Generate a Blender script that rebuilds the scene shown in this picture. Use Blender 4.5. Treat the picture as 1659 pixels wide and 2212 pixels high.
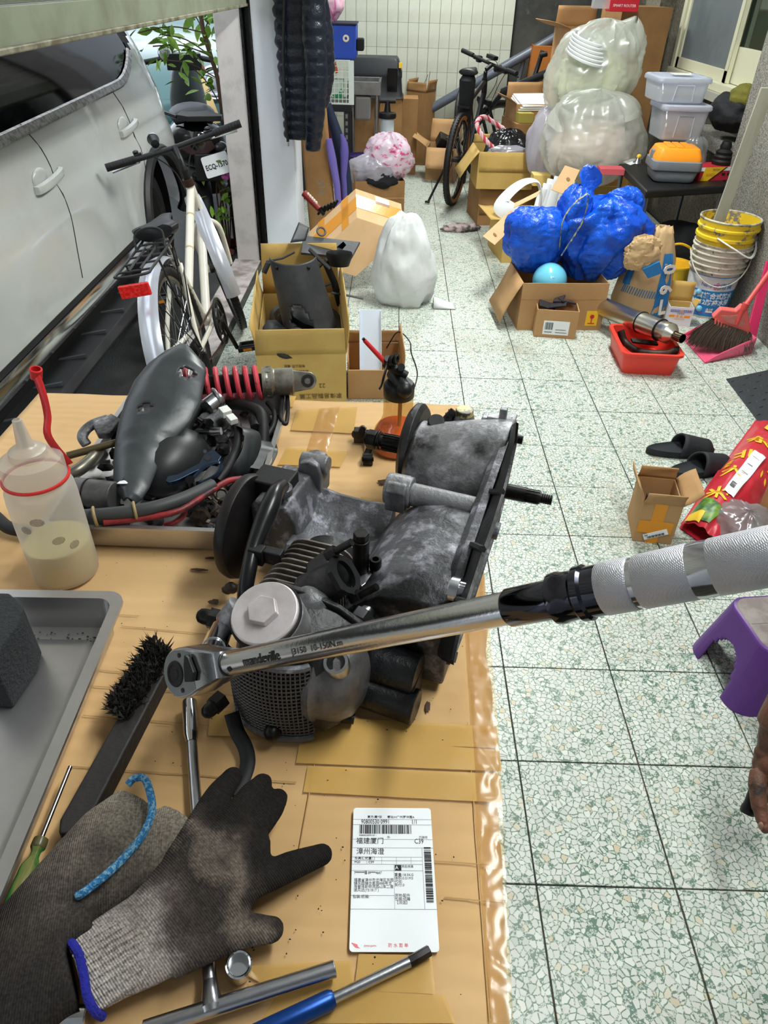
import bpy, bmesh, math, random
from mathutils import Vector as V, Matrix as M, Euler, Quaternion, noise
for o in list(bpy.data.objects): bpy.data.objects.remove(o, do_unlink=True)
SC = bpy.context.scene
COL = SC.collection
PI = math.pi
rnd = random.Random(7)
# ---------------------------------------------------------------- camera
F_PX = 1526.53; CAMP = V((0, 0, 1.5474)); YAW, PITCH, ROLL = -.002, .6498, .0271
def cam_axes():
    cy, sy, cp, sp = math.cos(YAW), math.sin(YAW), math.cos(PITCH), math.sin(PITCH)
    f = V((sy*cp, cy*cp, -sp)); r = V((cy, -sy, 0)); u = r.cross(f)
    cr, sr = math.cos(ROLL), math.sin(ROLL)
    return cr*r + sr*u, cr*u - sr*r, f
RX, UP, FW = cam_axes()
cd = bpy.data.cameras.new('camera'); cam = bpy.data.objects.new('camera', cd); COL.objects.link(cam)
cam.matrix_world = M(((RX.x, UP.x, -FW.x, CAMP.x), (RX.y, UP.y, -FW.y, CAMP.y), (RX.z, UP.z, -FW.z, CAMP.z), (0, 0, 0, 1)))
cd.sensor_fit = 'HORIZONTAL'; cd.sensor_width = 36; cd.lens = F_PX/1659*36; cd.clip_start = .01; cd.clip_end = 100
SC.camera = cam
# ---------------------------------------------------------------- world, lights, exposure
w = bpy.data.worlds.new('world'); SC.world = w; w.use_nodes = True
bg = w.node_tree.nodes['Background']; bg.inputs[0].default_value = (.86, .93, 1, 1); bg.inputs[1].default_value = 1.9
SC.view_settings.view_transform = 'Standard'; SC.view_settings.look = 'None'
SC.view_settings.exposure = .12; SC.view_settings.gamma = 1; SC.view_settings.use_curve_mapping = False
def area(name, loc, size, power, col, rot=(0, 0, 0)):
    l = bpy.data.lights.new(name, 'AREA'); l.shape = 'RECTANGLE'; l.size, l.size_y = size; l.energy = power; l.color = col
    o = bpy.data.objects.new(name, l); COL.objects.link(o); o.location = loc; o.rotation_euler = rot
    return o
LCOL = (.96, 1, .95)
TUBES = [(.75, .9), (.75, 3.7), (.55, 7.0)]          # the three twin-tube ceiling fittings
for i, (x, y) in enumerate(TUBES):
    area('tube_light', (x, y, 2.62), (.2, 1.2), (27, 58, 40)[i], LCOL)
    area('tube_light', (x, y, 2.64), (.2, 1.2), (16, 26, 20)[i], LCOL, (PI, 0, 0))
# ---------------------------------------------------------------- pixel helpers: a pixel plus a real height / distance -> a world point
def ray(u, v): return RX*((u-829.5)/F_PX) + UP*((1106-v)/F_PX) + FW
def pz(u, v, z): d = ray(u, v); return CAMP + d*((z-CAMP.z)/d.z)
def py(u, v, y): d = ray(u, v); return CAMP + d*(y/d.y)
def px(u, v, x): d = ray(u, v); return CAMP + d*(x/d.x)
def pd(u, v, dep): return CAMP + ray(u, v)*dep
ZT = .886                                              # table top height
def E(u, v, h=0): return pz(u, v, ZT+h)
# ---------------------------------------------------------------- mesh builder
def frame(ax, up=None):
    ax = V(ax).normalized(); up = V(up) if up is not None else (V((0, 0, 1)) if abs(ax.z) < .9 else V((0, 1, 0)))
    x = up.cross(ax)
    if x.length < 1e-6: x = V((1, 0, 0)).cross(ax)
    x.normalize(); y = ax.cross(x)
    return x, y, ax
def TRS(loc=(0, 0, 0), rot=(0, 0, 0), s=1):
    return M.Translation(V(loc)) @ Euler(rot).to_matrix().to_4x4() @ M.Scale(s, 4)
def AX(p, x, y, z):                                    # matrix from origin and axes
    return M(((x[0], y[0], z[0], p[0]), (x[1], y[1], z[1], p[1]), (x[2], y[2], z[2], p[2]), (0, 0, 0, 1)))
WM = {}
CUR = [0]
class B:
    def __init__(s, T=None): s.vs = []; s.fs = []; s.T = T
    def v(s, p):
        p = V(p); s.vs.append(s.T @ p if s.T is not None else p); return len(s.vs)-1
    def f(s, *i): s.fs.append(tuple(i))
    def rings(s, R, closed=False, caps=True, wrap=True):
        ids = [[s.v(p) for p in r] for r in R]; n = len(ids[0])
        m = len(ids) if closed else len(ids)-1
        for a in range(m):
            A, Bq = ids[a], ids[(a+1) % len(ids)]
            for k in range(n if wrap else n-1): s.f(A[k], A[(k+1) % n], Bq[(k+1) % n], Bq[k])
        if caps and not closed and wrap: s.f(*ids[0][::-1]); s.f(*ids[-1])
        return s
    def box(s, c, d, R=None):
        c = V(c); hx, hy, hz = d[0]/2, d[1]/2, d[2]/2
        P = [V((x, y, z)) for z in (-hz, hz) for x, y in ((-hx, -hy), (hx, -hy), (hx, hy), (-hx, hy))]
        if R is not None: P = [R @ p for p in P]
        return s.hexa([c+p for p in P])
    def b2(s, a, b): a, b = V(a), V(b); return s.box((a+b)/2, b-a)
    def hexa(s, P): return s.rings([P[:4], P[4:]])
    def slab(s, P, vec):
        P = [V(p) for p in P]; vec = V(vec); return s.rings([[p+vec for p in P], P])
    def cyl(s, a, b, r, r2=None, n=16, caps=True, up=None, ph=0):
        a, b = V(a), V(b); x, y, _ = frame(b-a, up); r2 = r if r2 is None else r2
        c = [(math.cos(2*PI*k/n+ph), math.sin(2*PI*k/n+ph)) for k in range(n)]
        return s.rings([[a+x*(r*i)+y*(r*j) for i, j in c], [b+x*(r2*i)+y*(r2*j) for i, j in c]], caps=caps)
    def lathe(s, prof, a=(0, 0, 0), ax=(0, 0, 1), n=24, up=None, caps=True):
        a = V(a); x, y, z = frame(ax, up)
        c = [(math.cos(2*PI*k/n), math.sin(2*PI*k/n)) for k in range(n)]
        return s.rings([[a+z*h+x*(max(r, 1e-5)*i)+y*(max(r, 1e-5)*j) for i, j in c] for r, h in prof], caps=caps)
    def tube(s, P, r, n=8, closed=False, flat=1, up=None, caps=True):
        P = [V(p) for p in P]; N = len(P); rr = r if isinstance(r, (list, tuple)) else [r]*N
        R = []; x = None
        for i in range(N):
            t = (P[(i+1) % N]-P[i-1]) if (closed or 0 < i < N-1) else (P[1]-P[0] if i == 0 else P[-1]-P[-2])
            if t.length < 1e-9: t = V((0, 0, 1))
            t.normalize()
            if x is None: x, y, _ = frame(t, up)
            else:
                x = x - t*x.dot(t)
                if x.length < 1e-6: x, y, _ = frame(t)
                x.normalize(); y = t.cross(x)
            R.append([P[i]+x*(rr[i]*math.cos(2*PI*k/n))+y*(rr[i]*flat*math.sin(2*PI*k/n)) for k in range(n)])
        return s.rings(R, closed=closed, caps=caps)
    def ell(s, c, r, R=None, n=16, m=10, z0=-1, z1=1):
        c = V(c); a0, a1 = math.asin(z0), math.asin(z1); rg = []
        for i in range(m+1):
            a = a0+(a1-a0)*i/m; q = max(math.cos(a), 1e-4)
            rg.append([V((r[0]*q*math.cos(2*PI*k/n), r[1]*q*math.sin(2*PI*k/n), r[2]*math.sin(a))) for k in range(n)])
        return s.rings([[c+(R @ p if R is not None else p) for p in g] for g in rg])
    def grid(s, fn, nu, nv, wrapu=False):
        ids = [[s.v(fn(i/nu, j/nv)) for i in range(nu if wrapu else nu+1)] for j in range(nv+1)]
        n = len(ids[0])
        for j in range(nv):
            for i in range(n if wrapu else n-1): s.f(ids[j][i], ids[j][(i+1) % n], ids[j+1][(i+1) % n], ids[j+1][i])
        return s
    def torus(s, c, ax, R, r, n=32, m=8, ph0=0, ph1=2*PI):
        c = V(c); x, y, z = frame(ax); full = abs(ph1-ph0-2*PI) < 1e-6; k = n if full else n+1
        return s.tube([c+x*(R*math.cos(ph0+(ph1-ph0)*i/n))+y*(R*math.sin(ph0+(ph1-ph0)*i/n)) for i in range(k)], r, m, closed=full)
    def spring(s, a, b, R, r, turns, n=14, m=7):
        a, b = V(a), V(b); x, y, z = frame(b-a); N = int(turns*n)
        return s.tube([a+(b-a)*(i/N)+x*(R*math.cos(2*PI*i/n))+y*(R*math.sin(2*PI*i/n)) for i in range(N+1)], r, m)
    def build(s, name, m, parent=None, sm=40, bev=0, seg=2, sub=0, solid=0, rem=0, smo=0, label=None, cat=None, group=None, kind=None, off=0):
        me = bpy.data.meshes.new(name)
        if parent is None:
            xs = [p.x for p in s.vs]; ys = [p.y for p in s.vs]; zs = [p.z for p in s.vs]
            W = M.Translation(((min(xs)+max(xs))/2, (min(ys)+max(ys))/2, min(zs)))
        else: W = WM[parent]
        Wi = W.inverted()
        me.from_pydata([Wi @ p for p in s.vs], [], s.fs)
        bm = bmesh.new(); bm.from_mesh(me); bmesh.ops.remove_doubles(bm, verts=bm.verts, dist=1e-6); bmesh.ops.recalc_face_normals(bm, faces=bm.faces); bm.to_mesh(me); bm.free()
        me.materials.append(m)
        if sm: me.shade_smooth(); me.set_sharp_from_angle(angle=math.radians(sm))
        o = bpy.data.objects.new(name, me); COL.objects.link(o)
        if parent is None: o.matrix_world = W
        else: o.parent = parent
        WM[o] = W
        if rem: q = o.modifiers.new('r', 'REMESH'); q.mode = 'VOXEL'; q.voxel_size = rem; q.use_smooth_shade = True
        if smo: q = o.modifiers.new('s', 'SMOOTH'); q.factor = .5; q.iterations = smo
        if solid: q = o.modifiers.new('o', 'SOLIDIFY'); q.thickness = solid; q.offset = off
        if bev: q = o.modifiers.new('b', 'BEVEL'); q.width = bev; q.segments = seg; q.limit_method = 'ANGLE'; q.angle_limit = .6; q.harden_normals = True
        if sub: q = o.modifiers.new('u', 'SUBSURF'); q.levels = q.render_levels = sub
        tag(o, label, cat, group, kind)
        return o
def tag(o, label=None, cat=None, group=None, kind=None):
    if label: o['label'] = label
    if cat: o['category'] = cat
    if group: o['group'] = group
    if kind: o['kind'] = kind
    return o
def thing(name, label, cat, loc, group=None, rot=(0, 0, 0), kind=None):
    o = bpy.data.objects.new(name, None); COL.objects.link(o); o.empty_display_size = .05
    W = TRS(loc, rot); o.matrix_world = W; WM[o] = W
    return tag(o, label, cat, group, kind)
def copy_tree(o, T, parent=None):                      # copy of a thing moved by the world matrix T (children keep their local place)
    c = o.copy(); COL.objects.link(c)
    if parent: c.parent = parent; WM[c] = WM[parent] @ o.matrix_local
    else: c.matrix_world = T @ WM[o]; WM[c] = T @ WM[o]
    for ch in list(o.children): copy_tree(ch, T, c)
    return c
TXT = {}
def text(s, size, T, m, parent, name='lettering', al='CENTER', ext=.0004, bold=0, sx=1):
    cu = bpy.data.curves.new('t', 'FONT'); cu.body = s; cu.size = size; cu.align_x = al; cu.align_y = 'CENTER'; cu.extrude = ext; cu.offset = bold; cu.resolution_u = 2
    t = bpy.data.objects.new('t', cu); COL.objects.link(t)
    dg = bpy.context.evaluated_depsgraph_get(); me = bpy.data.meshes.new_from_object(t.evaluated_get(dg))
    bpy.data.objects.remove(t, do_unlink=True); bpy.data.curves.remove(cu)
    Tm = WM[parent].inverted() @ T @ M.Diagonal((sx, 1, 1, 1)); me.transform(Tm); me.name = name
    me.materials.clear(); me.materials.append(m)
    o = bpy.data.objects.new(name, me); COL.objects.link(o); o.parent = parent; WM[o] = WM[parent]
    return o
def lerp(a, b, t): return V(a)*(1-t)+V(b)*t
def smooth_path(P, n=6):                               # Catmull-Rom
    P = [V(p) for p in P]; Q = [2*P[0]-P[1]]+P+[2*P[-1]-P[-2]]; out = []
    for i in range(1, len(Q)-2):
        for k in range(n):
            t = k/n; a, b, c, d = Q[i-1:i+3]
            out.append(.5*((2*b)+(c-a)*t+(2*a-5*b+4*c-d)*t*t+(3*b-a-3*c+d)*t*t*t))
    return out+[P[-1]]
def rrect(w, h, r, n=4):
    out = []
    for cx, cy, a0 in ((w/2-r, h/2-r, 0), (-w/2+r, h/2-r, 90), (-w/2+r, -h/2+r, 180), (w/2-r, -h/2+r, 270)):
        for k in range(n+1): a = math.radians(a0+90*k/n); out.append((cx+r*math.cos(a), cy+r*math.sin(a)))
    return out
# ---------------------------------------------------------------- materials
def lin(c):
    if isinstance(c, str): c = tuple(int(c[i:i+2], 16) for i in (0, 2, 4))
    return tuple((x/255/12.92 if x/255 <= .04045 else ((x/255+.055)/1.055)**2.4) for x in c)+(1,)
MATS = {}
def mat(name, c, r=.5, m=0, c2=None, sc=8, lo=.45, hi=.6, bump=0, bs=60, trans=0, ior=1.45, alpha=1, coat=0, emit=0, det=5, stretch=(1, 1, 1), r2=None, spec=.5, sss=0, world=False, c3=None, sc3=3, lo3=.5, hi3=.6, wave=None):
    if name in MATS: return MATS[name]
    q = bpy.data.materials.new(name); q.use_nodes = True; nt = q.node_tree; N = nt.nodes; L = nt.links
    p = N['Principled BSDF']; I = p.inputs
    I['Base Color'].default_value = lin(c); I['Roughness'].default_value = r; I['Metallic'].default_value = m
    I['Specular IOR Level'].default_value = spec; I['IOR'].default_value = ior; I['Alpha'].default_value = alpha
    I['Transmission Weight'].default_value = trans; I['Coat Weight'].default_value = coat; I['Coat Roughness'].default_value = .08
    if sss: I['Subsurface Weight'].default_value = sss; I['Subsurface Radius'].default_value = (.02, .01, .006)
    if emit: I['Emission Color'].default_value = lin(c); I['Emission Strength'].default_value = emit
    if c2 or bump or c3 or wave:
        if world: src = N.new('ShaderNodeNewGeometry').outputs['Position']
        else: src = N.new('ShaderNodeTexCoord').outputs['Object']
        mp = N.new('ShaderNodeMapping'); mp.inputs['Scale'].default_value = stretch; L.new(src, mp.inputs[0]); src = mp.outputs[0]
        def nz(s_, d=det):
            n = N.new('ShaderNodeTexNoise'); n.inputs['Scale'].default_value = s_; n.inputs['Detail'].default_value = d; n.inputs['Roughness'].default_value = .62
            L.new(src, n.inputs['Vector']); return n.outputs['Fac']
        def rng(x, a, b, t0=0, t1=1):
            g = N.new('ShaderNodeMapRange'); g.inputs[1].default_value = a; g.inputs[2].default_value = b; g.inputs[3].default_value = t0; g.inputs[4].default_value = t1; L.new(x, g.inputs[0]); return g.outputs[0]
        def mix(fac, a, b):
            x = N.new('ShaderNodeMix'); x.data_type = 'RGBA'; L.new(fac, x.inputs[0])
            for sl, val in ((6, a), (7, b)):
                if isinstance(val, tuple): x.inputs[sl].default_value = val
                else: L.new(val, x.inputs[sl])
            return x.outputs[2]
        colr = lin(c)
        if c2:
            fac = rng(nz(sc), lo, hi); colr = mix(fac, colr, lin(c2))
            if r2 is not None: L.new(rng(fac, 0, 1, r, r2), I['Roughness'])
        if c3: colr = mix(rng(nz(sc3), lo3, hi3), colr, lin(c3))
        if not isinstance(colr, tuple): L.new(colr, I['Base Color'])
        if bump or wave:
            bn = N.new('ShaderNodeBump'); bn.inputs['Strength'].default_value = min(1, abs(bump) if bump else wave[2]); bn.inputs['Distance'].default_value = .01
            if wave:
                wv = N.new('ShaderNodeTexWave'); wv.bands_direction = wave[0]; wv.inputs['Scale'].default_value = wave[1]; wv.inputs['Distortion'].default_value = wave[3] if len(wave) > 3 else .6
                L.new(src, wv.inputs['Vector']); L.new(wv.outputs['Fac'], bn.inputs['Height'])
            else: L.new(nz(bs, 3), bn.inputs['Height'])
            L.new(bn.outputs[0], I['Normal'])
    MATS[name] = q; return q
def film(name, c, mixf=.5, rough=.25, tint=None):       # thin plastic film: part see-through, part milky with a sheen
    if name in MATS: return MATS[name]
    q = bpy.data.materials.new(name); q.use_nodes = True; nt = q.node_tree; N = nt.nodes; L = nt.links; N.remove(N['Principled BSDF'])
    out = N['Material Output']; tr = N.new('ShaderNodeBsdfTransparent'); tr.inputs[0].default_value = lin(tint or (245, 245, 245))
    df = N.new('ShaderNodeBsdfDiffuse'); df.inputs[0].default_value = lin(c); tl = N.new('ShaderNodeBsdfTranslucent'); tl.inputs[0].default_value = lin(c)
    gl = N.new('ShaderNodeBsdfGlossy'); gl.inputs['Roughness'].default_value = rough; gl.inputs[0].default_value = (.9, .9, .9, 1)
    def mx(a, b, f):
        x = N.new('ShaderNodeMixShader'); x.inputs[0].default_value = f; L.new(a, x.inputs[1]); L.new(b, x.inputs[2]); return x.outputs[0]
    milky = mx(df.outputs[0], tl.outputs[0], .45); body = mx(tr.outputs[0], milky, mixf); L.new(mx(body, gl.outputs[0], .07), out.inputs[0])
    MATS[name] = q; return q
# shared materials
m_white = mat('white_paint', (226, 230, 238), .5, bump=.05, bs=20)
m_conc = mat('grey_plaster', (206, 200, 198), .85, c2=(176, 171, 168), sc=6, lo=.5, hi=.75, bump=.15, bs=40)
m_darkconc = mat('dark_concrete', (84, 84, 78), .9, c2=(56, 57, 54), sc=2.5, lo=.4, hi=.65, bump=.15, bs=50, c3=(112, 112, 104), sc3=5, lo3=.62, hi3=.75)
m_pebble = mat('pebble_dash', (150, 147, 138), .95, c2=(92, 90, 84), sc=130, lo=.42, hi=.6, bump=.6, bs=130, c3=(176, 173, 163), sc3=170, lo3=.55, hi3=.6)
m_stucco = mat('brown_stucco', (98, 92, 78), .95, c2=(66, 62, 52), sc=60, lo=.4, hi=.6, bump=.5, bs=90, c3=(128, 122, 106), sc3=4, lo3=.58, hi3=.75)
m_tile = mat('cream_wall_tile', (203, 205, 190), .22, c2=(194, 196, 180), sc=3, bump=.03, bs=9)
m_grout = mat('grey_grout', (120, 121, 112), .9)
m_fgrout = mat('dark_floor_grout', (52, 54, 48), .9, c2=(80, 76, 64), sc=6)
m_black = mat('black_plastic', (20, 20, 22), .45, bump=.05, bs=120)
m_rubber = mat('black_rubber', (17, 17, 18), .6, bump=.08, bs=60)
m_blackgl = mat('gloss_black', (10, 10, 12), .15)
m_chrome = mat('chrome', (205, 206, 210), .12, 1)
m_satin = mat('satin_steel', (176, 177, 182), .28, 1, bump=.03, bs=90)
m_steel = mat('brushed_steel', (168, 168, 166), .33, 1, c2=(140, 140, 138), sc=14, lo=.4, hi=.7, r2=.42)
m_dsteel = mat('oily_dark_steel', (62, 60, 60), .38, .85, c2=(30, 29, 28), sc=25, lo=.4, hi=.6)
m_grey = mat('grey_plastic', (70, 72, 75), .5, bump=.06, bs=150)
m_card = mat('brown_cardboard', (186, 146, 100), .85, c2=(176, 135, 90), sc=5, lo=.4, hi=.65, bump=.06, bs=50)
m_cardy = mat('yellow_cardboard', (203, 168, 96), .85, c2=(192, 156, 86), sc=5, lo=.4, hi=.65, bump=.06, bs=50)
m_cardd = mat('dull_brown_cardboard', (158, 118, 74), .88, c2=(142, 104, 63), sc=5, lo=.4, hi=.65, bump=.06, bs=50)
m_cardp = mat('pale_cardboard', (216, 178, 134), .85, c2=(208, 168, 122), sc=5, lo=.4, hi=.65, bump=.05, bs=50)
m_tape = mat('tan_packing_tape', (206, 164, 92), .22, alpha=.8, bump=.12, bs=25)
m_otape = mat('orange_packing_tape', (222, 146, 34), .22, bump=.06, bs=40)
m_paper = mat('white_paper', (238, 241, 244), .6)
m_ink = mat('black_ink', (22, 22, 24), .7)
m_gink = mat('grey_ink', (110, 110, 112), .7)
m_pinkink = mat('pink_ink', (238, 120, 130), .7)
m_bink = mat('brown_ink', (120, 92, 50), .8)
m_red = mat('red_plastic', (205, 42, 44), .35)
m_orange = mat('orange_plastic', (250, 152, 28), .4)
m_whitep = mat('white_plastic', (225, 226, 222), .4)
m_blue = mat('blue_woven_plastic', (18, 92, 214), .34, c2=(10, 72, 190), sc=6, lo=.4, hi=.6, bump=1, bs=22)
m_fblack = mat('black_fabric', (19, 20, 24), .8, bump=.2, bs=90)
m_navy = mat('navy_nylon', (22, 27, 40), .3, bump=.5, bs=30)
m_leaf = mat('green_leaf', (104, 148, 50), .45, c2=(140, 176, 66), sc=12, lo=.4, hi=.6)
m_bark = mat('brown_bark', (84, 64, 50), .9, bump=.5, bs=60)
def terrazzo():
    q = bpy.data.materials.new('terrazzo'); q.use_nodes = True; nt = q.node_tree; N = nt.nodes; L = nt.links; p = N['Principled BSDF']
    g = N.new('ShaderNodeNewGeometry').outputs['Position']
    nz = N.new('ShaderNodeTexNoise'); nz.inputs['Scale'].default_value = 26; nz.inputs['Detail'].default_value = 2; L.new(g, nz.inputs['Vector'])
    sb = N.new('ShaderNodeVectorMath'); sb.operation = 'MULTIPLY_ADD'; sb.inputs[1].default_value = (.014,)*3; L.new(nz.outputs['Color'], sb.inputs[0]); L.new(g, sb.inputs[2])
    vec = sb.outputs[0]
    def vor(sc, feat, rand=1):
        v = N.new('ShaderNodeTexVoronoi'); v.feature = feat; v.inputs['Scale'].default_value = sc; v.inputs['Randomness'].default_value = rand; L.new(vec, v.inputs['Vector']); return v
    def math_(op, a, b=None, cl=False):
        x = N.new('ShaderNodeMath'); x.operation = op; x.use_clamp = cl
        for i, t in enumerate((a, b)):
            if t is None: continue
            if isinstance(t, (int, float)): x.inputs[i].default_value = t
            else: L.new(t, x.inputs[i])
        return x.outputs[0]
    def rng(x, a, b): 
        r = N.new('ShaderNodeMapRange'); r.inputs[1].default_value = a; r.inputs[2].default_value = b; L.new(x, r.inputs[0]); return r.outputs[0]
    S = 74
    e = vor(S, 'DISTANCE_TO_EDGE'); c1 = vor(S, 'F1'); sep = N.new('ShaderNodeSeparateColor'); L.new(c1.outputs['Color'], sep.inputs[0])
    chip = math_('MULTIPLY', rng(e.outputs[0], .06, .10), math_('GREATER_THAN', sep.outputs[0], .09))
    e2 = vor(260, 'DISTANCE_TO_EDGE'); c2 = vor(260, 'F1'); sep2 = N.new('ShaderNodeSeparateColor'); L.new(c2.outputs['Color'], sep2.inputs[0])
    chip2 = math_('MULTIPLY', rng(e2.outputs[0], .06, .1), math_('GREATER_THAN', sep2.outputs[0], .45))
    chip = math_('MAXIMUM', chip, math_('MULTIPLY', chip2, .8))
    ramp = N.new('ShaderNodeValToRGB'); L.new(sep.outputs[1], ramp.inputs[0]); cr = ramp.color_ramp
    cr.elements[0].position = 0; cr.elements[0].color = lin((196, 203, 192)); cr.elements[1].position = 1; cr.elements[1].color = lin((226, 228, 218))
    for pos, col in ((.35, (214, 217, 209)), (.7, (208, 208, 200)), (.92, (222, 226, 217)), (.955, (205, 190, 160))):
        k = cr.elements.new(pos); k.color = lin(col)
    gn = N.new('ShaderNodeTexNoise'); gn.inputs['Scale'].default_value = 5; L.new(g, gn.inputs['Vector'])
    def mix(f, a, b):
        x = N.new('ShaderNodeMix'); x.data_type = 'RGBA'; L.new(f, x.inputs[0])
        for sl, t in ((6, a), (7, b)):
            if isinstance(t, tuple): x.inputs[sl].default_value = t
            else: L.new(t, x.inputs[sl])
        return x.outputs[2]
    base = mix(rng(gn.outputs[0], .35, .65), lin((92, 122, 104)), lin((116, 138, 122)))
    colr = mix(chip, base, ramp.outputs[0])
    d = N.new('ShaderNodeTexNoise'); d.inputs['Scale'].default_value = 1.6; d.inputs['Detail'].default_value = 6; L.new(g, d.inputs['Vector'])
    dm = rng(d.outputs[0], .56, .76); dm = math_('MULTIPLY', dm, .55); colr = mix(dm, colr, lin((140, 130, 108)))
    d2 = N.new('ShaderNodeTexNoise'); d2.inputs['Scale'].default_value = 9; d2.inputs['Detail'].default_value = 4; L.new(g, d2.inputs['Vector'])
    dm2 = math_('MULTIPLY', rng(d2.outputs[0], .7, .74), .6); colr = mix(dm2, colr, lin((122, 92, 60)))
    L.new(colr, p.inputs['Base Color']); p.inputs['Roughness'].default_value = .38; p.inputs['Specular IOR Level'].default_value = .4
    return q
m_terr = terrazzo()
# ================================================================ structure
XW, XP, YJ, XR, XWIN, YB, ZC = -.80, -.62, 4.8, 2.02, 2.16, 8.2, 2.75
floor = B().b2((-1.04, -1.8, -.12), (2.5, 8.6, -.004)).build('floor', m_fgrout, kind='structure')
tb = B().box((0, 0, -.011), (.2965, .2965, .022))
tile0 = None
for j in range(-1, 25):
    for i in range(-4, 8):
        x, y = .347+.3*i-.15, .7306+.3*j-.15
        if x > 2.2 or x < -.95 or (y > 1.6 and y < 4.5 and x < -.9): continue
        if tile0 is None:
            tile0 = tb.build('tile', m_terr, floor, sm=0, bev=.0012, seg=1); o = tile0; WM0 = floor.matrix_world.inverted()
        else: o = tile0.copy(); COL.objects.link(o)
        o.location = (x, y, rnd.uniform(-.0008, .0008)); o.rotation_euler = (rnd.uniform(-.002, .002), rnd.uniform(-.002, .002), rnd.uniform(-.002, .002))
        o.matrix_parent_inverse = WM0
tile0.data.transform(M.Translation(floor.matrix_world.translation))
# left wall behind the jamb, jamb with the shutter track, wall above the opening
B().b2((-1.04, 5.16, 0), (XW, YB, ZC)).build('wall_left', m_white, kind='structure')
gl, gr = py(543, 289, YJ).x, py(557.5, 289, YJ).x
jamb = B().b2((gr+.004, YJ, 0), (XP, 5.16, ZC)).build('pillar_left', m_white, kind='structure', bev=.006)
B().b2((-1.04, YJ, -.03), (gl-.004, 5.16, ZC)).build('outer_jamb', m_conc, jamb, bev=.006)
b = B().b2((gl, YJ+.07, 0), (gr, YJ+.075, ZC))
b.b2((gl-.004, YJ-.004, 0), (gl+.001, YJ+.075, ZC)).b2((gr-.001, YJ-.004, 0), (gr+.004, YJ+.075, ZC)); b.build('shutter_track', m_black, jamb)
b = B().b2((gl-.012, YJ-.007, 0), (gl-.001, YJ-.001, ZC)).b2((gr+.001, YJ-.007, 0), (gr+.010, YJ-.001, ZC)); b.build('track_lip', m_dsteel, jamb)
B().b2((-1.04, -1.8, 2.3), (gr, YJ, ZC)).build('lintel', m_conc, kind='structure')
B().b2((-1.04, -1.8, 0), (XP, -.5, ZC)).build('wall_left', m_white, kind='structure')
B().b2((-1.04, -1.95, 0), (2.5, -1.8, ZC)).build('wall_front', m_white, kind='structure')
B().b2((-1.1, -1.95, ZC), (2.6, 8.7, ZC+.12)).build('ceiling', m_white, kind='structure')
# back wall with 10 x 20 cm cream tiles, dark stair wall right of it
XB1 = 1.09
wb = B().b2((XW-.2, YB, 0), (XB1, YB+.3, ZC)).build('wall_back', m_grout, kind='structure')
wt = B().box((0, 0, 0), (.0975, .008, .1985)); t0 = None
for k in range(9):
    for i in range(19):
        x, z = XB1-.05-.1*i, .012+.1+.2*k-.022
        if k == 0: z = .09
        if t0 is None: t0 = wt.build('tile', m_tile, wb, sm=0, bev=.0015, seg=1); t0.data.transform(M.Translation(wb.matrix_world.translation)); o = t0
        else: o = t0.copy(); COL.objects.link(o)
        o.location = (x, YB-.004+rnd.uniform(0, .001), z); o.matrix_parent_inverse = wb.matrix_world.inverted(); o.rotation_euler = (rnd.uniform(-.004, .004), 0, rnd.uniform(-.004, .004))
B().b2((XB1, YB+.05, 0), (2.6, YB+.3, ZC)).build('wall_stair', m_darkconc, kind='structure')
# right wall: near pier, window wall, sill, far pier
B().b2((XR, -1.8, 0), (2.6, 4.72, ZC)).build('pillar_right', m_pebble, kind='structure', bev=.004)
B().b2((XWIN, 4.72, 0), (2.6, 6.46, 1.0)).build('wall_right', m_stucco, kind='structure')
B().b2((XWIN, 6.46, 0), (2.6, 8.25, ZC)).build('wall_right', m_stucco, kind='structure')
B().b2((XWIN, 4.72, 2.25), (2.6, 6.46, ZC)).build('wall_right', m_stucco, kind='structure')
B().b2((2.04, 6.85, 0), (2.2, 7.25, ZC)).build('pillar_right', m_conc if 0 else mat('pale_stucco', (126, 122, 108), .95, c2=(100, 95, 80), sc=50, bump=.4, bs=90), kind='structure')
m_ivory = mat('ivory_frame', (214, 212, 184), .4)
WF = B()
for a, c in (((2.08, 4.72, .985), (2.2, 6.46, 1.035)), ((2.1, 6.40, 1.0), (2.2, 6.46, 2.25)), ((2.1, 4.72, 2.2), (2.2, 6.46, 2.25)), ((2.1, 4.72, 1), (2.2, 4.76, 2.25))): WF.b2(a, c)
win = WF.build('window_1', m_ivory, kind='structure', bev=.004)
for y0, y1, xx, bot in ((5.36, 6.40, 2.115, .07), (4.76, 5.44, 2.15, .2)):
    s_ = B().b2((xx, y0, 1.035), (xx+.03, y1, 1.035+bot)).b2((xx, y0, 2.14), (xx+.03, y1, 2.2)).b2((xx, y0, 1.035), (xx+.03, y0+.055, 2.2)).b2((xx, y1-.055, 1.035), (xx+.03, y1, 2.2))
    sa = s_.build('window_sash', m_ivory, win, bev=.003)
    B().b2((xx+.012, y0+.05, 1.1), (xx+.018, y1-.05, 2.16)).build('glass_pane', mat('frosted_glass', (108, 116, 120), .45, c2=(96, 104, 108), sc=3) if bot < .1 else mat('dark_glass', (34, 44, 38), .06, c2=(58, 74, 60), sc=2, lo=.4, hi=.7), sa)
B().b2((2.06, 4.74, .93), (XWIN, 6.5, .985)).build('window_sill', mat('concrete_sill', (168, 166, 154), .8), win, bev=.004)
B().b2((2.22, 4.7, .9), (2.6, 6.5, 2.3)).build('wall_right', m_black, kind='structure')
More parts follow.
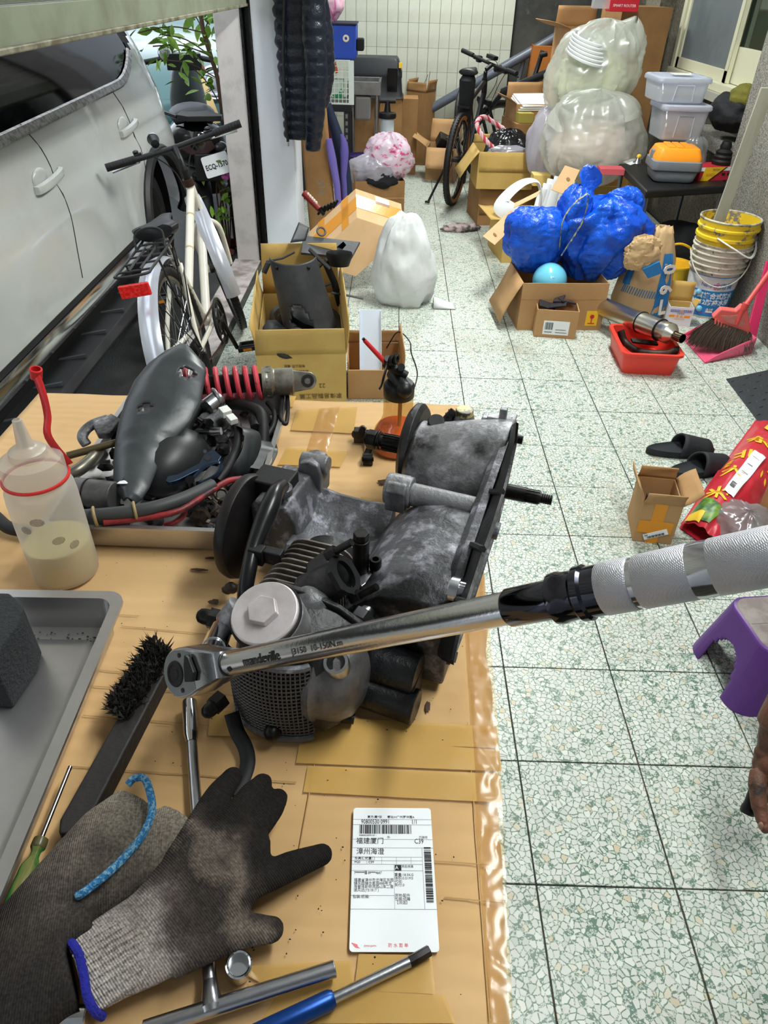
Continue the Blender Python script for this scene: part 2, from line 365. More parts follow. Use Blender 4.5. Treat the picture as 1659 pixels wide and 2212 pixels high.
B().b2((-1.06, 1.4, -.05), (-.885, YJ+.02, .001)).build('trim_2', mat('worn_threshold', (196, 186, 184), .8, c2=(134, 122, 116), sc=7, lo=.45, hi=.65, bump=.15, bs=60), kind='structure', bev=.004)
# roller shutter, half lowered in the opening
gm = (gl+gr)/2
sh = thing('roller_shutter', 'half lowered grey-green metal roller shutter above the parked car', 'shutter', (gm, 1.5, 1.39))
m_shut = mat('shutter_green_grey', (140, 146, 126), .5, c2=(118, 120, 98), sc=5, lo=.45, hi=.7, bump=.05, bs=30)
zb = 1.392
B().b2((gm-.012, -.6, zb+.012), (gm+.012, YJ+.05, zb+.085)).build('bottom_bar', m_shut, sh, bev=.003)
B().b2((gm-.02, -.6, zb), (gm+.02, YJ+.05, zb+.014)).build('bar_lip', mat('shutter_edge', (150, 146, 124), .4, c2=(96, 88, 66), sc=14), sh, bev=.004)
sl = None
for k in range(8):
    if sl is None:
        b = B(); z0 = zb+.087
        b.rings([[(gm+x, y, z0+z) for x, z in ((-.004, 0), (.010, .012), (.012, .05), (.010, .086), (-.004, .096), (-.006, .05))] for y in (-.6, YJ+.05)])
        sl = b.build('slat', mat('shutter_slat', (190, 188, 176), .45, c2=(168, 164, 150), sc=6), sh); o = sl
    else: o = sl.copy(); COL.objects.link(o); o.parent = sh
    o.location.z = .1*k
# outside ground
m_asph = mat('wet_dark_paving', (44, 45, 44), .5, c2=(74, 73, 70), sc=5, lo=.45, hi=.7, bump=.3, bs=120, r2=.75)
B().b2((-14, -4, -.2), (-1.04, 16, -.03)).build('ground', m_asph, kind='structure')
# ================================================================ work bench and the cardboard on it
bench = thing('workbench', 'wooden bench under the taped cardboard sheet, carrying the engine', 'bench', (-.28, .58, 0))
m_wood = mat('bench_wood', (120, 86, 56), .7, c2=(96, 66, 42), sc=4, stretch=(1, 12, 1))
B().b2((-.66, -.04, ZT-.033), (.08, 1.2, ZT-.008)).build('tabletop', m_wood, bench, bev=.003)
for x in (-.62, .04):
    for y in (0, 1.15): B().box((x, y, (ZT-.033)/2), (.05, .05, ZT-.033)).build('leg', m_wood, bench, bev=.003)
def tabx(y): return .112+(y-.2)*.054
def tedge(v): p = E(1000, v); return p
m_sheet = mat('tan_cardboard_sheet', (208, 170, 120), .75, c2=(200, 160, 108), sc=2.2, lo=.42, hi=.6, wave=('Y', 14, .10, 3), stretch=(.8, 1, 1), c3=(190, 150, 98), sc3=5, lo3=.6, hi3=.8)
def card_pt(s, t):
    y = -.06+t*1.285; xl, xr = -.682-.008*(1-t), tabx(y)
    x = xl+(xr-xl)*s
    z = .0010*noise.noise((x*9, y*9, 3))+.0006*noise.noise((x*30, y*30, 1)) - .002
    if s > .96: z += .003*noise.noise((1, y*22, 5))-.004*(s-.96)/.04; x += .006*noise.noise((4, y*16, 2))
    if t > .985: y += .004*noise.noise((x*14, 1, 0))
    return V((x, y, ZT+z))
sheet = B().grid(card_pt, 70, 80).build('cardboard_sheet', m_sheet, None, sm=60, solid=.006, off=-1, label='large tan cardboard sheet with packing tape spread over the workbench', cat='cardboard')
def tape(P, m=m_tape, lift=.0012, n=10, parent=sheet, name='tape_strip', lab=None):
    A, Bq, C, D = [E(*p) for p in P]
    def fn(s, t):
        p = lerp(lerp(A, Bq, s), lerp(D, C, s), t); e = min(s, 1-s)
        p.z = ZT+lift+.0008*abs(noise.noise((p.x*40, p.y*40, 7)))+.0008*noise.noise((p.x*9, p.y*9, 3)); return p
    return B().grid(fn, n, n).build(name, m, parent, label=lab)
m_ctape = film('clear_packing_tape', (226, 204, 164), .18, .3, tint=(250, 238, 212))
tape([(640, 886), (772, 880), (764, 938), (628, 930)]); tape([(618, 968), (752, 976), (735, 1010), (600, 1005)]); tape([(665, 1655), (1078, 1672), (1086, 1735), (655, 1712)], n=20, lift=.001); tape([(500, 2090), (760, 2075), (765, 2135), (610, 2150)]); tape([(560, 860), (640, 857), (632, 880), (548, 884)]); tape([(780, 1075), (845, 1090), (838, 1110), (770, 1100)])
tape([(455, 1535), (1072, 1572), (1078, 1618), (450, 1590)], n=24); tape([(650, 1590), (1078, 1622), (1084, 1668), (640, 1650)], n=20, lift=.0016)
tape([(775, 2062), (932, 2065), (940, 2150), (765, 2140)], lift=.0014); tape([(610, 2130), (960, 2152), (985, 2212), (560, 2212)], n=20)
for P in ([(1000, 1230), (1046, 1238), (1076, 1570), (1020, 1570)], [(1020, 1570), (1076, 1570), (1092, 1880), (1040, 1880)], [(1045, 1880), (1092, 1880), (1108, 2212), (1058, 2212)], [(690, 885), (735, 880), (700, 1000), (655, 1000)]):
    A, Bq, C, D = [E(*p) for p in P]
    def fn(s, t, A=A, Bq=Bq, C=C, D=D):
        p = lerp(lerp(A, Bq, s), lerp(D, C, s), t); k = noise.noise((p.x*60, p.y*60, 2)); p.z = ZT+.002+.004*abs(k)*(1 if .05 < s < .95 else .3); return p
    B().grid(fn, 12, 40).build('tape_strip', m_ctape, sheet, sm=25, label='crinkled clear tape')
m_crease = mat('crease_brown', (176, 136, 86), .8)
for P in ([(262, 1352), (470, 1372)], [(215, 1447), (345, 1460)], [(200, 1482), (660, 1512)], [(180, 1545), (450, 1566)], [(150, 1655), (640, 1690)], [(790, 1850), (1060, 1868)], [(960, 1938), (1085, 1950)], [(300, 1330), (215, 1326)], [(740, 885), (690, 1010)], [(690, 1590), (640, 1870)], [(1010, 1560), (1060, 2200)]):
    A, Bq = E(*P[0], .0006), E(*P[1], .0006); B().tube([lerp(A, Bq, k/12)+V((0, .0005*noise.noise((k*.7, P[0][0], 1)), 0)) for k in range(13)], .0006, 5, flat=.4).build('crease', m_crease, sheet)
# shipping label
lw = thing('shipping_label', 'white printed shipping label with barcodes stuck on the cardboard', 'label', E(850, 1900, .001))
A, Bq, C, D = E(768, 1748, .0016), E(933, 1748, .0016), E(944, 2057, .0016), E(751, 2055, .0016)
xd = ((Bq-A)+(C-D)).normalized(); ori = (A+Bq+C+D)/4; yd = V((0, 0, 1)).cross(xd); LW, LH = .0765, .1300
LT = AX(ori, xd, yd, V((0, 0, 1)))
b = B(LT); b.slab([V((x, y, .0012)) for x, y in rrect(LW, LH, .003)], (0, 0, -.0006)); b.build('paper', m_paper, lw, sm=0)
def lp(u, v): return V(((u-.5)*LW, (.5-v)*LH, .0014))
def ltx(s, u, v, size, m=m_ink, al='LEFT', bold=0, sx=1): text(s, size, LT @ M.Translation(lp(u, v)), m, lw, al=al, ext=.0001, bold=bold, sx=sx)
ltx('寄方:黄*华      寄站:H广州罗冲围A', .18, .075, .0031); ltx('90800530 0991', .10, .113, .0062, sx=.72); ltx('1/1', .74, .113, .0062, sx=.8)
ltx('90800530099100 1', .08, .218, .0024, m_gink, sx=.9); ltx('派:', .43, .232, .0026, m_gink); ltx('已验视', .83, .232, .0028, m_gink)
ltx('福建厦门', .045, .262, .0066); ltx('C39', .77, .262, .0066, sx=.8); ltx('漳州海澄', .05, .340, .0066)
ltx('东莞汇优厦门', .03, .389, .0032); ltx('M20', .03, .416, .0031); ltx('C39', .20, .416, .0031)
ltx('7*******强 89****4647', .03, .492, .0034, sx=.8)
for k, s_ in enumerate(('福建省漳州市龙海区东园', '镇东园镇仓里路888号龙', '海普洛斯物流园a2库二层', '速风达(731817 )')): ltx(s_, .03, .542+.023*k, .0033, m_gink)
ltx('包装:纸箱:', .02, .655, .0034, m_gink)
for k, s_ in enumerate(('重量:18.0KG', '体积:0.01M3', '代收:', '到付:0', '', '', '货物:配件', '包装:纸箱', '【派送】')):
    if s_: ltx(s_, .515, .505+.0235*k, .0033, m_gink)
ltx('货品快递', .60, .446, .0028, m_gink); ltx('防 水 面 单', .43, .962, .0036, m_pinkink); ltx('ZYMM.QNTH', .16, .965, .0018, m_pinkink)
rb = random.Random(3); b = B(LT)
def lb(u0, v0, u1, v1, z=.0014): b.b2(V(((u0-.5)*LW, (.5-v1)*LH, z)), V(((u1-.5)*LW, (.5-v0)*LH, z+.0001)))
x = .08
while x < .74:
    wd = rb.choice((.004, .005, .006, .011, .016)); lb(x, .137, x+wd, .205); x += wd+rb.choice((.004, .006, .010))
y = .305
while y < .69:
    wd = rb.choice((.002, .003, .003, .006, .010)); lb(.885, y, .97, y+wd); y += wd+rb.choice((.002, .003, .006))
lb(.52, .435, .60, .475); b.build('barcode', m_ink, lw, sm=0, kind='stuff')
b = B(LT)
for r in ((.0, .092, 1, .0935), (.0, .134, 1, .1355), (0, .247, 1, .2485), (0, .31, 1, .3115), (0, .378, .86, .3795), (0, .404, .86, .4055), (0, .43, .86, .4315), (0, .475, .86, .4765), (0, .645, .51, .6465), (0, .735, 1, .7365), (.51, .43, .513, .735), (.86, .31, .863, .735), (.36, .378, .363, .43), (.54, .378, .543, .43), (.72, .378, .723, .43), (.18, .404, .183, .43)): lb(*r)
b.build('table_line', m_gink, lw, sm=0, kind='stuff')
text('A', .0046, LT @ M.Translation(lp(.545, .456)+V((0, 0, .0002))), m_paper, lw, ext=.0001)
b = B(LT); b.slab([V(((u-.5)*LW, (.5-v)*LH, .0015)) for u, v in ((.02, .945), (.085, .955), (.10, .972), (.12, .978), (.07, .975))], (0, 0, -.0002)); b.build('logo', m_pinkink, lw, sm=0)
# ---- steel parts tray
def tray(name, label, C, rim, depth, wall, m, r=.02, floor_ins=.0, z0=ZT+.003):
    t = thing(name, label, 'tray', (sum((c for c in C), V())/4))
    ctr = sum((c for c in C), V())/4
    ux = ((C[1]-C[0])+(C[2]-C[3])).normalized(); uz = V((0, 0, 1)); uy = uz.cross(ux)
    wx = ((C[1]-C[0]).length+(C[2]-C[3]).length)/2; wy = ((C[3]-C[0]).length+(C[2]-C[1]).length)/2
    T = AX(V((ctr.x, ctr.y, z0)), ux, uy, uz)
    def ring(w_, h_, rr, z): return [V((x, y, z)) for x, y in rrect(w_, h_, max(rr, .002), 5)]
    b = B(T); D = depth
    b.rings([ring(wx-2*rim-2*wall, wy-2*rim-2*wall, r*.6, 0), ring(wx-2*rim, wy-2*rim, r*.8, D), ring(wx, wy, r, D), ring(wx, wy, r, D-.004), ring(wx-.002, wy-.002, r, D-.004), ring(wx-.002, wy-.002, r, D-.0015), ring(wx-2*rim+.003, wy-2*rim+.003, r*.8, D-.0015), ring(wx-2*rim-2*wall+.003, wy-2*rim-2*wall+.003, r*.6, -.0015)], caps=False)
    b.f(*range(24)); b.f(*[i for i in range(7*24, 8*24)][::-1])
    b.build('pan', m, t, sm=35)
    return t, T, wx, wy
m_tray = mat('stainless_steel', (198, 196, 196), .3, .9, c2=(172, 169, 168), sc=4, lo=.4, hi=.7, r2=.4, bump=.02, bs=30)
t1, T1, w1, h1 = tray('parts_tray', 'stainless steel tray full of greasy scooter parts behind the oil bottle', [E(95, 1130, .04), E(497, 1160, .04), E(660, 845, .04), E(285, 840, .04)], .008, .04, .004, m_tray, r=.008)
C2 = [E(-330, 1960, .045), E(0, 1960, .045), E(271, 1281, .045), E(-60, 1276, .045)]
C2[0] = C2[1]+(C2[3]-C2[2])*1.25; C2[3] = C2[2]+(C2[3]-C2[2])*1.25
C2[1] += (C2[1]-C2[2])*.15; C2[0] += (C2[0]-C2[3])*.15
t2, T2, w2, h2 = tray('empty_tray', 'empty stainless steel tray with flecks of dirt at the near left corner of the bench', C2, .013, .045, .006, m_tray, r=.022)
b = B(T2); b.rings([[V((x, y, z)) for x, y in rrect(w2-.05-k, h2-.08-k, .02, 5)] for k, z in ((0, .0004), (.012, .005), (.03, .005))], caps=False); b.f(*range(48, 72)); b.build('raised_base', m_tray, t2, sm=60)
b = B()
for k in range(70):
    p = T2 @ V((w2/2-.035-abs(rb.gauss(0, .05)), h2/2-.03-abs(rb.gauss(0, .03))-.0, .002)); b.ell(p, (rb.uniform(.0006, .0018), rb.uniform(.0006, .0015), .0008), n=5, m=3)
b.build('dirt_fleck', m_black, t2, sm=0, kind='stuff')
foam = thing('sponge_block', 'dark grey abrasive block standing in the empty steel tray', 'sponge', E(-10, 1400, .01))
b = B(); A = [E(-60, 1278, .09), E(20, 1280, .09), E(50, 1308, .09), E(40, 1345, .09), E(-20, 1425, .09), E(-80, 1420, .09)]
b.slab(A, (0, 0, -.08)); b.build('body', mat('dark_foam', (46, 48, 50), .95, bump=.5, bs=200), foam, bev=.003)
# dirt specks on the cardboard
b = B()
for k in range(170):
    u, v = rb.uniform(230, 1000), rb.uniform(1180, 2150); p = E(u, v, .0015); b.ell(p, (rb.uniform(.0004, .0012), rb.uniform(.0004, .001), .0005), n=5, m=2)
b.build('dirt_fleck', m_black, sheet, sm=0, kind='stuff')
m_stain = mat('dark_oil_stain', (70, 44, 28), .6)
for (u, v, a, c) in ((468, 1205, .022, .004), (428, 1230, .014, .003), (830, 1040, .011, .008), (500, 1270, .012, .01), (925, 1525, .004, .010), (462, 1300, .009, .006)):
    p = E(u, v, .0018); n = 14
    P = [p+V((a*math.cos(2*PI*k/n)*rb.uniform(.4, 1.2), c*math.sin(2*PI*k/n)*rb.uniform(.4, 1.2), 0)) for k in range(n)]
    B().slab(P, (0, 0, -.0006)).build('oil_stain', m_stain, sheet, sm=0)
# ---- squeeze bottle
bc = E(146, 1235)
bt = thing('squeeze_bottle', 'translucent squeeze bottle half full of yellowish oil, red cap strap', 'bottle', bc)
m_ldpe = film('cloudy_plastic', (226, 220, 212), .52, .35, tint=(244, 242, 236))
R_ = .0425
B().lathe([(.001, .001), (R_-.006, .001), (R_-.001, .004), (R_, .012), (R_, .13), (R_-.001, .142), (R_-.004, .152), (R_-.007, .156)], bc, n=40, caps=False).build('bottle_body', m_ldpe, bt, sm=50)
B().lathe([(.001, .003), (R_-.007, .003), (R_-.002, .008), (R_-.0018, .058), (.001, .058)], bc, n=40).build('oil', mat('yellow_oil', (226, 216, 150), .15, sss=0, alpha=.93), bt, sm=50)
B().torus(bc+V((0, 0, .158)), (0, 0, 1), R_-.004, .0022, 40).build('red_ring', m_red, bt)
B().lathe([(R_-.005, .158), (R_-.005, .180), (R_-.0065, .184), (R_-.012, .187), (R_-.02, .188), (R_-.021, .197), (R_-.026, .201), (.013, .202), (.0095, .206), (.0055, .238), (.0035, .239), (.0035, .2)], bc, n=36, caps=False).build('nozzle_cap', m_ldpe, bt, sm=35)
b = B()
for k in range(4):
    q = bc+V((R_*math.cos(-1.35+.4*(k-1.1)), R_*math.sin(-1.35+.4*(k-1.1)), (.105, .118, .085, .07)[k]))*1; 
    b.ell(q, (.007+.002*k % .003, .001, .006), R=Euler((0, 0, -1.35+.4*(k-1.1)+PI/2)).to_matrix(), n=10, m=5)
b.build('dirt_smudge', mat('brown_smudge', (116, 96, 80), .9, alpha=.3), bt, kind='stuff')
sp = [(235, 945, .2), (240, 915, .207), (238, 880, .208), (228, 850, .209), (212, 820, .212), (200, 812, .212)]
P = smooth_path([bc+V((.034, .024, .162)), E(105, 945, .20), E(103, 900, .22), E(95, 860, .24), E(84, 825, .255), E(78, 812, .26)], 5)
B().tube(P, .0055, 8, flat=.28, up=(0, 1, 0)).build('cap_strap', m_red, bt)
e0 = E(78, 806, .262); B().lathe([(.007, -.007), (.0075, .006), (.0055, .0065), (.005, -.003), (.001, -.003)], e0, (.25, -.1, .9), n=20).build('strap_cap', m_red, bt)
# ---- oil can with pump head
oc = E(857, 966)
oil = thing('pump_oiler', 'clear glass oil can with orange oil and black pump head with red nozzle', 'oil can', oc)
m_glass = film('clear_plastic_glass', (220, 205, 170), .10, .03, tint=(238, 226, 196))
B().lathe([(.001, .001), (.041, .001), (.045, .006), (.0445, .020), (.039, .038), (.030, .052), (.0255, .064), (.025, .100), (.0225, .106)], oc, n=40, caps=False).build('jar', m_glass, oil, sm=60)
B().lathe([(.001, .002), (.042, .003), (.0435, .008), (.043, .020), (.0375, .038), (.034, .044), (.001, .044)], oc, n=40).build('oil', mat('orange_oil', (226, 96, 24), .08, alpha=.9), oil, sm=50)
B().cyl(oc+V((.003, 0, .004)), oc+V((.003, 0, .106)), .0035, n=10).build('dip_tube', mat('amber_tube', (206, 160, 70), .3, alpha=.85), oil)
B().lathe([(.0245, .100), (.026, .102), (.026, .122), (.023, .126), (.001, .127)], oc, n=28).build('screw_cap', m_black, oil)
b = B(); q0, q1 = E(874, 842, .125), E(850, 806, .135); b.cyl(q0, q1, .0125, n=16); b.ell(q0, (.0135, .0135, .0135)); q2 = E(832, 785, .160); b.cyl(E(878, 812, .14), q2, .0075, n=14); b.cyl(E(866, 798, .15), E(867, 793, .165), .006, n=12)
b.build('pump_head', m_black, oil)
b = B(); b.cyl(E(840, 775, .172), E(836, 790, .158), .008, n=12); b.torus(E(847, 778, .172), (1, -.5, 0), .007, .003, 16, 6); b.torus(E(855, 775, .172), (1, -.5, 0), .007, .003, 16, 6); b.build('lever_pivot', m_dsteel, oil)
B().cyl(E(832, 783, .165), E(787, 735, .2), .0042, .0034, n=12).build('red_nozzle', m_red, oil)
B().cyl(E(788, 736, .199), E(784, 731, .203), .0025, n=10).build('nozzle_tip', m_dsteel, oil)
P = smooth_path([E(843, 772, .176), E(836, 790, .165), E(830, 810, .15), E(824, 832, .132), E(818, 842, .126)], 5)
B().tube(P, .006, 8, flat=.2, up=(1, -.3, 0)).build('trigger', m_satin, oil)
# ---- small linkage on the cardboard
lk = thing('lever_linkage', 'small black steel lever linkage lying left of the oil can', 'linkage', E(785, 960))
b = B(); b.box(E(778, 940, .014), (.022, .018, .024)); b.cyl(E(783, 925, .025), E(783, 928, .031), .006, n=8); b.cyl(E(766, 938, .012), E(770, 938, .014), .008, n=12)
b.build('clamp', m_dsteel, lk, bev=.0015)
B().tube([E(795, 930, .02), E(800, 945, .02), E(800, 965, .012), E(794, 978, .008), E(790, 990, .008)], .006, 6, flat=.35).build('link_arm', m_dsteel, lk)
b = B(); b.cyl(E(784, 992, .008), E(805, 992, .008), .010, n=18); b.cyl(E(782, 992, .008), E(807, 992, .008), .004, n=10); b.build('fork_end', m_dsteel, lk)
# ================================================================ scooter engine on the bench
EO = E(760, 1250); EX_, EY_, EZ_ = V((.954, -.3, 0)).normalized(), V((.3, .954, 0)).normalized(), V((0, 0, 1))
ET = AX(EO, EX_, EY_, EZ_) @ M.Scale(.001, 4); ETi = ET.inverted()
def Lc(u, v, h): return ETi @ E(u, v, h/1000)                      # pixel + height (mm) -> engine mm
def Lx(u, v, x):                                                   # pixel on the engine plane x = const (mm)
    d = (ETi.to_3x3() @ ray(u, v)); o = ETi @ CAMP; return o+d*((x-o.x)/d.x)
eng = thing('scooter_engine', 'dirty grey scooter engine with cooling fins and round hex cap on the bench', 'engine', EO)
m_case = mat('cast_engine_case', (92, 92, 96), .48, .3, c2=(160, 158, 168), sc=42, lo=.5, hi=.62, bump=.18, bs=160, c3=(22, 22, 24), sc3=7, lo3=.46, hi3=.62, det=7)
m_case2 = mat('worn_engine_case', (122, 122, 124), .45, .35, c2=(182, 180, 188), sc=30, lo=.5, hi=.7, bump=.15, bs=150, c3=(38, 36, 36), sc3=11, lo3=.46, hi3=.64, det=7)
m_edark = mat('sooty_engine_part', (30, 30, 31), .45, .2, c2=(62, 60, 60), sc=24, lo=.52, hi=.7, bump=.12, bs=120)
m_fin = mat('fin_metal', (132, 124, 116), .5, .35, c2=(84, 78, 72), sc=20, lo=.4, hi=.62, bump=.15, bs=120)
m_cap = mat('dull_silver_cap', (204, 196, 198), .4, .35, c2=(172, 164, 164), sc=18, lo=.5, hi=.75)
def EB(): return B(ET)
def eb(b, name, m=m_case, bev=0, sm=40, lab=None, par=None, **k): return b.build(name, m, par or eng, sm=sm, bev=bev/1000, label=lab, **k)
# crankcase block: sections along y
b = EB(); R = []
for y, k in ((42, .90), (20, .98), (-20, 1), (-70, 1), (-120, .98), (-146, .90)):
    R.append([V((x*1, y, 12+(z-12)*k)) for x, z in ((166, 12), (168, 135), (158, 146), (120, 147), (86, 138), (58, 116), (38, 84), (30, 40), (34, 12))])
b.rings(R); eb(b, 'crankcase', bev=3)
b = EB(); b.cyl((44, 34, 138), (166, 30, 138), 15, n=20); b.slab([V((40, 52, 120)), V((40, 12, 120)), V((40, 12, 150)), V((40, 20, 158)), V((40, 44, 158)), V((40, 52, 150))], (26, 0, 0)); b.cyl((36, 33, 140), (70, 33, 140), 20, n=20)
eb(b, 'mount_boss', m_case2, bev=2)
b = EB(); b.cyl((140, -2, 126), (172, -4, 126), 11, n=14); b.cyl((165, 24, 118), (186, 24, 116), 11, n=14); eb(b, 'bolt_boss', bev=1)
# rear gear housing (bell) and hub disc
prof = [(0, 30), (50, 32), (62, 40), (60, 50), (64, 66), (72, 96), (80, 130), (86, 160), (86, 168), (0, 168)]
b = EB(); b.lathe([(r, h) for r, h in prof], (0, 162, 100), (1, 0, 0), n=44); eb(b, 'gear_housing', m_case2, bev=2)
b = EB(); b.lathe([(0, 14), (30, 14), (58, 18), (66, 24), (66, 32), (60, 38), (0, 38)], (0, 187, 108), (1, 0, 0), n=44); eb(b, 'hub_disc', m_edark, bev=1)
b = EB(); b.rings([[V((x, y, z)) for x, z in ((64, 14), (166, 14), (167, 100-.0*y), (120, 96), (74, 84))] for y in (34, 90, 150)]); eb(b, 'cast_web', m_case, bev=4)
b = EB(); b.cyl((14, 187, 108), (-14, 187, 108), 12.5, n=24)
for k in range(16):
    a = 2*PI*k/16; b.box((-2, 187+12.2*math.cos(a), 108+12.2*math.sin(a)), (34, 2.4, 2.4), Euler((a, 0, 0)).to_matrix())
b.cyl((-14, 187, 108), (-30, 187, 108), 9, n=16); eb(b, 'output_shaft', m_dsteel)
b = EB(); b.torus((-24, 187, 108), (1, 0, .15), 13, 1.6, 20, 6); b.torus((-28, 187, 108), (1, 0, -.1), 14, 1.4, 20, 6); eb(b, 'washer', m_dsteel)
b = EB(); b.cyl((-30, 187, 108), (-44, 187, 108), 15, n=6); b.cyl((-44, 187, 108), (-48, 187, 108), 12, 10, n=16); eb(b, 'hex_nut', m_dsteel, bev=1)
b = EB(); s0 = V((140, 178, 152)); b.box((0, 0, 0), (0, 0, 0)) if 0 else None
R = [Lc(1070, 888, 182), Lc(1098, 893, 182), Lc(1098, 905, 170), Lc(1066, 905, 170)]
b.box((146, 196, 172), (34, 12, 14)); b.box((150, 196, 184), (10, 10, 18)); b.slab([V((118, 190, 160)), V((166, 196, 160)), V((168, 196, 178)), V((122, 190, 176))], (0, 18, 0)); eb(b, 'cast_lug', m_case2, bev=1.5)
b = EB(); b.cyl(Lc(942, 935, 138), Lc(942, 908, 165), 12, n=18); eb(b, 'rubber_plug', m_rubber, bev=1.5)
b = EB(); b.cyl(Lc(955, 918, 148), Lc(982, 888, 168), 7, n=12)
for t in (.3, .6, .85): b.torus(lerp(Lc(955, 918, 148), Lc(982, 888, 168), t), Lc(982, 888, 168)-Lc(955, 918, 148), 7.2, 1.2, 14, 5)
eb(b, 'breather_pipe', m_dsteel)
b = EB(); b.cyl(Lc(1000, 915, 150), Lc(1003, 893, 165), 17, 14, n=18); eb(b, 'filler_neck', m_case2)
b = EB(); b.cyl(Lc(1003, 896, 165), Lc(1004, 884, 174), 13, n=16); eb(b, 'amber_cap', mat('amber_clear_plastic', (196, 178, 110), .3, c2=(60, 54, 40), sc=60, lo=.5, hi=.6), bev=1.5)
b = EB(); c = Lx(1022, 1010, 118); b.cyl(c+V((-8, 0, -6)), c+V((10, 0, 6)), 13, n=16); eb(b, 'half_round_lug', m_case, bev=2)
# drive case: thin rim wall along the right side, dark lower skirt
def stad(r0, r1, n=10):
    P = []
    for k in range(n+1): a = -PI/2+PI*k/n; P.append((140+r0*math.cos(a), 97+r0*math.sin(a)))
    for k in range(n+1): a = PI/2+PI*k/n; P.append((-66+r1*math.cos(a), 86+r1*math.sin(a)))
    return P
b = EB(); b.rings([[V((x, y, max(z, 6))) for y, z in stad(r, q)] for x, r, q in ((152, 70, 66), (160, 80, 76), (170, 82, 78), (170, 78, 74), (158, 74, 70))]); eb(b, 'drive_case', m_case, bev=1)
outer = [(1115, 912), (1112, 950), (1100, 1005), (1084, 1065), (1063, 1130), (1042, 1190), (1022, 1250), (1004, 1305), (986, 1370), (974, 1425)]
inner = [(1100, 915), (1085, 960), (1062, 1010), (1038, 1065), (1020, 1110), (1000, 1170), (985, 1230), (965, 1290), (950, 1350), (940, 1400)]
b = EB()
R = []
for k, ((a, c), (d, e)) in enumerate(zip(outer, inner)):
    t = k/9; p = Lx(a, c, 186); q = Lx(d, e, 150); p.z = max(p.z, 4); q.z = max(q.z, 4)
    R.append([q, lerp(q, p, .5)+V((0, 0, -3)), p, p+V((3, 0, -1)), p+V((3, 2, -9)), lerp(q, p, .5)+V((0, 2, -12)), q+V((0, 2, -10))])
b.rings(R); eb(b, 'lower_skirt', m_edark, sm=50)
b = EB()
for k in (3, 5, 7): p = Lx(*outer[k], 186); q = Lx(*inner[k], 150); b.tube([q+V((0, 0, 2)), p+V((0, 0, 2))], 4, 6)
eb(b, 'skirt_rib', m_edark)
b = EB(); p = Lx(1060, 1054, 150); b.cyl(p, p+V((50, 0, 0)), 11, n=20); b.cyl(p+V((50, 0, 0)), p+V((72, 0, 0)), 9, n=18)
for k in range(12): a = 2*PI*k/12; b.box(p+V((60, 9*math.cos(a), 9*math.sin(a))), (20, 2.2, 2.2), Euler((a, 0, 0)).to_matrix())
b.cyl(p+V((72, 0, 0)), p+V((88, 0, 0)), 7, n=16)
for k in range(5): b.torus(p+V((74+3*k, 0, 0)), (1, 0, 0), 7, .8, 14, 4)
eb(b, 'clutch_shaft', m_dsteel)
b = EB(); p = Lx(985, 1274, 168); b.cyl(p, p+V((14, 0, 0)), 9, n=16); b.cyl(p+V((-6, 0, 0)), p+V((3, 0, 0)), 13, n=14)
for k in range(14): a = 2*PI*k/14; b.box(p+V((6, 9*math.cos(a), 9*math.sin(a))), (16, 2, 2), Euler((a, 0, 0)).to_matrix())
eb(b, 'crankshaft_end', m_satin)
for u, v, x in ((1104, 946, 168), (955, 1412, 165)):
    b = EB(); p = Lx(u, v, x); b.cyl(p, p+V((16, 0, 0)), 6, n=12); eb(b, 'dowel_pin', m_dsteel)
# left case, saddle, lugs, flywheel
b = EB(); b.rings([[V((x, y, z)) for x, z in ((-128, 20), (-128, 112), (-120, 124), (-78, 122), (-66, 96), (-60, 20))] for y in (-30, 0, 40, 62)]); eb(b, 'left_crankcase', bev=4)
b = EB(); lp_ = [(-14, 0), (14, 0), (16, 40), (12, 54), (0, 58), (-12, 54), (-16, 40)]
b.rings([[V((-80+x*1.1, y, 84+z)) for x, z in lp_] for y in (50, 86)]); b.cyl((-98, 68, 130), (-58, 68, 130), 13, n=18); eb(b, 'mount_lug', m_case2, bev=3)
b = EB(); R = []
for x, d in ((-70, 0), (-40, 6), (0, 8), (40, 4)):
    R.append([V((x, 66, 14)), V((x, 66, 96-d)), V((x, 58, 100-d)), V((x, 48, 92-d)), V((x, 20, 74-d)), V((x, -12, 74-d)), V((x, -34, 84-d)), V((x, -52, 84-d)), V((x, -62, 70)), V((x, -62, 14))])
b.rings(R); eb(b, 'saddle_casting', m_case, bev=2)
b = EB(); b.lathe([(0, -152), (20, -152), (56, -150), (69, -144), (71, -137), (69, -130), (0, -130)], (0, -34, 80), (1, 0, 0), n=48); eb(b, 'flywheel', mat('flywheel_dark', (26, 25, 26), .42, .3, c2=(44, 40, 40), sc=8), bev=1)
b = EB(); b.box((-112, 12, 126), (52, 42, 24)); eb(b, 'rubber_mount', m_rubber, bev=3)
b = EB(); c = Lc(608, 1052, 142); b.cyl(c+V((0, 0, -10)), c, 14, n=18); eb(b, 'hose_washer', m_case, bev=1)
hp = smooth_path([Lc(610, 1050, 148), Lc(597, 1062, 160), Lc(585, 1090, 158), Lc(566, 1135, 146), Lc(548, 1185, 132), Lc(538, 1230, 120), Lc(530, 1275, 104), Lc(528, 1300, 90)], 6)
b = EB(); b.tube(hp, [9+3*math.exp(-((k-14)/7)**2) for k in range(len(hp))], 12); eb(b, 'breather_hose', mat('shiny_rubber_hose', (20, 20, 23), .3))
b = EB(); b.box(Lc(556, 1198, 128), (18, 14, 22)); b.box(Lc(585, 1200, 128), (30, 12, 18)); b.cyl(Lc(590, 1205, 126), Lc(610, 1210, 122), 5, n=10); eb(b, 'hose_clamp', m_rubber, bev=2)
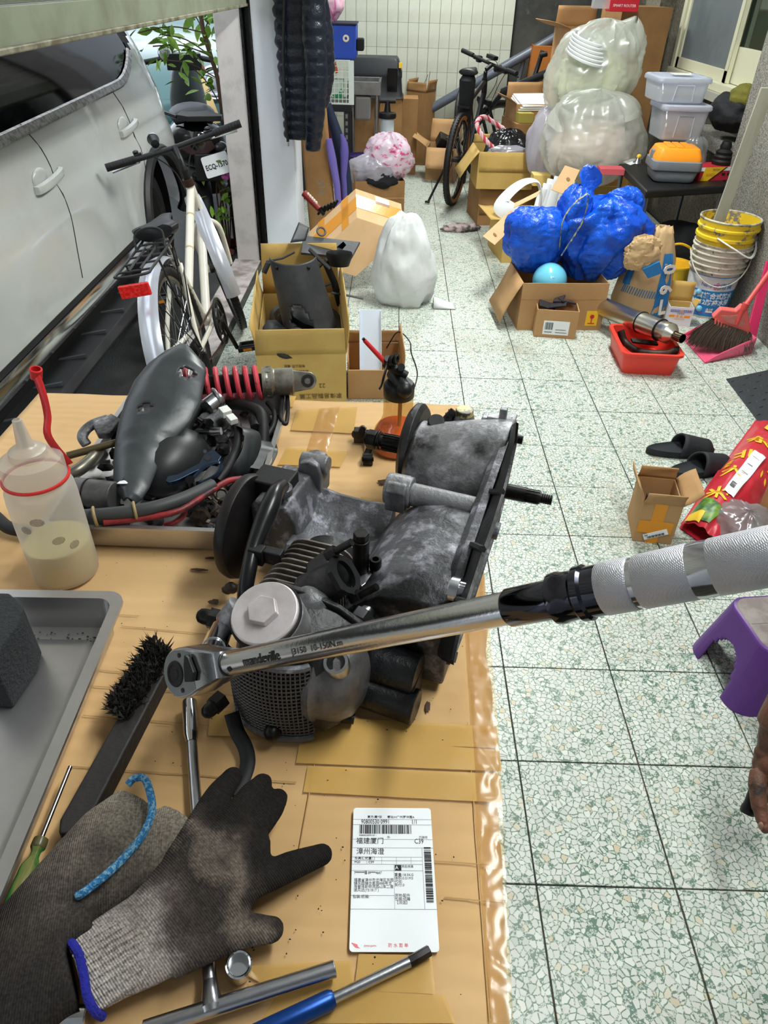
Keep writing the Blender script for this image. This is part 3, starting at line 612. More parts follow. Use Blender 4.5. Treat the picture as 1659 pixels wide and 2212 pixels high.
# cylinder with fins
b = EB(); b.cyl((-4, -60, 82), (0, -185, 86), 38, n=28); eb(b, 'cylinder_barrel', m_edark)
for k in range(9):
    y = -92-9.2*k; b = EB(); P = rrect(84+k*1.2, 92, 24, 6)
    b.slab([V((-3+x, y, 88+z)) for x, z in P], (0, 2.6, 0)); eb(b, 'cooling_fin', m_fin, bev=.8)
# cylinder head
b = EB(); P = [(-56, 20), (-58, 96), (-44, 130), (-12, 152), (18, 150), (58, 140), (86, 122), (94, 100), (92, 20)]
b.slab([V((x, -182, z)) for x, z in P], (0, -7, 0)); eb(b, 'gasket_flange', m_edark, bev=2)
b = EB(); b.rings([[V((18+(x-18)*k, y, 14+(z-14)*q)) for x, z in P] for y, k, q in ((-189, .96, .96), (-215, .9, .93), (-240, .78, .86), (-254, .62, .7))]); eb(b, 'cylinder_head', m_edark, bev=3)
cA = V((-.10, -.34, .93)).normalized(); cC = Lc(570, 1322, 172)
b = EB(); b.lathe([(30, -62), (36, -40), (36.5, -9), (34, -6)], cC, cA, n=40); eb(b, 'cap_collar', m_case2)
b = EB(); b.torus(cC-cA*6, cA, 35, 1.5, 40, 6); eb(b, 'seal_ring', m_rubber)
capb = EB(); capb.lathe([(0, -7), (33, -7), (34, -5), (34, -1.5), (32.5, 0), (0, 0)], cC, cA, n=48); cap = eb(capb, 'oil_filter_cap', m_cap, bev=.5, lab='dull silver round cap')
b = EB(); b.cyl(cC+V((0, 0, 0)), cC+cA*7, 16.5, 15.5, n=6, up=(0, 0, 1), ph=.28); eb(b, 'hex_boss', m_cap, bev=1, par=cap)
b = EB(); b.ell(Lc(672, 1308, 128), (24, 20, 22)); b.cyl(Lc(660, 1330, 118), Lc(700, 1310, 126), 15, n=16); b.ell(Lc(700, 1350, 118), (14, 12, 10)); eb(b, 'cast_bulge', m_case2)
# grille faced front cover with raised mesh
def gp(s, t, o=0):                                                 # s across, t up
    x = -42+94*s; y = -252-20*math.sin(PI*min(1, max(0, s)))**.7*(.55+.45*math.sin(PI*(.15+.7*t)))-o; return V((x, y, 8+112*t))
b = EB(); b.grid(lambda s, t: gp(s, t), 24, 20); b.build('grille_backing', m_edark, eng, solid=.0006, off=-1, sm=60)
b = EB()
for k in range(23): b.tube([gp(k/22, t/18, 1.2) for t in range(19)], 1.0, 4, caps=False)
for k in range(21): b.tube([gp(s/24, k/20, 1.2) for s in range(25)], 1.0, 4, caps=False)
eb(b, 'mesh_rib', mat('rib_grey', (88, 86, 86), .45, .4), kind='stuff')
for t_ in (0, 1): b = EB(); b.tube([gp(s/20, t_, 3) for s in range(21)], 4, 8); eb(b, 'cover_rim', m_case)
b = EB(); b.rings([[V((52+d, -214+ry*math.cos(a), 66+rz*math.sin(a))) for a in [2*PI*k/28 for k in range(28)]] for d, ry, rz in ((-8, 50, 54), (0, 52, 56), (4, 48, 52), (10, 47, 52), (24, 44, 50), (36, 34, 42), (43, 20, 26))]); eb(b, 'camshaft_cover', mat('cast_cover', (120, 117, 117), .4, .4, c2=(78, 76, 76), sc=14, lo=.4, hi=.65, bump=.12, bs=140, c3=(150, 148, 150), sc3=9, lo3=.6, hi3=.72), sm=50)
b = EB(); a0 = Lc(733, 1440, 100)+V((0, -8, 14)); ax = V((0, -.35, .9)).normalized(); b.lathe([(13, -26), (13.5, 0), (12.5, 3), (9.5, 3), (9, -8), (0, -8)], a0, ax, n=24); eb(b, 'filler_port', m_satin)
for u, v, h, r, ax in ((473, 1505, 44, 8, (-.3, -1, 0)), (604, 1552, 20, 9, (0, -1, -.1)), (462, 1312, 90, 9, (-1, -.2, .2))):
    b = EB(); c = Lc(u, v, h)+V((0, -16, 0)); ax = V(ax).normalized(); b.cyl(c-ax*16, c-ax*3, r*1.35, n=6); b.lathe([(r, -6), (r, 3), (r*.85, 8), (r*.45, 11), (0, 12)], c, ax, n=16); eb(b, 'acorn_nut', m_dsteel)
b = EB(); b.cyl(Lc(735, 1548, 14), Lc(765, 1553, 12), 6, n=10); b.slab([Lc(710, 1535, 14), Lc(745, 1537, 14), Lc(745, 1552, 12), Lc(712, 1548, 12)], (0, 0, -8)); eb(b, 'lower_bolt', m_dsteel)
# intake flange
vn = -ray(748, 1240).normalized(); nI = (vn*.53+(RX*.88+UP*.47)*.85).normalized(); mI = (RX*27-UP*50); mI = (mI-nI*mI.dot(nI)).normalized(); pI = nI.cross(mI)
TI = AX(E(748, 1240, .158), mI, pI, nI) @ M.Scale(.00118, 4)
b = B(TI); out = []; hole = []; n = 40
for k in range(n):
    a = 2*PI*k/n; c, s_ = math.cos(a), math.sin(a)
    r = max(20.5/max(abs(c)*.66+abs(s_)*.98, .01)*.86, 18.5) if abs(c) > .55 else 18.5/max(abs(s_), .8)*.95
    out.append((min(r, 27)*c, min(r, 24)*s_)); hole.append((13.5*c, 10.5*s_))
b.rings([[V((x, y, 0)) for x, y in hole], [V((x, y, 0)) for x, y in out], [V((x, y, -5)) for x, y in out], [V((x, y, -5)) for x, y in hole]], closed=True)
flg = b.build('intake_flange', m_blackgl if 0 else mat('black_phenolic', (22, 22, 23), .42), eng, sm=50)
b = B(TI); b.lathe([(19, -48), (17, -5.2), (13.6, -5.2), (12, -30), (0, -30)], n=28); b.build('intake_pipe', m_edark, eng)
b = B(TI); b.lathe([(13.3, -26), (13.6, -5), (12.8, -4.5), (12.3, -26)], n=28, caps=False); b.build('port_liner', m_satin, eng)
for sx in (-1, 1):
    b = B(TI); b.cyl((sx*22.5, 0, -8), (sx*22.5, 0, 22), 3.4, n=12); b.cyl((sx*22.5, 0, -8), (sx*22.5, 0, 2.5), 6, n=6); b.build('flange_stud', m_dsteel, eng)
b = EB(); b.slab([Lc(660, 1215, 146), Lc(702, 1182, 150), Lc(712, 1200, 150), Lc(728, 1268, 146), Lc(705, 1300, 140), Lc(665, 1290, 138)], (0, 0, -60)); eb(b, 'manifold_block', m_edark, bev=4)
# sleeve nut, tensioner, small screws
b = EB(); p = Lc(779, 1232, 118); b.cyl(p, p+V((2, -4, 50)), 9.6, n=24); eb(b, 'sleeve', m_dsteel, bev=1)
b = EB(); b.cyl(p+V((2, -4, 50)), p+V((2, -4, 59)), 9, n=6, ph=.3); eb(b, 'sleeve_bolt', m_dsteel, bev=1)
b = EB(); p, q = Lc(850, 1240, 112), Lc(788, 1326, 100); b.cyl(p, q, 9, n=18); b.cyl(q, q+(q-p).normalized()*12, 13, n=6)
for t in (.15, .3, .45, .6, .75): b.torus(lerp(p, q, t), q-p, 9, .6, 18, 4)
eb(b, 'chain_tensioner', m_satin)
b = EB(); b.cyl(Lc(824, 1300, 92), Lc(838, 1302, 92), 14, n=20); eb(b, 'tensioner_washer', m_case2)
b = EB(); b.slab([Lc(772, 1250, 118), Lc(800, 1222, 122), Lc(828, 1212, 124), Lc(830, 1230, 122), Lc(780, 1268, 116)], (0, 0, -14)); eb(b, 'silver_bracket', m_satin, bev=1.5)
b = EB(); p = Lc(811, 1226, 124); b.lathe([(0, 0), (7, 0), (7, 12), (6.3, 13), (4, 13), (4, 6), (0, 6)], p, (0, 0, 1), n=18); eb(b, 'socket_screw', m_dsteel)
# black canister parts low on the right, dark plate, spark boss, drain strap
b = EB(); b.cyl((70, -165, 44), (142, -168, 44), 25, n=22); b.box((96, -150, 30), (70, 50, 58)); eb(b, 'upper_canister', mat('black_cast_part', (20, 21, 24), .38, bump=.2, bs=120), bev=2)
b = EB(); b.cyl((86, -188, 21), (148, -192, 21), 20, n=22); b.box((112, -170, 22), (62, 40, 40)); eb(b, 'lower_canister', MATS['black_cast_part'], bev=2)
b = EB(); b.slab([Lc(862, 1392, 62), Lc(985, 1338, 72), Lc(974, 1422, 52), Lc(920, 1412, 56)], (0, 0, -12)); eb(b, 'dark_plate', m_edark, bev=1)
p = Lc(500, 1338, 128); q = Lc(478, 1360, 118)
b = EB(); b.cyl(p+(p-q), lerp(p, q, .4), 17, 14, n=20); eb(b, 'plug_boss', m_case2)
b = EB(); b.torus(lerp(p, q, .45), q-p, 12, 2, 20, 6); eb(b, 'copper_washer', mat('copper', (190, 110, 70), .35, 1))
b = EB(); b.tube(smooth_path([Lc(500, 1540, 26), Lc(512, 1580, 14), Lc(530, 1615, 10), Lc(535, 1650, 9), Lc(522, 1690, 8), Lc(505, 1720, 8)], 5), 8, 8, flat=.45, up=(0, 0, 1)); eb(b, 'drain_strap', m_rubber)
b = EB(); b.ell(Lc(500, 1270, 24), (10, 8, 8), n=8, m=5); b.ell(Lc(490, 1275, 18), (8, 5, 6), n=8, m=5); eb(b, 'greasy_clump', mat('brown_grease', (44, 32, 24), .5))
# ================================================================ torque wrench
P0, P1 = pd(408, 1450, .605), pd(1720, 1190, .322); wA = (P1-P0).normalized()
def wu(u):
    lo, hi = -.05, 1.2
    for _ in range(40):
        m_ = (lo+hi)/2; d = (P0+(P1-P0)*m_)-CAMP; uu = 829.5+F_PX*d.dot(RX)/d.dot(FW)
        if uu < u: lo = m_
        else: hi = m_
    return P0+(P1-P0)*lo
tw = thing('torque_wrench', 'long chrome torque wrench with knurled handle, its socket on the engine', 'wrench', P0)
vn = (CAMP-P0).normalized(); wN = (vn-wA*vn.dot(wA)).normalized(); wP = wN.cross(wA)
WT = AX(P0, wA, wP, wN)
def wl(u): return (wu(u)-P0).length
m_wr = mat('satin_chrome', (200, 200, 202), .2, 1, bump=.02, bs=200)
m_kn = bpy.data.materials.new('knurled_steel'); MATS['knurled_steel'] = m_kn; m_kn.use_nodes = True
nt = m_kn.node_tree; p_ = nt.nodes['Principled BSDF']; p_.inputs['Base Color'].default_value = lin((206, 206, 214)); p_.inputs['Metallic'].default_value = .75; p_.inputs['Roughness'].default_value = .42
vo = nt.nodes.new('ShaderNodeTexVoronoi'); vo.inputs['Scale'].default_value = 1400; vo.inputs['Randomness'].default_value = .1; tc = nt.nodes.new('ShaderNodeTexCoord'); nt.links.new(tc.outputs['Object'], vo.inputs['Vector'])
bn = nt.nodes.new('ShaderNodeBump'); bn.inputs['Strength'].default_value = .45; bn.inputs['Distance'].default_value = .001; bn.invert = True; nt.links.new(vo.outputs[0], bn.inputs['Height']); nt.links.new(bn.outputs[0], p_.inputs['Normal'])
L0 = wl(500); hd = []
for k in range(28):
    a = PI/2+PI*k/27 ; hd.append((-.000+.0215*math.cos(a), .0215*math.sin(a)))
hd += [(.012, -.0205), (.024, -.017), (L0-.004, -.0105), (L0-.004, .0105), (.024, .017), (.012, .0205)]
b = B(WT); b.rings([[V((x*k, y*k, z)) for x, y in hd] for k, z in ((.86, -.018), (.98, -.015), (1, -.009), (1, .006), (.965, .010), (.93, .011))]); head = b.build('ratchet_head', m_wr, tw, sm=50)
b = B(WT); b.slab([V((x*.90, y*.90, .0115)) for x, y in hd if x < L0*.8], (0, 0, -.001)); b.build('face_plate', mat('plate_grey', (150, 153, 156), .35, .9), head, bev=.0003)
b = B(WT); b.lathe([(0, .0125), (.0045, .0125), (.0052, .0119), (.008, .0119), (.0085, .0125), (.0105, .0125), (.0112, .0117)], (-.003, 0, 0), n=32); b.build('release_button', m_black, head)
b = B(WT); b.rings([[V((.020+x, .002+y, z)) for x, y in ((-.006, -.010), (.004, -.011), (.008, -.004), (.003, .009), (-.001, .012), (-.004, .004))] for z in (.0115, .016)]); b.build('direction_lever', m_black, head, bev=.001)
for x, y in ((.006, .0145), (.004, -.0145)):
    b = B(WT); b.lathe([(.0017, .012), (.0021, .0119)], (x, y, 0), n=12); b.build('screw', m_black, head)
rT = .0100
b = B(WT); b.lathe([(.0085, L0-.006), (rT, L0-.002), (rT, wl(1100))], (0, 0, 0), (1, 0, 0), n=36); tubeo = b.build('tube', m_wr, tw)
b = B(WT); b.torus((L0-.003, 0, 0), (1, 0, 0), rT-.0004, .0010, 36, 6); b.build('neck_ring', m_black, tw)
b = B(WT); b.lathe([(0, -.0004), (.0022, -.0004), (.0022, .0004), (0, .0004)], (L0+.0075, -.0045, math.sqrt(rT**2-.0045**2)), (0, -.45, .89), n=16); b.build('pivot_pin', m_black, tw)
m_bchrome = mat('black_chrome', (70, 70, 78), .1, 1)
b = B(WT); b.lathe([(rT, wl(1096)), (rT+.0014, wl(1102)), (rT+.0014, wl(1200))], (0, 0, 0), (1, 0, 0), n=36); b.build('dark_sleeve', m_bchrome, tw)
b = B(WT); b.lathe([(rT+.001, wl(1193)), (.0145, wl(1200)), (.0148, wl(1215)), (.0138, wl(1225)), (.0138, wl(1248)), (.0155, wl(1255)), (.0155, wl(1270)), (.0140, wl(1276)), (.0140, wl(1305))], (0, 0, 0), (1, 0, 0), n=40); b.build('lock_collar', m_bchrome, tw)
for ua, ub in ((1302, 1371), (1382, 1500), (1542, 1720)):
    b = B(WT); b.lathe([(0, wl(ua)), (.0138, wl(ua)), (.0143, wl(ua)+.001), (.0143, wl(ub)-.001), (.0138, wl(ub)), (0, wl(ub))], (0, 0, 0), (1, 0, 0), n=48); b.build('knurled_grip', m_kn, tw)
b = B(WT); b.lathe([(.0134, wl(1366)), (.0134, wl(1386)), (0, wl(1386))], (0, 0, 0), (1, 0, 0), n=40); b.lathe([(.0139, wl(1496)), (.0142, wl(1515)), (.0139, wl(1546)), (0, wl(1546))], (0, 0, 0), (1, 0, 0), n=40); b.build('grip_ring', m_chrome, tw)
b = B(WT); b.lathe([(.0143, wl(1720)), (.0143, wl(1720)+.09), (.010, wl(1720)+.1), (0, wl(1720)+.1)], (0, 0, 0), (1, 0, 0), n=40); b.build('grip_end', m_kn, tw)
def text_cyl(s, size, x0, ang, r, T, m, parent, sx=1, bold=0):
    o = text(s, size, M.Identity(4), m, parent, al='LEFT', ext=0, bold=bold, sx=sx)
    bm = bmesh.new(); bm.from_mesh(o.data); bmesh.ops.triangulate(bm, faces=bm.faces); bmesh.ops.subdivide_edges(bm, edges=[e for e in bm.edges if e.calc_length() > .0012], cuts=3, use_grid_fill=True); bm.to_mesh(o.data); bm.free()
    Wp = WM[parent]; Wi = Wp.inverted()
    for vt in o.data.vertices:
        p = Wp @ vt.co; a = ang-p.y/r; rr = r+.00035+p.z
        vt.co = Wi @ (T @ V((x0+p.x, -rr*math.sin(a), rr*math.cos(a))))
    return o
m_etch = mat('etched_print', (58, 56, 54), .6, .3)
text_cyl('mandeville', .0105, wl(545), .12, rT, WT, m_etch, tw, sx=.95, bold=.0002)
text_cyl('J3150  10-150N.m', .0066, wl(650), .10, rT, WT, m_etch, tw, sx=1.05)
qb = ET @ q; ab = (P0-wN*.018)
b = B(); b.cyl(lerp(ab, qb, -.02), lerp(ab, qb, .45), .0105, .0105, n=24); b.cyl(lerp(ab, qb, .45), lerp(ab, qb, .97), .0118, n=24); b.build('drive_socket', m_chrome, tw, bev=.0008)
# ================================================================ things in the parts tray
fe = thing('plastic_fender', 'black plastic fender cover with screw holes lying on top of the parts tray', 'fender', E(330, 930, .05))
rows = [((266, 1080), (292, 1086), .045), ((252, 1062), (306, 1075), .05), ((244, 1035), (322, 1050), .058), ((243, 990), (342, 1000), .068), ((246, 950), (372, 948), .082), ((256, 900), (412, 905), .098), ((268, 860), (432, 866), .112), ((288, 815), (440, 822), .125), ((318, 778), (445, 795), .135), ((345, 760), (442, 780), .137), ((372, 752), (428, 768), .135)]
def fpt(s, t):
    k = min(t*(len(rows)-1), len(rows)-1.0001); i = int(k); f = k-i; f = f*f*(3-2*f) if 0 else f
    a0, b0, h0 = rows[i]; a1, b1, h1 = rows[i+1]
    ua, va = a0[0]+(a1[0]-a0[0])*f, a0[1]+(a1[1]-a0[1])*f; ub, vb = b0[0]+(b1[0]-b0[0])*f, b0[1]+(b1[1]-b0[1])*f; h = h0+(h1-h0)*f
    A, Bq = E(ua, va, h), E(ub, vb, h-.004); p = lerp(A, Bq, s); arch = .022*(.4+.6*min(1, t*1.6))
    p.z += arch*(math.sin(PI*s)**.8) - arch*.3; 
    if t > .42 and abs(s-.5) < .2: p.z -= .003*(1-abs(s-.5)/.2)*min(1, (t-.42)*9)*min(1, max(0, (.86-t)*8))
    if .37 < t < .41: p.z -= .002
    return p
NU, NV = 36, 64; b = B()
ids = [[b.v(fpt(i/NU, j/NV)) for i in range(NU+1)] for j in range(NV+1)]
holes = [(.32, .16, .11, .02), (.36, .52, .10, .022), (.76, .72, .12, .028), (.10, .85, .09, .02)]
for j in range(NV):
    for i in range(NU):
        s, t = (i+.5)/NU, (j+.5)/NV
        if any(((s-a)/c)**2+((t-e)/d)**2 < 1 for a, e, c, d in holes): continue
        b.f(ids[j][i], ids[j][i+1], ids[j+1][i+1], ids[j+1][i])
b.build('fender_shell', mat('scuffed_black_plastic', (58, 61, 64), .34, c2=(74, 77, 79), sc=10, lo=.5, hi=.7, bump=.05, bs=50), fe, solid=.0035, off=-1, sm=60)
b = B(); p = fpt(.30, .155); b.slab([p+V(d) for d in ((-.008, -.003, .001), (.006, -.004, .002), (.009, .001, .001), (.001, .003, .003), (-.006, .003, .001))], (0, 0, -.001)); b.build('torn_sticker', m_paper, fe, sm=0, label='torn white sticker')
# shock absorber
ss = thing('shock_absorber', 'used shock absorber with red coil spring and silver body on the parts tray rim', 'shock absorber', E(560, 840, .06))
pa, pb = E(435, 832, .075), E(672, 822, .075); ax = (pb-pa).normalized(); Ln = (pb-pa).length
def sa(u): return pa+ax*(Ln*(u-435)/237)
b = B(); b.spring(sa(400), sa(568), .0275, .0046, 8, 18, 8); b.build('coil_spring', mat('faded_red_paint', (206, 66, 80), .5, c2=(96, 48, 40), sc=60, lo=.58, hi=.68, bump=.1), ss)
b = B(); b.cyl(sa(400), sa(570), .0165, n=20); b.build('damper_rod', m_rubber, ss)
b = B(); b.lathe([(0, 0), (.027, 0), (.0275, .004), (.0265, .010), (.028, .012), (.0285, .016), (.025, .018), (.023, .022), (.0245, .026), (.0245, .050), (.0255, .053), (.022, .056), (0, .056)], sa(566), ax, n=36); b.build('damper_body', mat('worn_alloy', (164, 160, 150), .38, .7, c2=(116, 110, 100), sc=22, lo=.45, hi=.65, bump=.1), ss)
b = B()
for k in range(10): a = 2*PI*k/10; x, y, z = frame(ax); b.box(sa(580)+x*(.026*math.cos(a))+y*(.026*math.sin(a)), (.008, .006, .006), M((ax, -x*math.sin(a)+y*math.cos(a), x*math.cos(a)+y*math.sin(a))).transposed())
b.build('castle_nut', MATS['worn_alloy'], ss)
ec = sa(664); x, y, z = frame(ax, V((0, 0, 1))); nE = (CAMP-ec); nE = (nE-ax*nE.dot(ax)).normalized()
TE = AX(ec, ax, nE.cross(ax), nE); P = [(-.034, .021), (-.034, -.021), (-.004, -.0165)]+[(.0165*math.cos(a), .0165*math.sin(a)) for a in [-1.2+2.4*k/10 for k in range(11)]]+[(-.004, .0165)]
b = B(TE); b.slab([V((px_, py_, .012)) for px_, py_ in P], (0, 0, -.024)); b.build('eye_lug', MATS['worn_alloy'], ss, bev=.002)
b = B(TE); b.lathe([(.006, .0135), (.0112, .0135), (.0112, -.0135), (.006, -.0135)], n=24, caps=False); b.lathe([(.006, .014), (.006, -.014)], n=20, caps=False); b.build('bushing', m_rubber, ss)
b = B(TE); b.lathe([(0, .0126), (.0045, .0126)], n=18, caps=False); b.build('bush_hole', m_cardy, ss, sm=0) if 0 else None
# carburettor, hoses, belts and other greasy parts
cb = thing('carburettor', 'small grey carburettor with brass and chrome fittings in the parts tray', 'carburettor', E(470, 920, .02))
b = B(); b.cyl(E(452, 925, .05), E(480, 905, .055), .018, n=20); b.box(E(455, 915, .045), (.03, .03, .03)); b.cyl(E(445, 905, .06), E(450, 915, .03), .012, n=14); b.build('body', m_case2, cb, bev=.002)
b = B(); b.cyl(E(446, 882, .075), E(472, 862, .08), .016, n=20); b.torus(E(470, 862, .08), (1, .6, .3), .017, .004, 24, 8); b.build('choke_dome', m_satin, cb)
b = B(); b.cyl(E(425, 932, .05), E(480, 932, .055), .0045, n=10); b.cyl(E(455, 932, .056), E(478, 931, .058), .0065, n=12); b.build('fuel_spigot', m_satin, cb)
b = B(); b.cyl(E(449, 912, .068), E(453, 914, .078), .007, n=6); b.cyl(E(430, 905, .06), E(440, 912, .062), .004, n=8); b.cyl(E(436, 925, .06), E(443, 915, .066), .004, n=8); b.build('adjust_screw', m_dsteel, cb)
def hose(name, label, cat, pts, r, m, grp=None, n=10, k=6):
    return B().tube(smooth_path([E(*p) for p in pts], k), r, n).build(name, m, None, label=label, cat=cat, group=grp)
hose('intake_hose', 'black rubber hose curling around the carburettor in the parts tray', 'hose', [(455, 882, .06), (425, 890, .06), (405, 920, .055), (402, 950, .05), (420, 975, .045), (445, 980, .04)], .0085, m_rubber)
hose('radiator_hose', 'thick black hose arching under the red spring in the parts tray', 'hose', [(490, 872, .04), (525, 875, .055), (560, 890, .06), (568, 920, .05), (568, 960, .03)], .010, m_rubber)
hose('wiring_loom', 'black taped cable ending in a white connector in the parts tray', 'cable', [(512, 915, .06), (515, 940, .06), (508, 975, .05), (492, 1010, .045), (470, 1040, .04)], .007, m_rubber)
hose('throttle_cable', 'thin black cable looped at the far right corner of the parts tray', 'cable', [(610, 855, .05), (606, 900, .045), (618, 915, .04), (622, 880, .045), (620, 850, .05)], .0038, m_rubber)
hose('breather_tube', 'thin black tube bent down beside the drive belts in the tray', 'hose', [(578, 870, .05), (592, 890, .05), (590, 920, .04), (575, 945, .035), (565, 970, .02)], .0045, m_rubber)
hose('grey_loom_sleeve', 'thick grey sleeved cable lying along the near rim of the tray', 'cable', [(185, 1115, .05), (250, 1110, .055), (330, 1098, .058), (400, 1076, .055), (460, 1048, .05)], .0105, mat('grey_sleeve', (62, 64, 64), .55))
hose('red_battery_cable', 'dirty red cable running beside the grey sleeved cable in the tray', 'cable', [(225, 1128, .048), (320, 1118, .05), (390, 1102, .052), (450, 1065, .05), (490, 1040, .045), (522, 1034, .04)], .0048, mat('dirty_red_rubber', (150, 40, 44), .5, c2=(70, 30, 30), sc=40))
hose('red_branch_cable', 'short red cable branching down to the near rim of the tray', 'cable', [(400, 1100, .045), (395, 1115, .035), (375, 1130, .03), (355, 1135, .028)], .0045, MATS['dirty_red_rubber'])
hose('black_table_hose', 'black rubber hose end on the cardboard left of the oil bottle', 'hose', [(-30, 1095, .012), (0, 1125, .012), (20, 1140, .012), (60, 1148, .012)], .0095, m_rubber)
for u, v in ((292, 1104), (205, 1115)):
    p = E(u-85*0, v, .057); B().torus(p, E(u+30, v-6, .057)-p, .0125, .0022, 20, 6).build('rubber_band', mat('tan_rubber', (156, 136, 92), .6), None, label='tan rubber band around the grey sleeved cable, %s one' % ('farther along' if u > 250 else 'near the bottle'), cat='rubber band', group='tan bands on the grey cable')
wc = thing('wire_connector', 'white plastic plug connector on top of the parts tray heap', 'connector', E(490, 893, .07))
q0, q1 = E(478, 880, .085), E(507, 912, .08); d_ = (q1-q0).normalized(); R_ = M(frame(d_)).transposed()
b = B(); b.box(lerp(q0, q1, .3), (.016, .012, .018), R_); b.build('plug', m_whitep, wc, bev=.001); B().box(lerp(q0, q1, .8), (.013, .010, .018), R_).build('socket', m_whitep, wc, bev=.001)
for i, (P, lab) in enumerate((([(508, 918, .072), (526, 930, .075), (524, 968, .06), (502, 1008, .045), (482, 1032, .03)], 'black drive belt loop lying open beside the wiring in the tray'), ([(560, 950, .05), (562, 968, .05), (551, 992, .042), (540, 1010, .036)], 'shiny worn drive belt loop at the right rim of the tray'))):
    pts = smooth_path([E(*p) for p in P], 8); wv = V((.024, .010, -.012)) if i == 0 else V((.026, .008, -.010))
    b = B(); n = len(pts)
    b.rings([[p, p+wv, p+wv+V((0, .003, -.004)), p+V((0, .003, -.004))] for p in pts]); b.build('drive_belt', mat('worn_belt', (46, 50, 52), .42, c2=(26, 28, 30), sc=22, lo=.4, hi=.65, stretch=(4, 1, 1)), None, label=lab, cat='belt', sm=60)
bl = thing('brake_lever', 'blue-black machined brake lever with cutouts in the parts tray', 'lever', E(430, 1000, .06)); m_lev = mat('blue_black_anodised', (52, 68, 92), .22, .9)
b = B(); P = [(358, 1038), (362, 1028), (385, 1024), (430, 1000), (443, 978), (462, 970), (478, 985), (470, 1000), (455, 998), (445, 1008), (425, 1016), (385, 1036), (365, 1042)]
b.slab([E(u, v, .066) for u, v in P], (0, 0, -.007)); b.build('lever_blade', m_lev, bl, bev=.001)
b = B(); b.slab([E(u, v, .0665) for u, v in ((440, 990), (444, 983), (453, 984), (455, 992), (448, 996))], (0, 0, -.001)); b.build('cutout', m_black, bl, sm=0)
B().tube(smooth_path([E(415, 1035, .06), (E(440, 1010, .066)), E(460, 1000, .066), E(478, 1002, .062), E(470, 1025, .06), E(440, 1042, .055), E(425, 1045, .052)], 5), .0035, 6, flat=.7).build('second_lever', m_lev, bl)
b = B(); b.cyl(E(412, 1048, .045), E(410, 1036, .062), .007, n=10); b.build('lever_ball', m_blackgl, bl)
ab_ = thing('airbox', 'large black plastic airbox under the fender in the parts tray', 'airbox', E(370, 1000, .02))
b = B(); b.ell(E(372, 1000, .03), (.052, .075, .05), R=Euler((0, 0, -.35)).to_matrix(), n=24, m=12); b.ell(E(358, 955, .055), (.025, .03, .03), n=16, m=8); b.build('shell', mat('matt_black_moulding', (38, 39, 41), .42), ab_, sm=60)
B().torus(E(372, 962, .066), (.1, -.3, 1), .022, .004, 24, 8).build('inlet_rim', m_black, ab_)
sm_ = thing('starter_motor', 'grey metal starter motor cylinder at the left end of the parts tray', 'motor', E(210, 1060, .02))
b = B(); b.cyl(E(160, 1062, .045), E(248, 1072, .045), .0215, n=28); b.build('motor_body', mat('dull_zinc', (112, 110, 110), .5, .5, c2=(80, 78, 78), sc=12), sm_, bev=.002)
B().torus(E(190, 1066, .045), E(248, 1072, .045)-E(160, 1062, .045), .0216, .0015, 28, 6).build('motor_band', m_dsteel, sm_)
hose('bronze_pipe', 'straight bronze coloured pipe at the left rim of the parts tray', 'pipe', [(145, 985, .06), (200, 970, .062), (255, 955, .064)], .006, mat('bronze_pipe', (92, 80, 56), .4, .6))
hose('exhaust_stub', 'bent grey steel pipe below the bronze pipe in the parts tray', 'pipe', [(140, 1030, .05), (170, 1015, .055), (195, 995, .055), (212, 975, .05)], .010, mat('grey_pipe', (124, 120, 108), .38, .8))
br = thing('engine_bracket', 'cast metal hinge bracket at the far left of the parts tray', 'bracket', E(215, 925, .04))
b = B(); b.tube(smooth_path([E(188, 962, .05), E(178, 945, .06), E(186, 928, .065), E(205, 915, .07), E(235, 905, .07)], 5), .009, 8, flat=.6); b.slab([E(200, 915, .075), E(240, 892, .075), E(262, 905, .075), E(235, 935, .07), E(210, 935, .07)], (0, 0, -.012)); b.build('casting', m_case2, br, bev=.002)
b = B(); b.cyl(E(238, 940, .05), E(262, 935, .05), .012, n=16); b.build('pivot_bush', m_rubber, br)
# loose bolts
m_bolt = mat('oily_bolt', (92, 82, 70), .4, .8, c2=(52, 46, 40), sc=60)
def bolt(name, label, p, d, L, r, group='loose fasteners in the parts tray'):
    t = thing(name, label, 'bolt', p, group); p, d = V(p), V(d).normalized()
    B().cyl(p, p+d*(r*1.4), r*1.9, n=6).build('bolt_head', m_bolt, t, bev=.0004)
    b = B(); b.cyl(p+d*(r*1.4), p+d*L, r, n=10)
    for k in range(int((L-r*2)/.0022)): b.torus(p+d*(r*2+.0022*k), d, r, .0006, 10, 4)
    b.build('threaded_shank', m_bolt, t); return t
BL = [(470, 1108, 495, 1128, .03, .0042, 'bolt lying nearest the flywheel side at the near tray rim'), (495, 1100, 512, 1128, .026, .0045, 'bolt with washer next to the near tray rim, touching the flywheel'), (445, 1130, 462, 1138, .018, .0036, 'small bolt at the near rim of the tray'), (478, 1082, 500, 1105, .03, .004, 'bolt lying under the red cable end'), (520, 1070, 540, 1090, .03, .0055, 'brass coloured stud bolt beside the flywheel'), (540, 1040, 545, 1062, .026, .005, 'bolt standing head up beside the drive belt'), (490, 1052, 525, 1070, .034, .0048, 'long golden threaded bolt below the drive belt'), (455, 1085, 470, 1100, .022, .004, 'bolt lying beside the two round washers'), (430, 1120, 440, 1105, .025, .008, 'large hex bolt at the near rim of the tray')]
for u, v, u2, v2, L, r, lab in BL: bolt('bolt', lab, E(u, v, .018), E(u2, v2, .014)-E(u, v, .018), L, r)
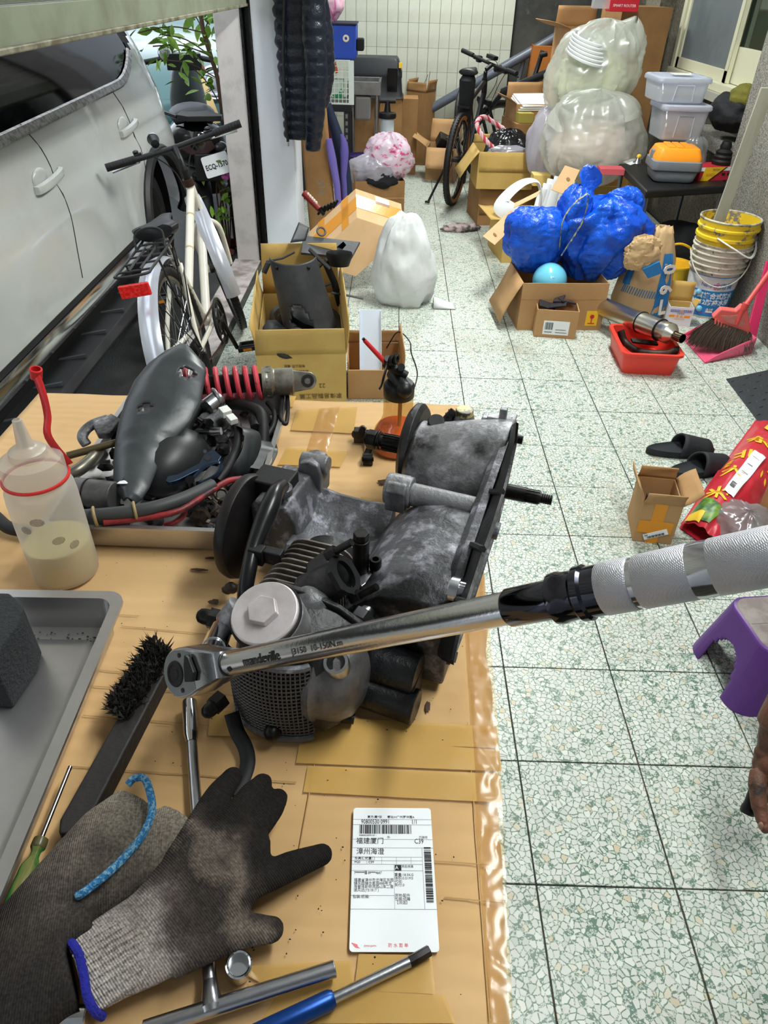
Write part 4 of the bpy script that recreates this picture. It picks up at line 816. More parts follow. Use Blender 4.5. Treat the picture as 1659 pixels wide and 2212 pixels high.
for k, (u, v) in enumerate(((445, 1085), (452, 1098), (478, 1068), (497, 1082))):
    p = E(u, v, .016+.002*k); B().torus(p, V((.3*(-1)**k, -.4, .8)), .0095+.001*(k % 2), .0028, 20, 6).build('washer', m_bolt, None, label=['round washer ring left of the loose bolts', 'round washer ring leaning on the big hex bolt', 'thick ring nut under the red cable', 'dark ring nut beside the golden bolt'][k], cat='washer', group='washers in the parts tray')
hose('coil_spring_part', 'small black coil spring beside the wire connector', 'spring', [(548, 905, .05), (551, 915, .05), (553, 925, .05)], .009, m_rubber)
# dark greasy heap filling the gaps of the tray
b = B(T1)
for k in range(120): b.ell(((rb.uniform(-.13, .13)), rb.uniform(-.19, .19), rb.uniform(.003, .016)), (rb.uniform(.006, .016), rb.uniform(.006, .016), rb.uniform(.004, .012)), R=Euler((rb.random(), rb.random(), rb.random())).to_matrix(), n=6, m=4)
tag(b.build('greasy_small_parts', m_edark, None, sm=20), 'heap of small greasy black parts and dirt covering the tray bottom', 'parts', kind='stuff')
# ================================================================ brush, screwdriver, T-handle, hex key, sockets
bs = thing('wire_brush', 'long black wooden brush with worn bristles leaning between tray and glove', 'brush', E(250, 1580))
bo = [(318, 1398), (360, 1388), (374, 1402), (372, 1425), (205, 1745), (175, 1800), (125, 1800), (128, 1770), (255, 1545)]
b = B(); b.slab([E(u, v, .034) for u, v in bo], (0, 0, -.024)); b.build('handle', mat('black_wood', (33, 29, 28), .6, bump=.2, bs=60), bs, bev=.003)
b = B()
for k in range(2600):
    t = rb.random(); s = rb.random(); u = 250+(345-250)*t+(s-.5)*46*(.8+.2*t)+6; v = 1548+(1402-1548)*t+(s-.5)*30; p = E(u, v, .033)
    d = V((rb.gauss(-.25, .45), rb.gauss(.1, .45), 1)).normalized(); L = rb.uniform(.008, .020); q = V((-d.y, d.x, 0)).normalized()*.0002
    i = b.v(p-q); j = b.v(p+q); m2 = b.v(p+d*L*.6+q*.7+V((0, 0, -.001))); e = b.v(p+d*L+V((rb.gauss(0, .003), rb.gauss(0, .003), -.003))); b.f(i, j, m2); b.f(i, m2, e)
b.build('bristles', mat('dark_bristle', (30, 27, 24), .7), bs, sm=0, kind='stuff')
sd = thing('screwdriver', 'screwdriver with clear green handle lying against the empty tray rim', 'screwdriver', E(70, 1850))
a0, a1 = E(88, 1815, .024), E(152, 1656, .026); B().cyl(a0, a1, .0021, n=12).build('shaft', m_chrome, sd)
B().cyl(lerp(a0, a1, .96), lerp(a0, a1, 1.02), .0023, .0007, n=10).build('tip', m_dsteel, sd)
a2 = E(0, 2035, .024); ax = (a2-a0).normalized(); Lh = (a2-a0).length
b = B(); b.lathe([(0, 0), (.0065, 0), (.0065, .008), (.0048, .011), (.0048, .016), (.0095, .026), (.0105, .05), (.0105, Lh), (.008, Lh+.01), (0, Lh+.01)], a0, ax, n=6); b.build('handle', mat('clear_green_plastic', (36, 96, 40), .12, c2=(120, 118, 70), sc=18, lo=.5, hi=.56, stretch=(1, .15, 1)), sd, bev=.001)
B().lathe([(.0066, -.001), (.0068, .002), (.0068, .007), (.0062, .008)], a0, ax, n=12).build('collar', mat('olive_plastic', (88, 82, 52), .3), sd)
th = thing('t_handle_wrench', 'steel T handle socket wrench running under the dirty glove', 'wrench', E(440, 1900))
q0, q1 = E(409, 1516, .011), E(414, 1605, .011); q2 = E(424, 1740, .010); q3 = E(458, 2178, .012)
b = B(); b.lathe([(0, 0), (.0078, 0), (.0082, .002), (.0082, .040), (.0076, .046), (.0056, .054), (0, .054)], q0, q1-q0, n=28); b.build('socket_end', m_chrome, th)
B().lathe([(0, .0002), (.0060, -.0002), (.0060, .0001)], q0, q1-q0, n=6).build('socket_opening', m_black, th, sm=0)
B().tube([q1, q2, lerp(q2, q3, .5), q3], .0057, 18).build('shaft', m_satin, th)
c0, c1 = E(310, 2225, .014), E(724, 2092, .0125); B().cyl(c0, c1, .0066, n=24).build('cross_bar', m_satin, th, bev=.0008)
B().lathe([(.0057, -.02), (.008, -.006), (.0105, 0), (.009, .004)], q3, q3-q2, n=20).build('weld_collar', m_satin, th)
hx = thing('hex_driver', 'long hex key driver with blue handle and black tip on the cardboard', 'hex driver', E(770, 2150))
h0, h1, h2, h3 = E(560, 2232, .009), E(722, 2156, .009), E(884, 2078, .0075), E(928, 2053, .0075)
B().lathe([(0, -.03), (.0075, -.03), (.0078, 0), (.0078, (h1-h0).length-.004), (.006, (h1-h0).length), (0, (h1-h0).length)], h0, h1-h0, n=24).build('blue_handle', mat('blue_anodised', (22, 66, 138), .3, .6), hx)
B().cyl(h1, h2, .0043, n=18).build('shaft', m_satin, hx); B().cyl(h2, h3, .0047, n=6).build('hex_tip', m_dsteel, hx, bev=.0005)
so = E(515, 2090, .012); B().lathe([(.0085, -.011), (.0105, -.010), (.0108, .010), (.0095, .011), (.0082, .010), (.0078, -.004), (0, -.004)], so, (.15, -.1, 1), n=28).build('loose_socket', m_chrome, None, label='small chrome socket peeping out under the glove thumb', cat='socket')
B().cyl(E(-120, 2216, .012), E(190, 2196, .012), .0085, n=24).build('chrome_bar', m_chrome, None, label='chrome tool bar at the bottom left corner of the cardboard', cat='bar', bev=.0015)
# ================================================================ gloves
def grad_mat(name, p0, p1, stops, amp=.25, nsc=30, patch=None, rib=None):
    q = bpy.data.materials.new(name); q.use_nodes = True; nt = q.node_tree; N = nt.nodes; L = nt.links; p = N['Principled BSDF']; p.inputs['Roughness'].default_value = .95; p.inputs['Specular IOR Level'].default_value = .2
    tc = N.new('ShaderNodeTexCoord').outputs['Object']; d = p1-p0
    s1 = N.new('ShaderNodeVectorMath'); s1.operation = 'SUBTRACT'; s1.inputs[1].default_value = p0; L.new(tc, s1.inputs[0])
    s2 = N.new('ShaderNodeVectorMath'); s2.operation = 'DOT_PRODUCT'; s2.inputs[1].default_value = d/d.length_squared; L.new(s1.outputs[0], s2.inputs[0])
    nz = N.new('ShaderNodeTexNoise'); nz.inputs['Scale'].default_value = nsc; nz.inputs['Detail'].default_value = 5; L.new(tc, nz.inputs[0])
    ma = N.new('ShaderNodeMath'); ma.operation = 'MULTIPLY_ADD'; ma.inputs[1].default_value = amp*2; ma.inputs[2].default_value = -amp; L.new(nz.outputs[0], ma.inputs[0])
    ad = N.new('ShaderNodeMath'); L.new(s2.outputs['Value'], ad.inputs[0]); L.new(ma.outputs[0], ad.inputs[1])
    cr = N.new('ShaderNodeValToRGB'); L.new(ad.outputs[0], cr.inputs[0]); e = cr.color_ramp.elements
    e[0].position, e[0].color = stops[0][0], lin(stops[0][1]); e[1].position, e[1].color = stops[-1][0], lin(stops[-1][1])
    for a, c in stops[1:-1]: k = e.new(a); k.color = lin(c)
    wv = N.new('ShaderNodeTexWave'); wv.inputs['Scale'].default_value = 160; wv.inputs['Distortion'].default_value = 1.2; wv.inputs['Detail'].default_value = 2
    rt = N.new('ShaderNodeMapping'); rt.inputs['Rotation'].default_value = (0, 0, math.atan2(d.y, d.x)+PI/2); L.new(tc, rt.inputs[0]); L.new(rt.outputs[0], wv.inputs[0])
    # knit colour: dirt sits in the stitches
    n2 = N.new('ShaderNodeTexNoise'); n2.inputs['Scale'].default_value = 420; L.new(tc, n2.inputs[0])
    mr = N.new('ShaderNodeMapRange'); mr.inputs[1].default_value = .35; mr.inputs[2].default_value = .7; mr.inputs[3].default_value = .55; mr.inputs[4].default_value = 1.25; L.new(n2.outputs[0], mr.inputs[0])
    mu = N.new('ShaderNodeMix'); mu.data_type = 'RGBA'; mu.blend_type = 'MULTIPLY'; mu.inputs[0].default_value = 1; L.new(cr.outputs[0], mu.inputs[6]); L.new(mr.outputs[0], mu.inputs[7]); L.new(mu.outputs[2], p.inputs['Base Color'])
    bn = N.new('ShaderNodeBump'); bn.inputs['Strength'].default_value = .5; bn.inputs['Distance'].default_value = .002; L.new(wv.outputs['Fac'], bn.inputs['Height']); L.new(bn.outputs[0], p.inputs['Normal'])
    return q
def flat_tube(b, pts, rs, flat=.55, n=14, tip=True, st=False):                # tube squashed vertically
    P = smooth_path([E(*p) for p in pts], 5); m_ = len(P); rg = []
    Rr = []
    for i in range(m_):
        k = i/(m_-1)*(len(rs)-1); j = min(int(k), len(rs)-2); Rr.append(rs[j]+(rs[j+1]-rs[j])*(k-j))
    for i in range(m_):
        t = (P[min(i+1, m_-1)]-P[max(i-1, 0)]); t.z = 0; t.normalize(); s_ = V((-t.y, t.x, 0))
        rg.append([P[i]+s_*(Rr[i]*math.cos(2*PI*k/n))+V((0, 0, Rr[i]*flat*math.sin(2*PI*k/n))) for k in range(n)])
    b.rings(rg)
    if tip: b.ell(P[-1], (Rr[-1], Rr[-1], Rr[-1]*flat), n=n, m=8)
    if st: b.ell(P[0], (Rr[0], Rr[0], Rr[0]*flat), n=n, m=8)
gl1 = thing('work_glove', 'dirty knitted work glove with white cuff and dark blue hem, fingers spread', 'glove', E(400, 1920))
b = B()
b.rings([[p+V((0, 0, z)) for p in (E(138, 2022, .016), E(160, 2060, .024), E(182, 2120, .026), E(205, 2185, .016))] for z in (-.010, .010)]) if 0 else None
flat_tube(b, [(172, 2108, .022), (250, 2060, .023), (330, 2015, .024), (400, 1960, .026), (460, 1900, .028)], [.033, .036, .040, .047, .044], .38, 20, True, False)
flat_tube(b, [(400, 1960, .027), (455, 1890, .03), (500, 1840, .03)], [.044, .046, .036], .40, 20, True, True)
flat_tube(b, [(400, 1870, .028), (430, 1800, .034), (470, 1720, .032), (502, 1678, .026)], [.022, .017, .0135, .0105], .72)
flat_tube(b, [(450, 1850, .030), (500, 1780, .036), (545, 1715, .034), (566, 1692, .028)], [.020, .0145, .013, .0105], .72)
flat_tube(b, [(495, 1860, .028), (545, 1800, .030), (585, 1750, .028), (600, 1724, .022)], [.018, .0135, .012, .010], .72)
flat_tube(b, [(480, 1920, .028), (560, 1900, .026), (630, 1870, .020), (695, 1846, .014)], [.021, .0145, .0135, .0105], .72)
flat_tube(b, [(380, 2040, .026), (450, 2025, .026), (520, 2010, .024), (585, 2008, .020)], [.026, .020, .015, .0115], .6)
o0 = WM[gl1].translation
g1 = b.build('glove_body', grad_mat('dirty_knit', E(160, 2120, .02)-o0, E(640, 1760, .02)-o0, [(0, (196, 188, 182)), (.25, (176, 166, 158)), (.36, (96, 86, 80)), (.5, (62, 55, 52)), (.6, (120, 108, 98)), (.66, (66, 58, 54)), (.74, (40, 36, 34)), (1, (30, 27, 26))], .26, 26), gl1, rem=.0022, smo=5)
B().tube(smooth_path([E(134, 2020, .018), E(150, 2032, .030), E(170, 2060, .034), E(180, 2100, .035), E(188, 2150, .034), E(205, 2185, .028), E(222, 2196, .018)], 5), .0036, 8).build('blue_hem', mat('royal_blue_yarn', (34, 38, 150), .9, bump=.6, bs=300), gl1)
b = B()
for k in range(11):
    t = (k+.5)/11; A = lerp(E(142, 2030, .022), E(218, 2190, .022), t); Bq = lerp(E(310, 1935, .026), E(400, 2075, .026), t); hz = .0125*math.sin(PI*min(.93, max(.07, t)))**.6
    b.tube(smooth_path([A+V((0, 0, hz-.001)), lerp(A, Bq, .5)+V((0, 0, hz+.001)), Bq+V((0, 0, hz-.003))], 6), .0021, 6)
b.build('cuff_rib', g1.data.materials[0], gl1, kind='stuff')
gl2 = thing('grey_work_glove', 'crumpled grimy grey work glove with light blue hem under the white-cuffed glove', 'glove', E(150, 1980))
b = B()
flat_tube(b, [(295, 1730, .024), (240, 1790, .030), (180, 1860, .030), (110, 1940, .026), (50, 2020, .022), (10, 2110, .02)], [.022, .030, .031, .030, .032, .034], .62, 18)
flat_tube(b, [(385, 1760, .018), (340, 1810, .022), (280, 1870, .022), (200, 1930, .02)], [.018, .026, .028, .026], .6, 16)
flat_tube(b, [(200, 1975, .026), (140, 2000, .026), (80, 2040, .022)], [.016, .021, .026], .75, 16)
flat_tube(b, [(150, 2080, .022), (60, 2130, .022), (-20, 2190, .02)], [.036, .042, .045], .5, 18)
flat_tube(b, [(60, 1960, .02), (10, 2060, .02), (-40, 2150, .02)], [.022, .034, .04], .6, 16)
o0 = WM[gl2].translation
b.build('glove_body', grad_mat('grimy_knit', E(300, 1700, .02)-o0, E(60, 2150, .02)-o0, [(0, (158, 149, 134)), (.3, (124, 115, 103)), (.5, (88, 80, 73)), (.7, (66, 60, 56)), (1, (46, 42, 40))], .3, 30), gl2, rem=.0024, smo=5)
B().tube(smooth_path([E(276, 1695, .045), E(290, 1682, .046), E(312, 1682, .046), E(325, 1715, .046), E(328, 1755, .046), E(310, 1800, .047), E(280, 1840, .048), E(235, 1885, .048), E(185, 1925, .044), E(168, 1935, .040)], 5), .0036, 8).build('blue_hem', mat('sky_blue_yarn', (48, 122, 178), .9, c2=(130, 180, 206), sc=300, lo=.5, hi=.55, bump=.6, bs=300), gl2)
# ================================================================ parked white car seen through the opening
car = thing('car', 'white car parked close outside the half lowered shutter', 'car', (-2.1, 2.2, -.03))
m_carp = mat('pearl_white_paint', (196, 198, 194), .22, .15, coat=.6, c2=(188, 190, 186), sc=2); m_cglass = mat('tinted_glass', (9, 10, 11), .06, spec=.22); m_clad = mat('black_cladding', (17, 17, 18), .5)
PROF = [(-1.315, .36), (-1.285, .42), (-1.285, .5), (-1.295, .62), (-1.30, .74), (-1.315, .82), (-1.335, .86), (-1.34, .92), (-1.355, 1.0), (-1.385, 1.08), (-1.43, 1.2), (-1.52, 1.36), (-1.62, 1.5), (-1.78, 1.6), (-2.1, 1.66)]
def zb_(y): return 1.03+.03*max(0, y-2)/1.5+(.24*((y-4.05)/.6)**2 if y > 4.05 else 0)
def rear(y, z):                                     # plan rounding of the tail
    k = max(0, y-4.5); d = .5*(k/.68)**2.4 if k < .68 else .5; return d+ (.18*max(0, z-1.0)*k)
def cpt(y, i, off=0): x, z = PROF[i] if isinstance(i, int) else i; return V((x-rear(y, z)+off, y, z))
def prof(z):
    for (a, z0), (c, z1) in zip(PROF, PROF[1:]):
        if z0 <= z <= z1: return a+(c-a)*(z-z0)/(z1-z0)
    return PROF[-1][0]
WY, WZ, WR = 4.22, .36, .40
ny, b = 130, B(); zs = [.36+.028*k for k in range(47)]; YS = [-.6+5.8*k/ny for k in range(ny+1)]
for mir in (0, 1):
    ids = [[b.v((lambda p: V((-4.2-p.x, p.y, p.z)) if mir else p)(V((prof(z)-rear(y, z)-(.006 if abs(y-3.62+.02*(z-.6)) < .022 or abs(y-2.02) < .022 else 0), y, z)))) for z in zs] for y in YS]
    for j in range(ny):
        for i in range(len(zs)-1):
            y, z = (YS[j]+YS[j+1])/2, (zs[i]+zs[i+1])/2
            if (y-WY)**2+(z-WZ)**2 < WR**2: continue
            if zb_(y)+.02 < z < 1.50 and y < 4.68 and not (1.98 < y < 2.06): continue
            b.f(ids[j][i], ids[j+1][i], ids[j+1][i+1], ids[j][i+1])
xr = prof(zs[-1]); b.grid(lambda s, t: V((xr-rear(-.6+5.8*t, 1.6)*(1-2*s)+(-4.2-2*xr)*s, -.6+5.8*t, zs[-1]+.05*math.sin(PI*s))), 10, 40)
b.grid(lambda s, t: V((prof(.36+1.29*t)-rear(5.2, .36+1.29*t)+(-4.2-2*(prof(.36+1.29*t)-rear(5.2, .36+1.29*t)))*s, 5.2, .36+1.29*t)), 4, 16)
b.build('body_shell', m_carp, car, sm=50)
b = B().grid(lambda s, t: V((prof(zb_(-.6+5.05*s)+(1.5-zb_(-.6+5.05*s))*t)-rear(-.6+5.05*s, 1.2)-.012, -.6+5.05*s, zb_(-.6+5.05*s)+(1.52-zb_(-.6+5.05*s))*t)), 80, 8); b.build('side_window', m_cglass, car)
b = B().grid(lambda s, t: V((-4.2-(prof(zb_(-.6+5.05*s)+(1.5-zb_(-.6+5.05*s))*t)-rear(-.6+5.05*s, 1.2)-.012), -.6+5.05*s, zb_(-.6+5.05*s)+(1.52-zb_(-.6+5.05*s))*t)), 40, 4); b.build('side_window', m_cglass, car)
b = B(); b.rings([[V((prof(zb_(y)+dz)-rear(y, 1.1)+o, y, zb_(y)+dz)) for dz, o in ((-.004, .003), (.004, .010), (.028, .006), (.032, -.004), (.01, -.01))] for y in [-.6+5.04*k/60 for k in range(61)]]); b.build('window_trim', mat('dusty_chrome', (150, 148, 144), .3, .9, c2=(100, 98, 94), sc=50), car)
b = B()
b.rings([[V((x-rear(y, .4), y, z)) for x, z in ((-1.30, .37), (-1.268, .385), (-1.262, .42), (-1.272, .452), (-1.30, .455))] for y in [-.6+4.55*k/50 for k in range(51)]]); b.build('sill_trim', m_chrome, car)
b = B(); b.rings([[V((x-rear(y, .3), y, z)) for x, z in ((-1.29, .46), (-1.279, .455), (-1.283, .475), (-1.30, .48))] for y in [-.6+4.55*k/50 for k in range(51)]]); b.build('trim_gasket', m_rubber, car)
b = B(); b.b2((-1.45, -.6, .16), (-1.29, 3.98, .37)); b.rings([[V((x, y, z)) for x, z in ((-1.30, .33), (-1.19, .315), (-1.165, .29), (-1.18, .265), (-1.30, .25))] for y in (-.6, 3.85)]); b.build('running_board', m_clad, car, bev=.004)
for k in range(14):
    y = .6+.24*k; B().rings([[V((x, y+dy, .331+z)) for x, dy in ((-1.285, .0), (-1.20, .05), (-1.20, .062), (-1.285, .014))] for z in (-.016, .0)]).build('tread_mark', m_grey, car, sm=0)
b = B(); b.torus((-1.33, WY, WZ), (1, 0, 0), WR, .03, 40, 8, 0, PI)
P = [V((-1.36-rear(WY+WR*math.cos(a), .5), WY+WR*math.cos(a), WZ+WR*math.sin(a))) for a in [PI*k/24 for k in range(25)]]
b = B(); b.tube([V((prof(max(.36, p.z))-rear(p.y, p.z)+.004, p.y, p.z)) for p in P], .03, 8); b.build('arch_cladding', m_clad, car)
b = B(); b.lathe([(.001, -.28), (.42, -.28), (.42, -.03)], (-1.36, WY, WZ), (1, 0, 0), n=32, caps=False); b.build('wheel_well', m_clad, car)
wh = thing('x', '', '', (0, 0, 0)); bpy.data.objects.remove(wh, do_unlink=True)
b = B(); wc_ = V((-1.5, WY, .325)); b.lathe([(.20, -.11), (.335, -.10), (.352, -.06), (.352, .06), (.335, .10), (.25, .115), (.235, .10)], wc_, (1, 0, 0), n=48, caps=False); wl_ = b.build('wheel', m_rubber, car)
b = B(); b.lathe([(.235, .10), (.22, .06), (.20, -.02), (0, -.02)], wc_, (1, 0, 0), n=40); b.build('rim', mat('dark_alloy', (52, 50, 50), .35, .8), wl_)
b = B()
for k in range(5):
    for d in (-.16, .16):
        a = 2*PI*k/5+d+.3; b.tube([wc_+V((.075, .03*math.cos(a), .03*math.sin(a))), wc_+V((.085, .225*math.cos(a-d*.3), .225*math.sin(a-d*.3)))], .014, 6)
b.ell(wc_+V((.075, 0, 0)), (.02, .05, .05), n=16, m=8); b.build('spoke', m_steel, wl_)
for y0, z0 in ((2.92, .89), (3.94, .915)):
    xs = prof(z0)-rear(y0, z0)
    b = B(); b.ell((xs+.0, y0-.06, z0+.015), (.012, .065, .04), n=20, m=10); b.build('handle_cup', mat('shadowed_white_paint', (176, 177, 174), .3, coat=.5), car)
    b = B(); b.rings([[V((xs+.012+.016*math.sin(PI*t)**.5+o, y0-.13+.25*t, z0-.012+.02*t+z)) for o, z in ((-.012, -.014), (.006, -.012), (.010, 0), (.006, .014), (-.012, .016))] for t in [k/12 for k in range(13)]]); b.build('door_handle', m_carp, car, sm=50)
for P in ([(88, 270), (120, 340), (140, 420), (155, 510), (166, 600)], [(270, 185), (290, 250), (305, 320), (312, 400)]):
    b = B(); b.tube(smooth_path([px(u, v, -1.31 if u < 200 else -1.33) for u, v in P], 4), .004, 5); q = [V((prof(min(1.6, max(.37, p.z)))-rear(p.y, p.z)-.001, p.y, p.z)) for p in smooth_path([px(u, v, -1.31) for u, v in P], 4)]; B().tube(q, .0035, 5).build('door_seam', m_clad, car)
b = B(); b.rings([[V((x-rear(y, z)+.004, y, z)) for z in (.88, 1.2) for x in ((prof(z),) if z < 1 else (prof(z),))]+[V((prof(1.2)-rear(y, 1.2)-.02, y, 1.2)), V((prof(.88)-rear(y, .88)-.02, y, .88))] for y in (4.92, 5.16)]); b.build('tail_light', mat('smoked_lens', (58, 62, 52), .1), car)
# ================================================================ bicycles
def bicycle(t, T, wr, ti, F, col, m_rim, tread=True, spokes=28, side=None):
    """F: dict of local joints; x forward, z up. returns builder helper"""
    def bb(): return B(T)
    def wheel(c, ax, par):
        b = bb(); b.torus(c, ax, wr-ti, ti, 48, 10)
        if tread:
            x, y, z = frame(ax)
            for k in range(70):
                for s_ in (-1, 1):
                    a = 2*PI*k/70; d = x*math.cos(a)+y*math.sin(a); b.box(V(c)+d*(wr-ti*.28)+z*(s_*ti*.62), (.012, .008, .010), M((d, z, d.cross(z))).transposed())
        w_ = b.build('wheel', m_rubber, par)
        b = bb(); b.torus(c, ax, wr-2*ti-.004, .011, 48, 6); b.build('rim', m_rim, w_)
        b = bb(); x, y, z = frame(ax)
        for k in range(spokes):
            a = 2*PI*k/spokes; q = a+(.5 if k % 2 else -.5); s_ = .028*(1 if k % 4 < 2 else -1)
            b.tube([V(c)+(x*math.cos(q)+y*math.sin(q))*.02+z*s_, V(c)+(x*math.cos(a)+y*math.sin(a))*(wr-2*ti-.01)], .0012, 4)
        b.build('spokes', m_satin, w_, kind='stuff')
        b = bb(); b.cyl(V(c)-z*.05, V(c)+z*.05, .018, n=14); b.build('hub', m_dsteel, w_)
        return w_
    def tub(name, pts, r, m=None, par=t, n=10): return bb().tube(pts, r, n).build(name, m or col, par)
    return bb, wheel, tub
bk = thing('bicycle', 'cream white city bicycle with silver mudguards and rear rack parked in the doorway', 'bicycle', (-.77, 2.9, 0))
m_cream = mat('cream_enamel', (226, 220, 206), .25, coat=.4); m_silver = mat('silver_mudguard', (216, 219, 230), .25, .5)
def lean_T(x, y, yaw, lean, z=0): return M.Translation((x, y, z)) @ M.Rotation(yaw, 4, 'Z') @ M.Rotation(-lean, 4, 'X')
TB = lean_T(-.765, 2.63, math.radians(93), .17)
bb, wheel, tub = bicycle(bk, TB, .33, .021, {}, m_cream, m_steel)
RH, FH, BBk, HT, HB, SC_ = V((0, 0, .335)), V((1.04, 0, .335)), V((.43, 0, .275)), V((.85, 0, .78)), V((.895, 0, .63)), V((.255, 0, .62))
wheel(RH, (0, 1, 0), bk)
tub('top_tube', [HT-V((0, 0, .03)), lerp(SC_, BBk, .42)], .019); tub('down_tube', [HB, BBk], .021); tub('seat_tube', [SC_+V((-.01, 0, .03)), BBk], .016); tub('head_tube', [HT, HB], .022)
for s_ in (-1, 1):
    tub('seat_stay', [SC_+V((0, s_*.02, -.02)), V((.06, s_*.055, .42)), RH+V((0, s_*.066, 0))], .0095); tub('chain_stay', [BBk+V((0, s_*.03, 0)), RH+V((0, s_*.066, 0))], .011)
for t_ in (.28, .62):
    c = lerp(HT-V((0, 0, .03)), lerp(SC_, BBk, .42), t_); d = (lerp(SC_, BBk, .42)-HT).normalized(); bb().cyl(c-d*.004, c+d*.004, .0196, n=14).build('gold_band', mat('pale_gold_print', (190, 168, 120), .4), bk)
STR = M.Translation(HT) @ M.Rotation(.32, 4, V((-.28, 0, .96)).normalized()) @ M.Translation(-HT)
TF = TB @ STR
bbf, wheelf, tubf = bicycle(bk, TF, .33, .021, {}, m_cream, m_steel)
wheelf(FH, (0, 1, 0), bk)
for s_ in (-1, 1): tubf('fork_blade', smooth_path([HB+V((.01, s_*.02, -.03)), HB+V((.03, s_*.062, -.08)), V((.985, s_*.066, .45)), FH+V((0, s_*.06, 0))], 4), .0135)
tubf('steerer', [HB+V((.005, 0, -.05)), HT+V((-.012, 0, .06))], .017, m_black)
bbf().cyl(HT+V((0, 0, -.01)), HT+V((-.006, 0, .02)), .024, n=16).build('headset', mat('rusty_headset', (66, 44, 34), .6, .5), bk)
hc = HT+V((-.01, 0, .10)); bc_ = hc+V((.06, 0, .045))
tubf('stem', [HT+V((-.008, 0, .05)), hc, bc_], .016, m_black)
tubf('handlebar', [bc_+V((-.03, .30, .012)), bc_+V((-.01, .12, .004)), bc_, bc_+V((-.01, -.12, .004)), bc_+V((-.03, -.30, .012))], .0125, m_black)
for s_ in (-1, 1):
    g0, g1_ = bc_+V((-.018, s_*.185, .008)), bc_+V((-.034, s_*.315, .014)); b = bbf(); b.cyl(g0, g1_, .0165, n=18)
    for k in range(9): b.torus(lerp(g0, g1_, (k+.5)/9), g1_-g0, .0165, .0012, 18, 4)
    b.build('grip', m_rubber, bk)
    tubf('brake_lever', [bc_+V((.015, s_*.17, -.01)), bc_+V((.045, s_*.20, -.015)), bc_+V((.05, s_*.30, -.02))], .0065, m_satin, n=6)
    b = bbf(); b.box(bc_+V((.0, s_*.165, .01)), (.035, .035, .03)); b.ell(bc_+V((.02, s_*.17, .03)), (.025, .014, .008), n=10, m=6); b.build('shifter', m_black, bk)
    tubf('brake_cable', smooth_path([bc_+V((.02, s_*.15, 0)), bc_+V((.10, s_*.10, -.02)), bc_+V((.11, s_*.03, -.12)), HB+V((.04, s_*.02, .02))], 5), .0028, m_black, n=6)
b = bbf(); b.lathe([(0, -.035), (.018, -.03), (.024, .01), (.026, .03), (.0, .03)], bc_+V((.03, .075, .045)), (1, 0, .25), n=20); b.build('front_lamp', m_black, bk); bbf().lathe([(.023, .0305), (.0265, .0305), (.0265, .022)], bc_+V((.03, .075, .045)), (1, 0, .25), n=20, caps=False).build('lamp_ring', m_satin, bk)
def guard(bx, c, a0, a1, R, w_, name, par):
    rg = []
    for k in range(25):
        a = a0+(a1-a0)*k/24; d = V((math.cos(a), 0, math.sin(a)))
        rg.append([c+d*(R+.012*math.cos(f_*PI/2))+V((0, w_*f_, 0)) for f_ in (-1, -.66, -.33, 0, .33, .66, 1)]+[c+d*(R-.002+.012*math.cos(f_*PI/2))+V((0, w_*f_, 0)) for f_ in (1, .66, .33, 0, -.33, -.66, -1)])
    return bx.rings(rg).build(name, m_silver, par, sm=50)
mg = guard(bb(), RH, 1.25, 3.75, .352, .037, 'rear_mudguard', bk); guard(bbf(), FH, .9, 3.3, .352, .036, 'front_mudguard', bk)
for a in (3.35, 2.2):
    for s_ in (-1, 1): tub('guard_stay', [RH+V((.352*math.cos(a), s_*.03, .352*math.sin(a))), RH+V((0, s_*.07, 0))], .0022, m_black, n=6)
b = bb(); b.ell(RH+V((.366*math.cos(3.35), 0, .366*math.sin(3.35))), (.006, .010, .016), n=10, m=6); b.build('guard_clip', m_black, bk)
# rack and reflector
rz = .735; b = bb(); b.tube(smooth_path([V((.16, .055, rz+.02)), V((.12, .06, rz)), V((-.2, .06, rz)), V((-.27, .05, rz)), V((-.27, -.05, rz)), V((-.2, -.06, rz)), V((.12, -.06, rz)), V((.16, -.055, rz+.02))], 5), .0048, 8)
b.tube(smooth_path([V((.02, .055, rz)), V((.05, .05, rz+.05)), V((.06, 0, rz+.065)), V((.05, -.05, rz+.05)), V((.02, -.055, rz))], 5), .0045, 8); rk = b.build('rack_frame', m_black, bk)
for x in (-.22, -.14, -.06, .02, .09): tub('rack_bar', [V((x, .06, rz)), V((x, -.06, rz))], .004, m_black, rk, 6)
for y in (-.02, .02): tub('rack_bar', [V((-.22, y, rz+.004)), V((.02, y, rz+.004))], .004, m_black, rk, 6)
for s_ in (-1, 1): tub('rack_leg', [V((-.12, s_*.06, rz)), RH+V((0, s_*.072, 0))], .004, m_black, n=6)
bb().box((-.285, 0, rz-.045), (.016, .105, .044)).build('red_reflector', mat('red_reflector', (214, 28, 26), .18, emit=0, c2=(230, 60, 50), sc=120), bk, bev=.004)
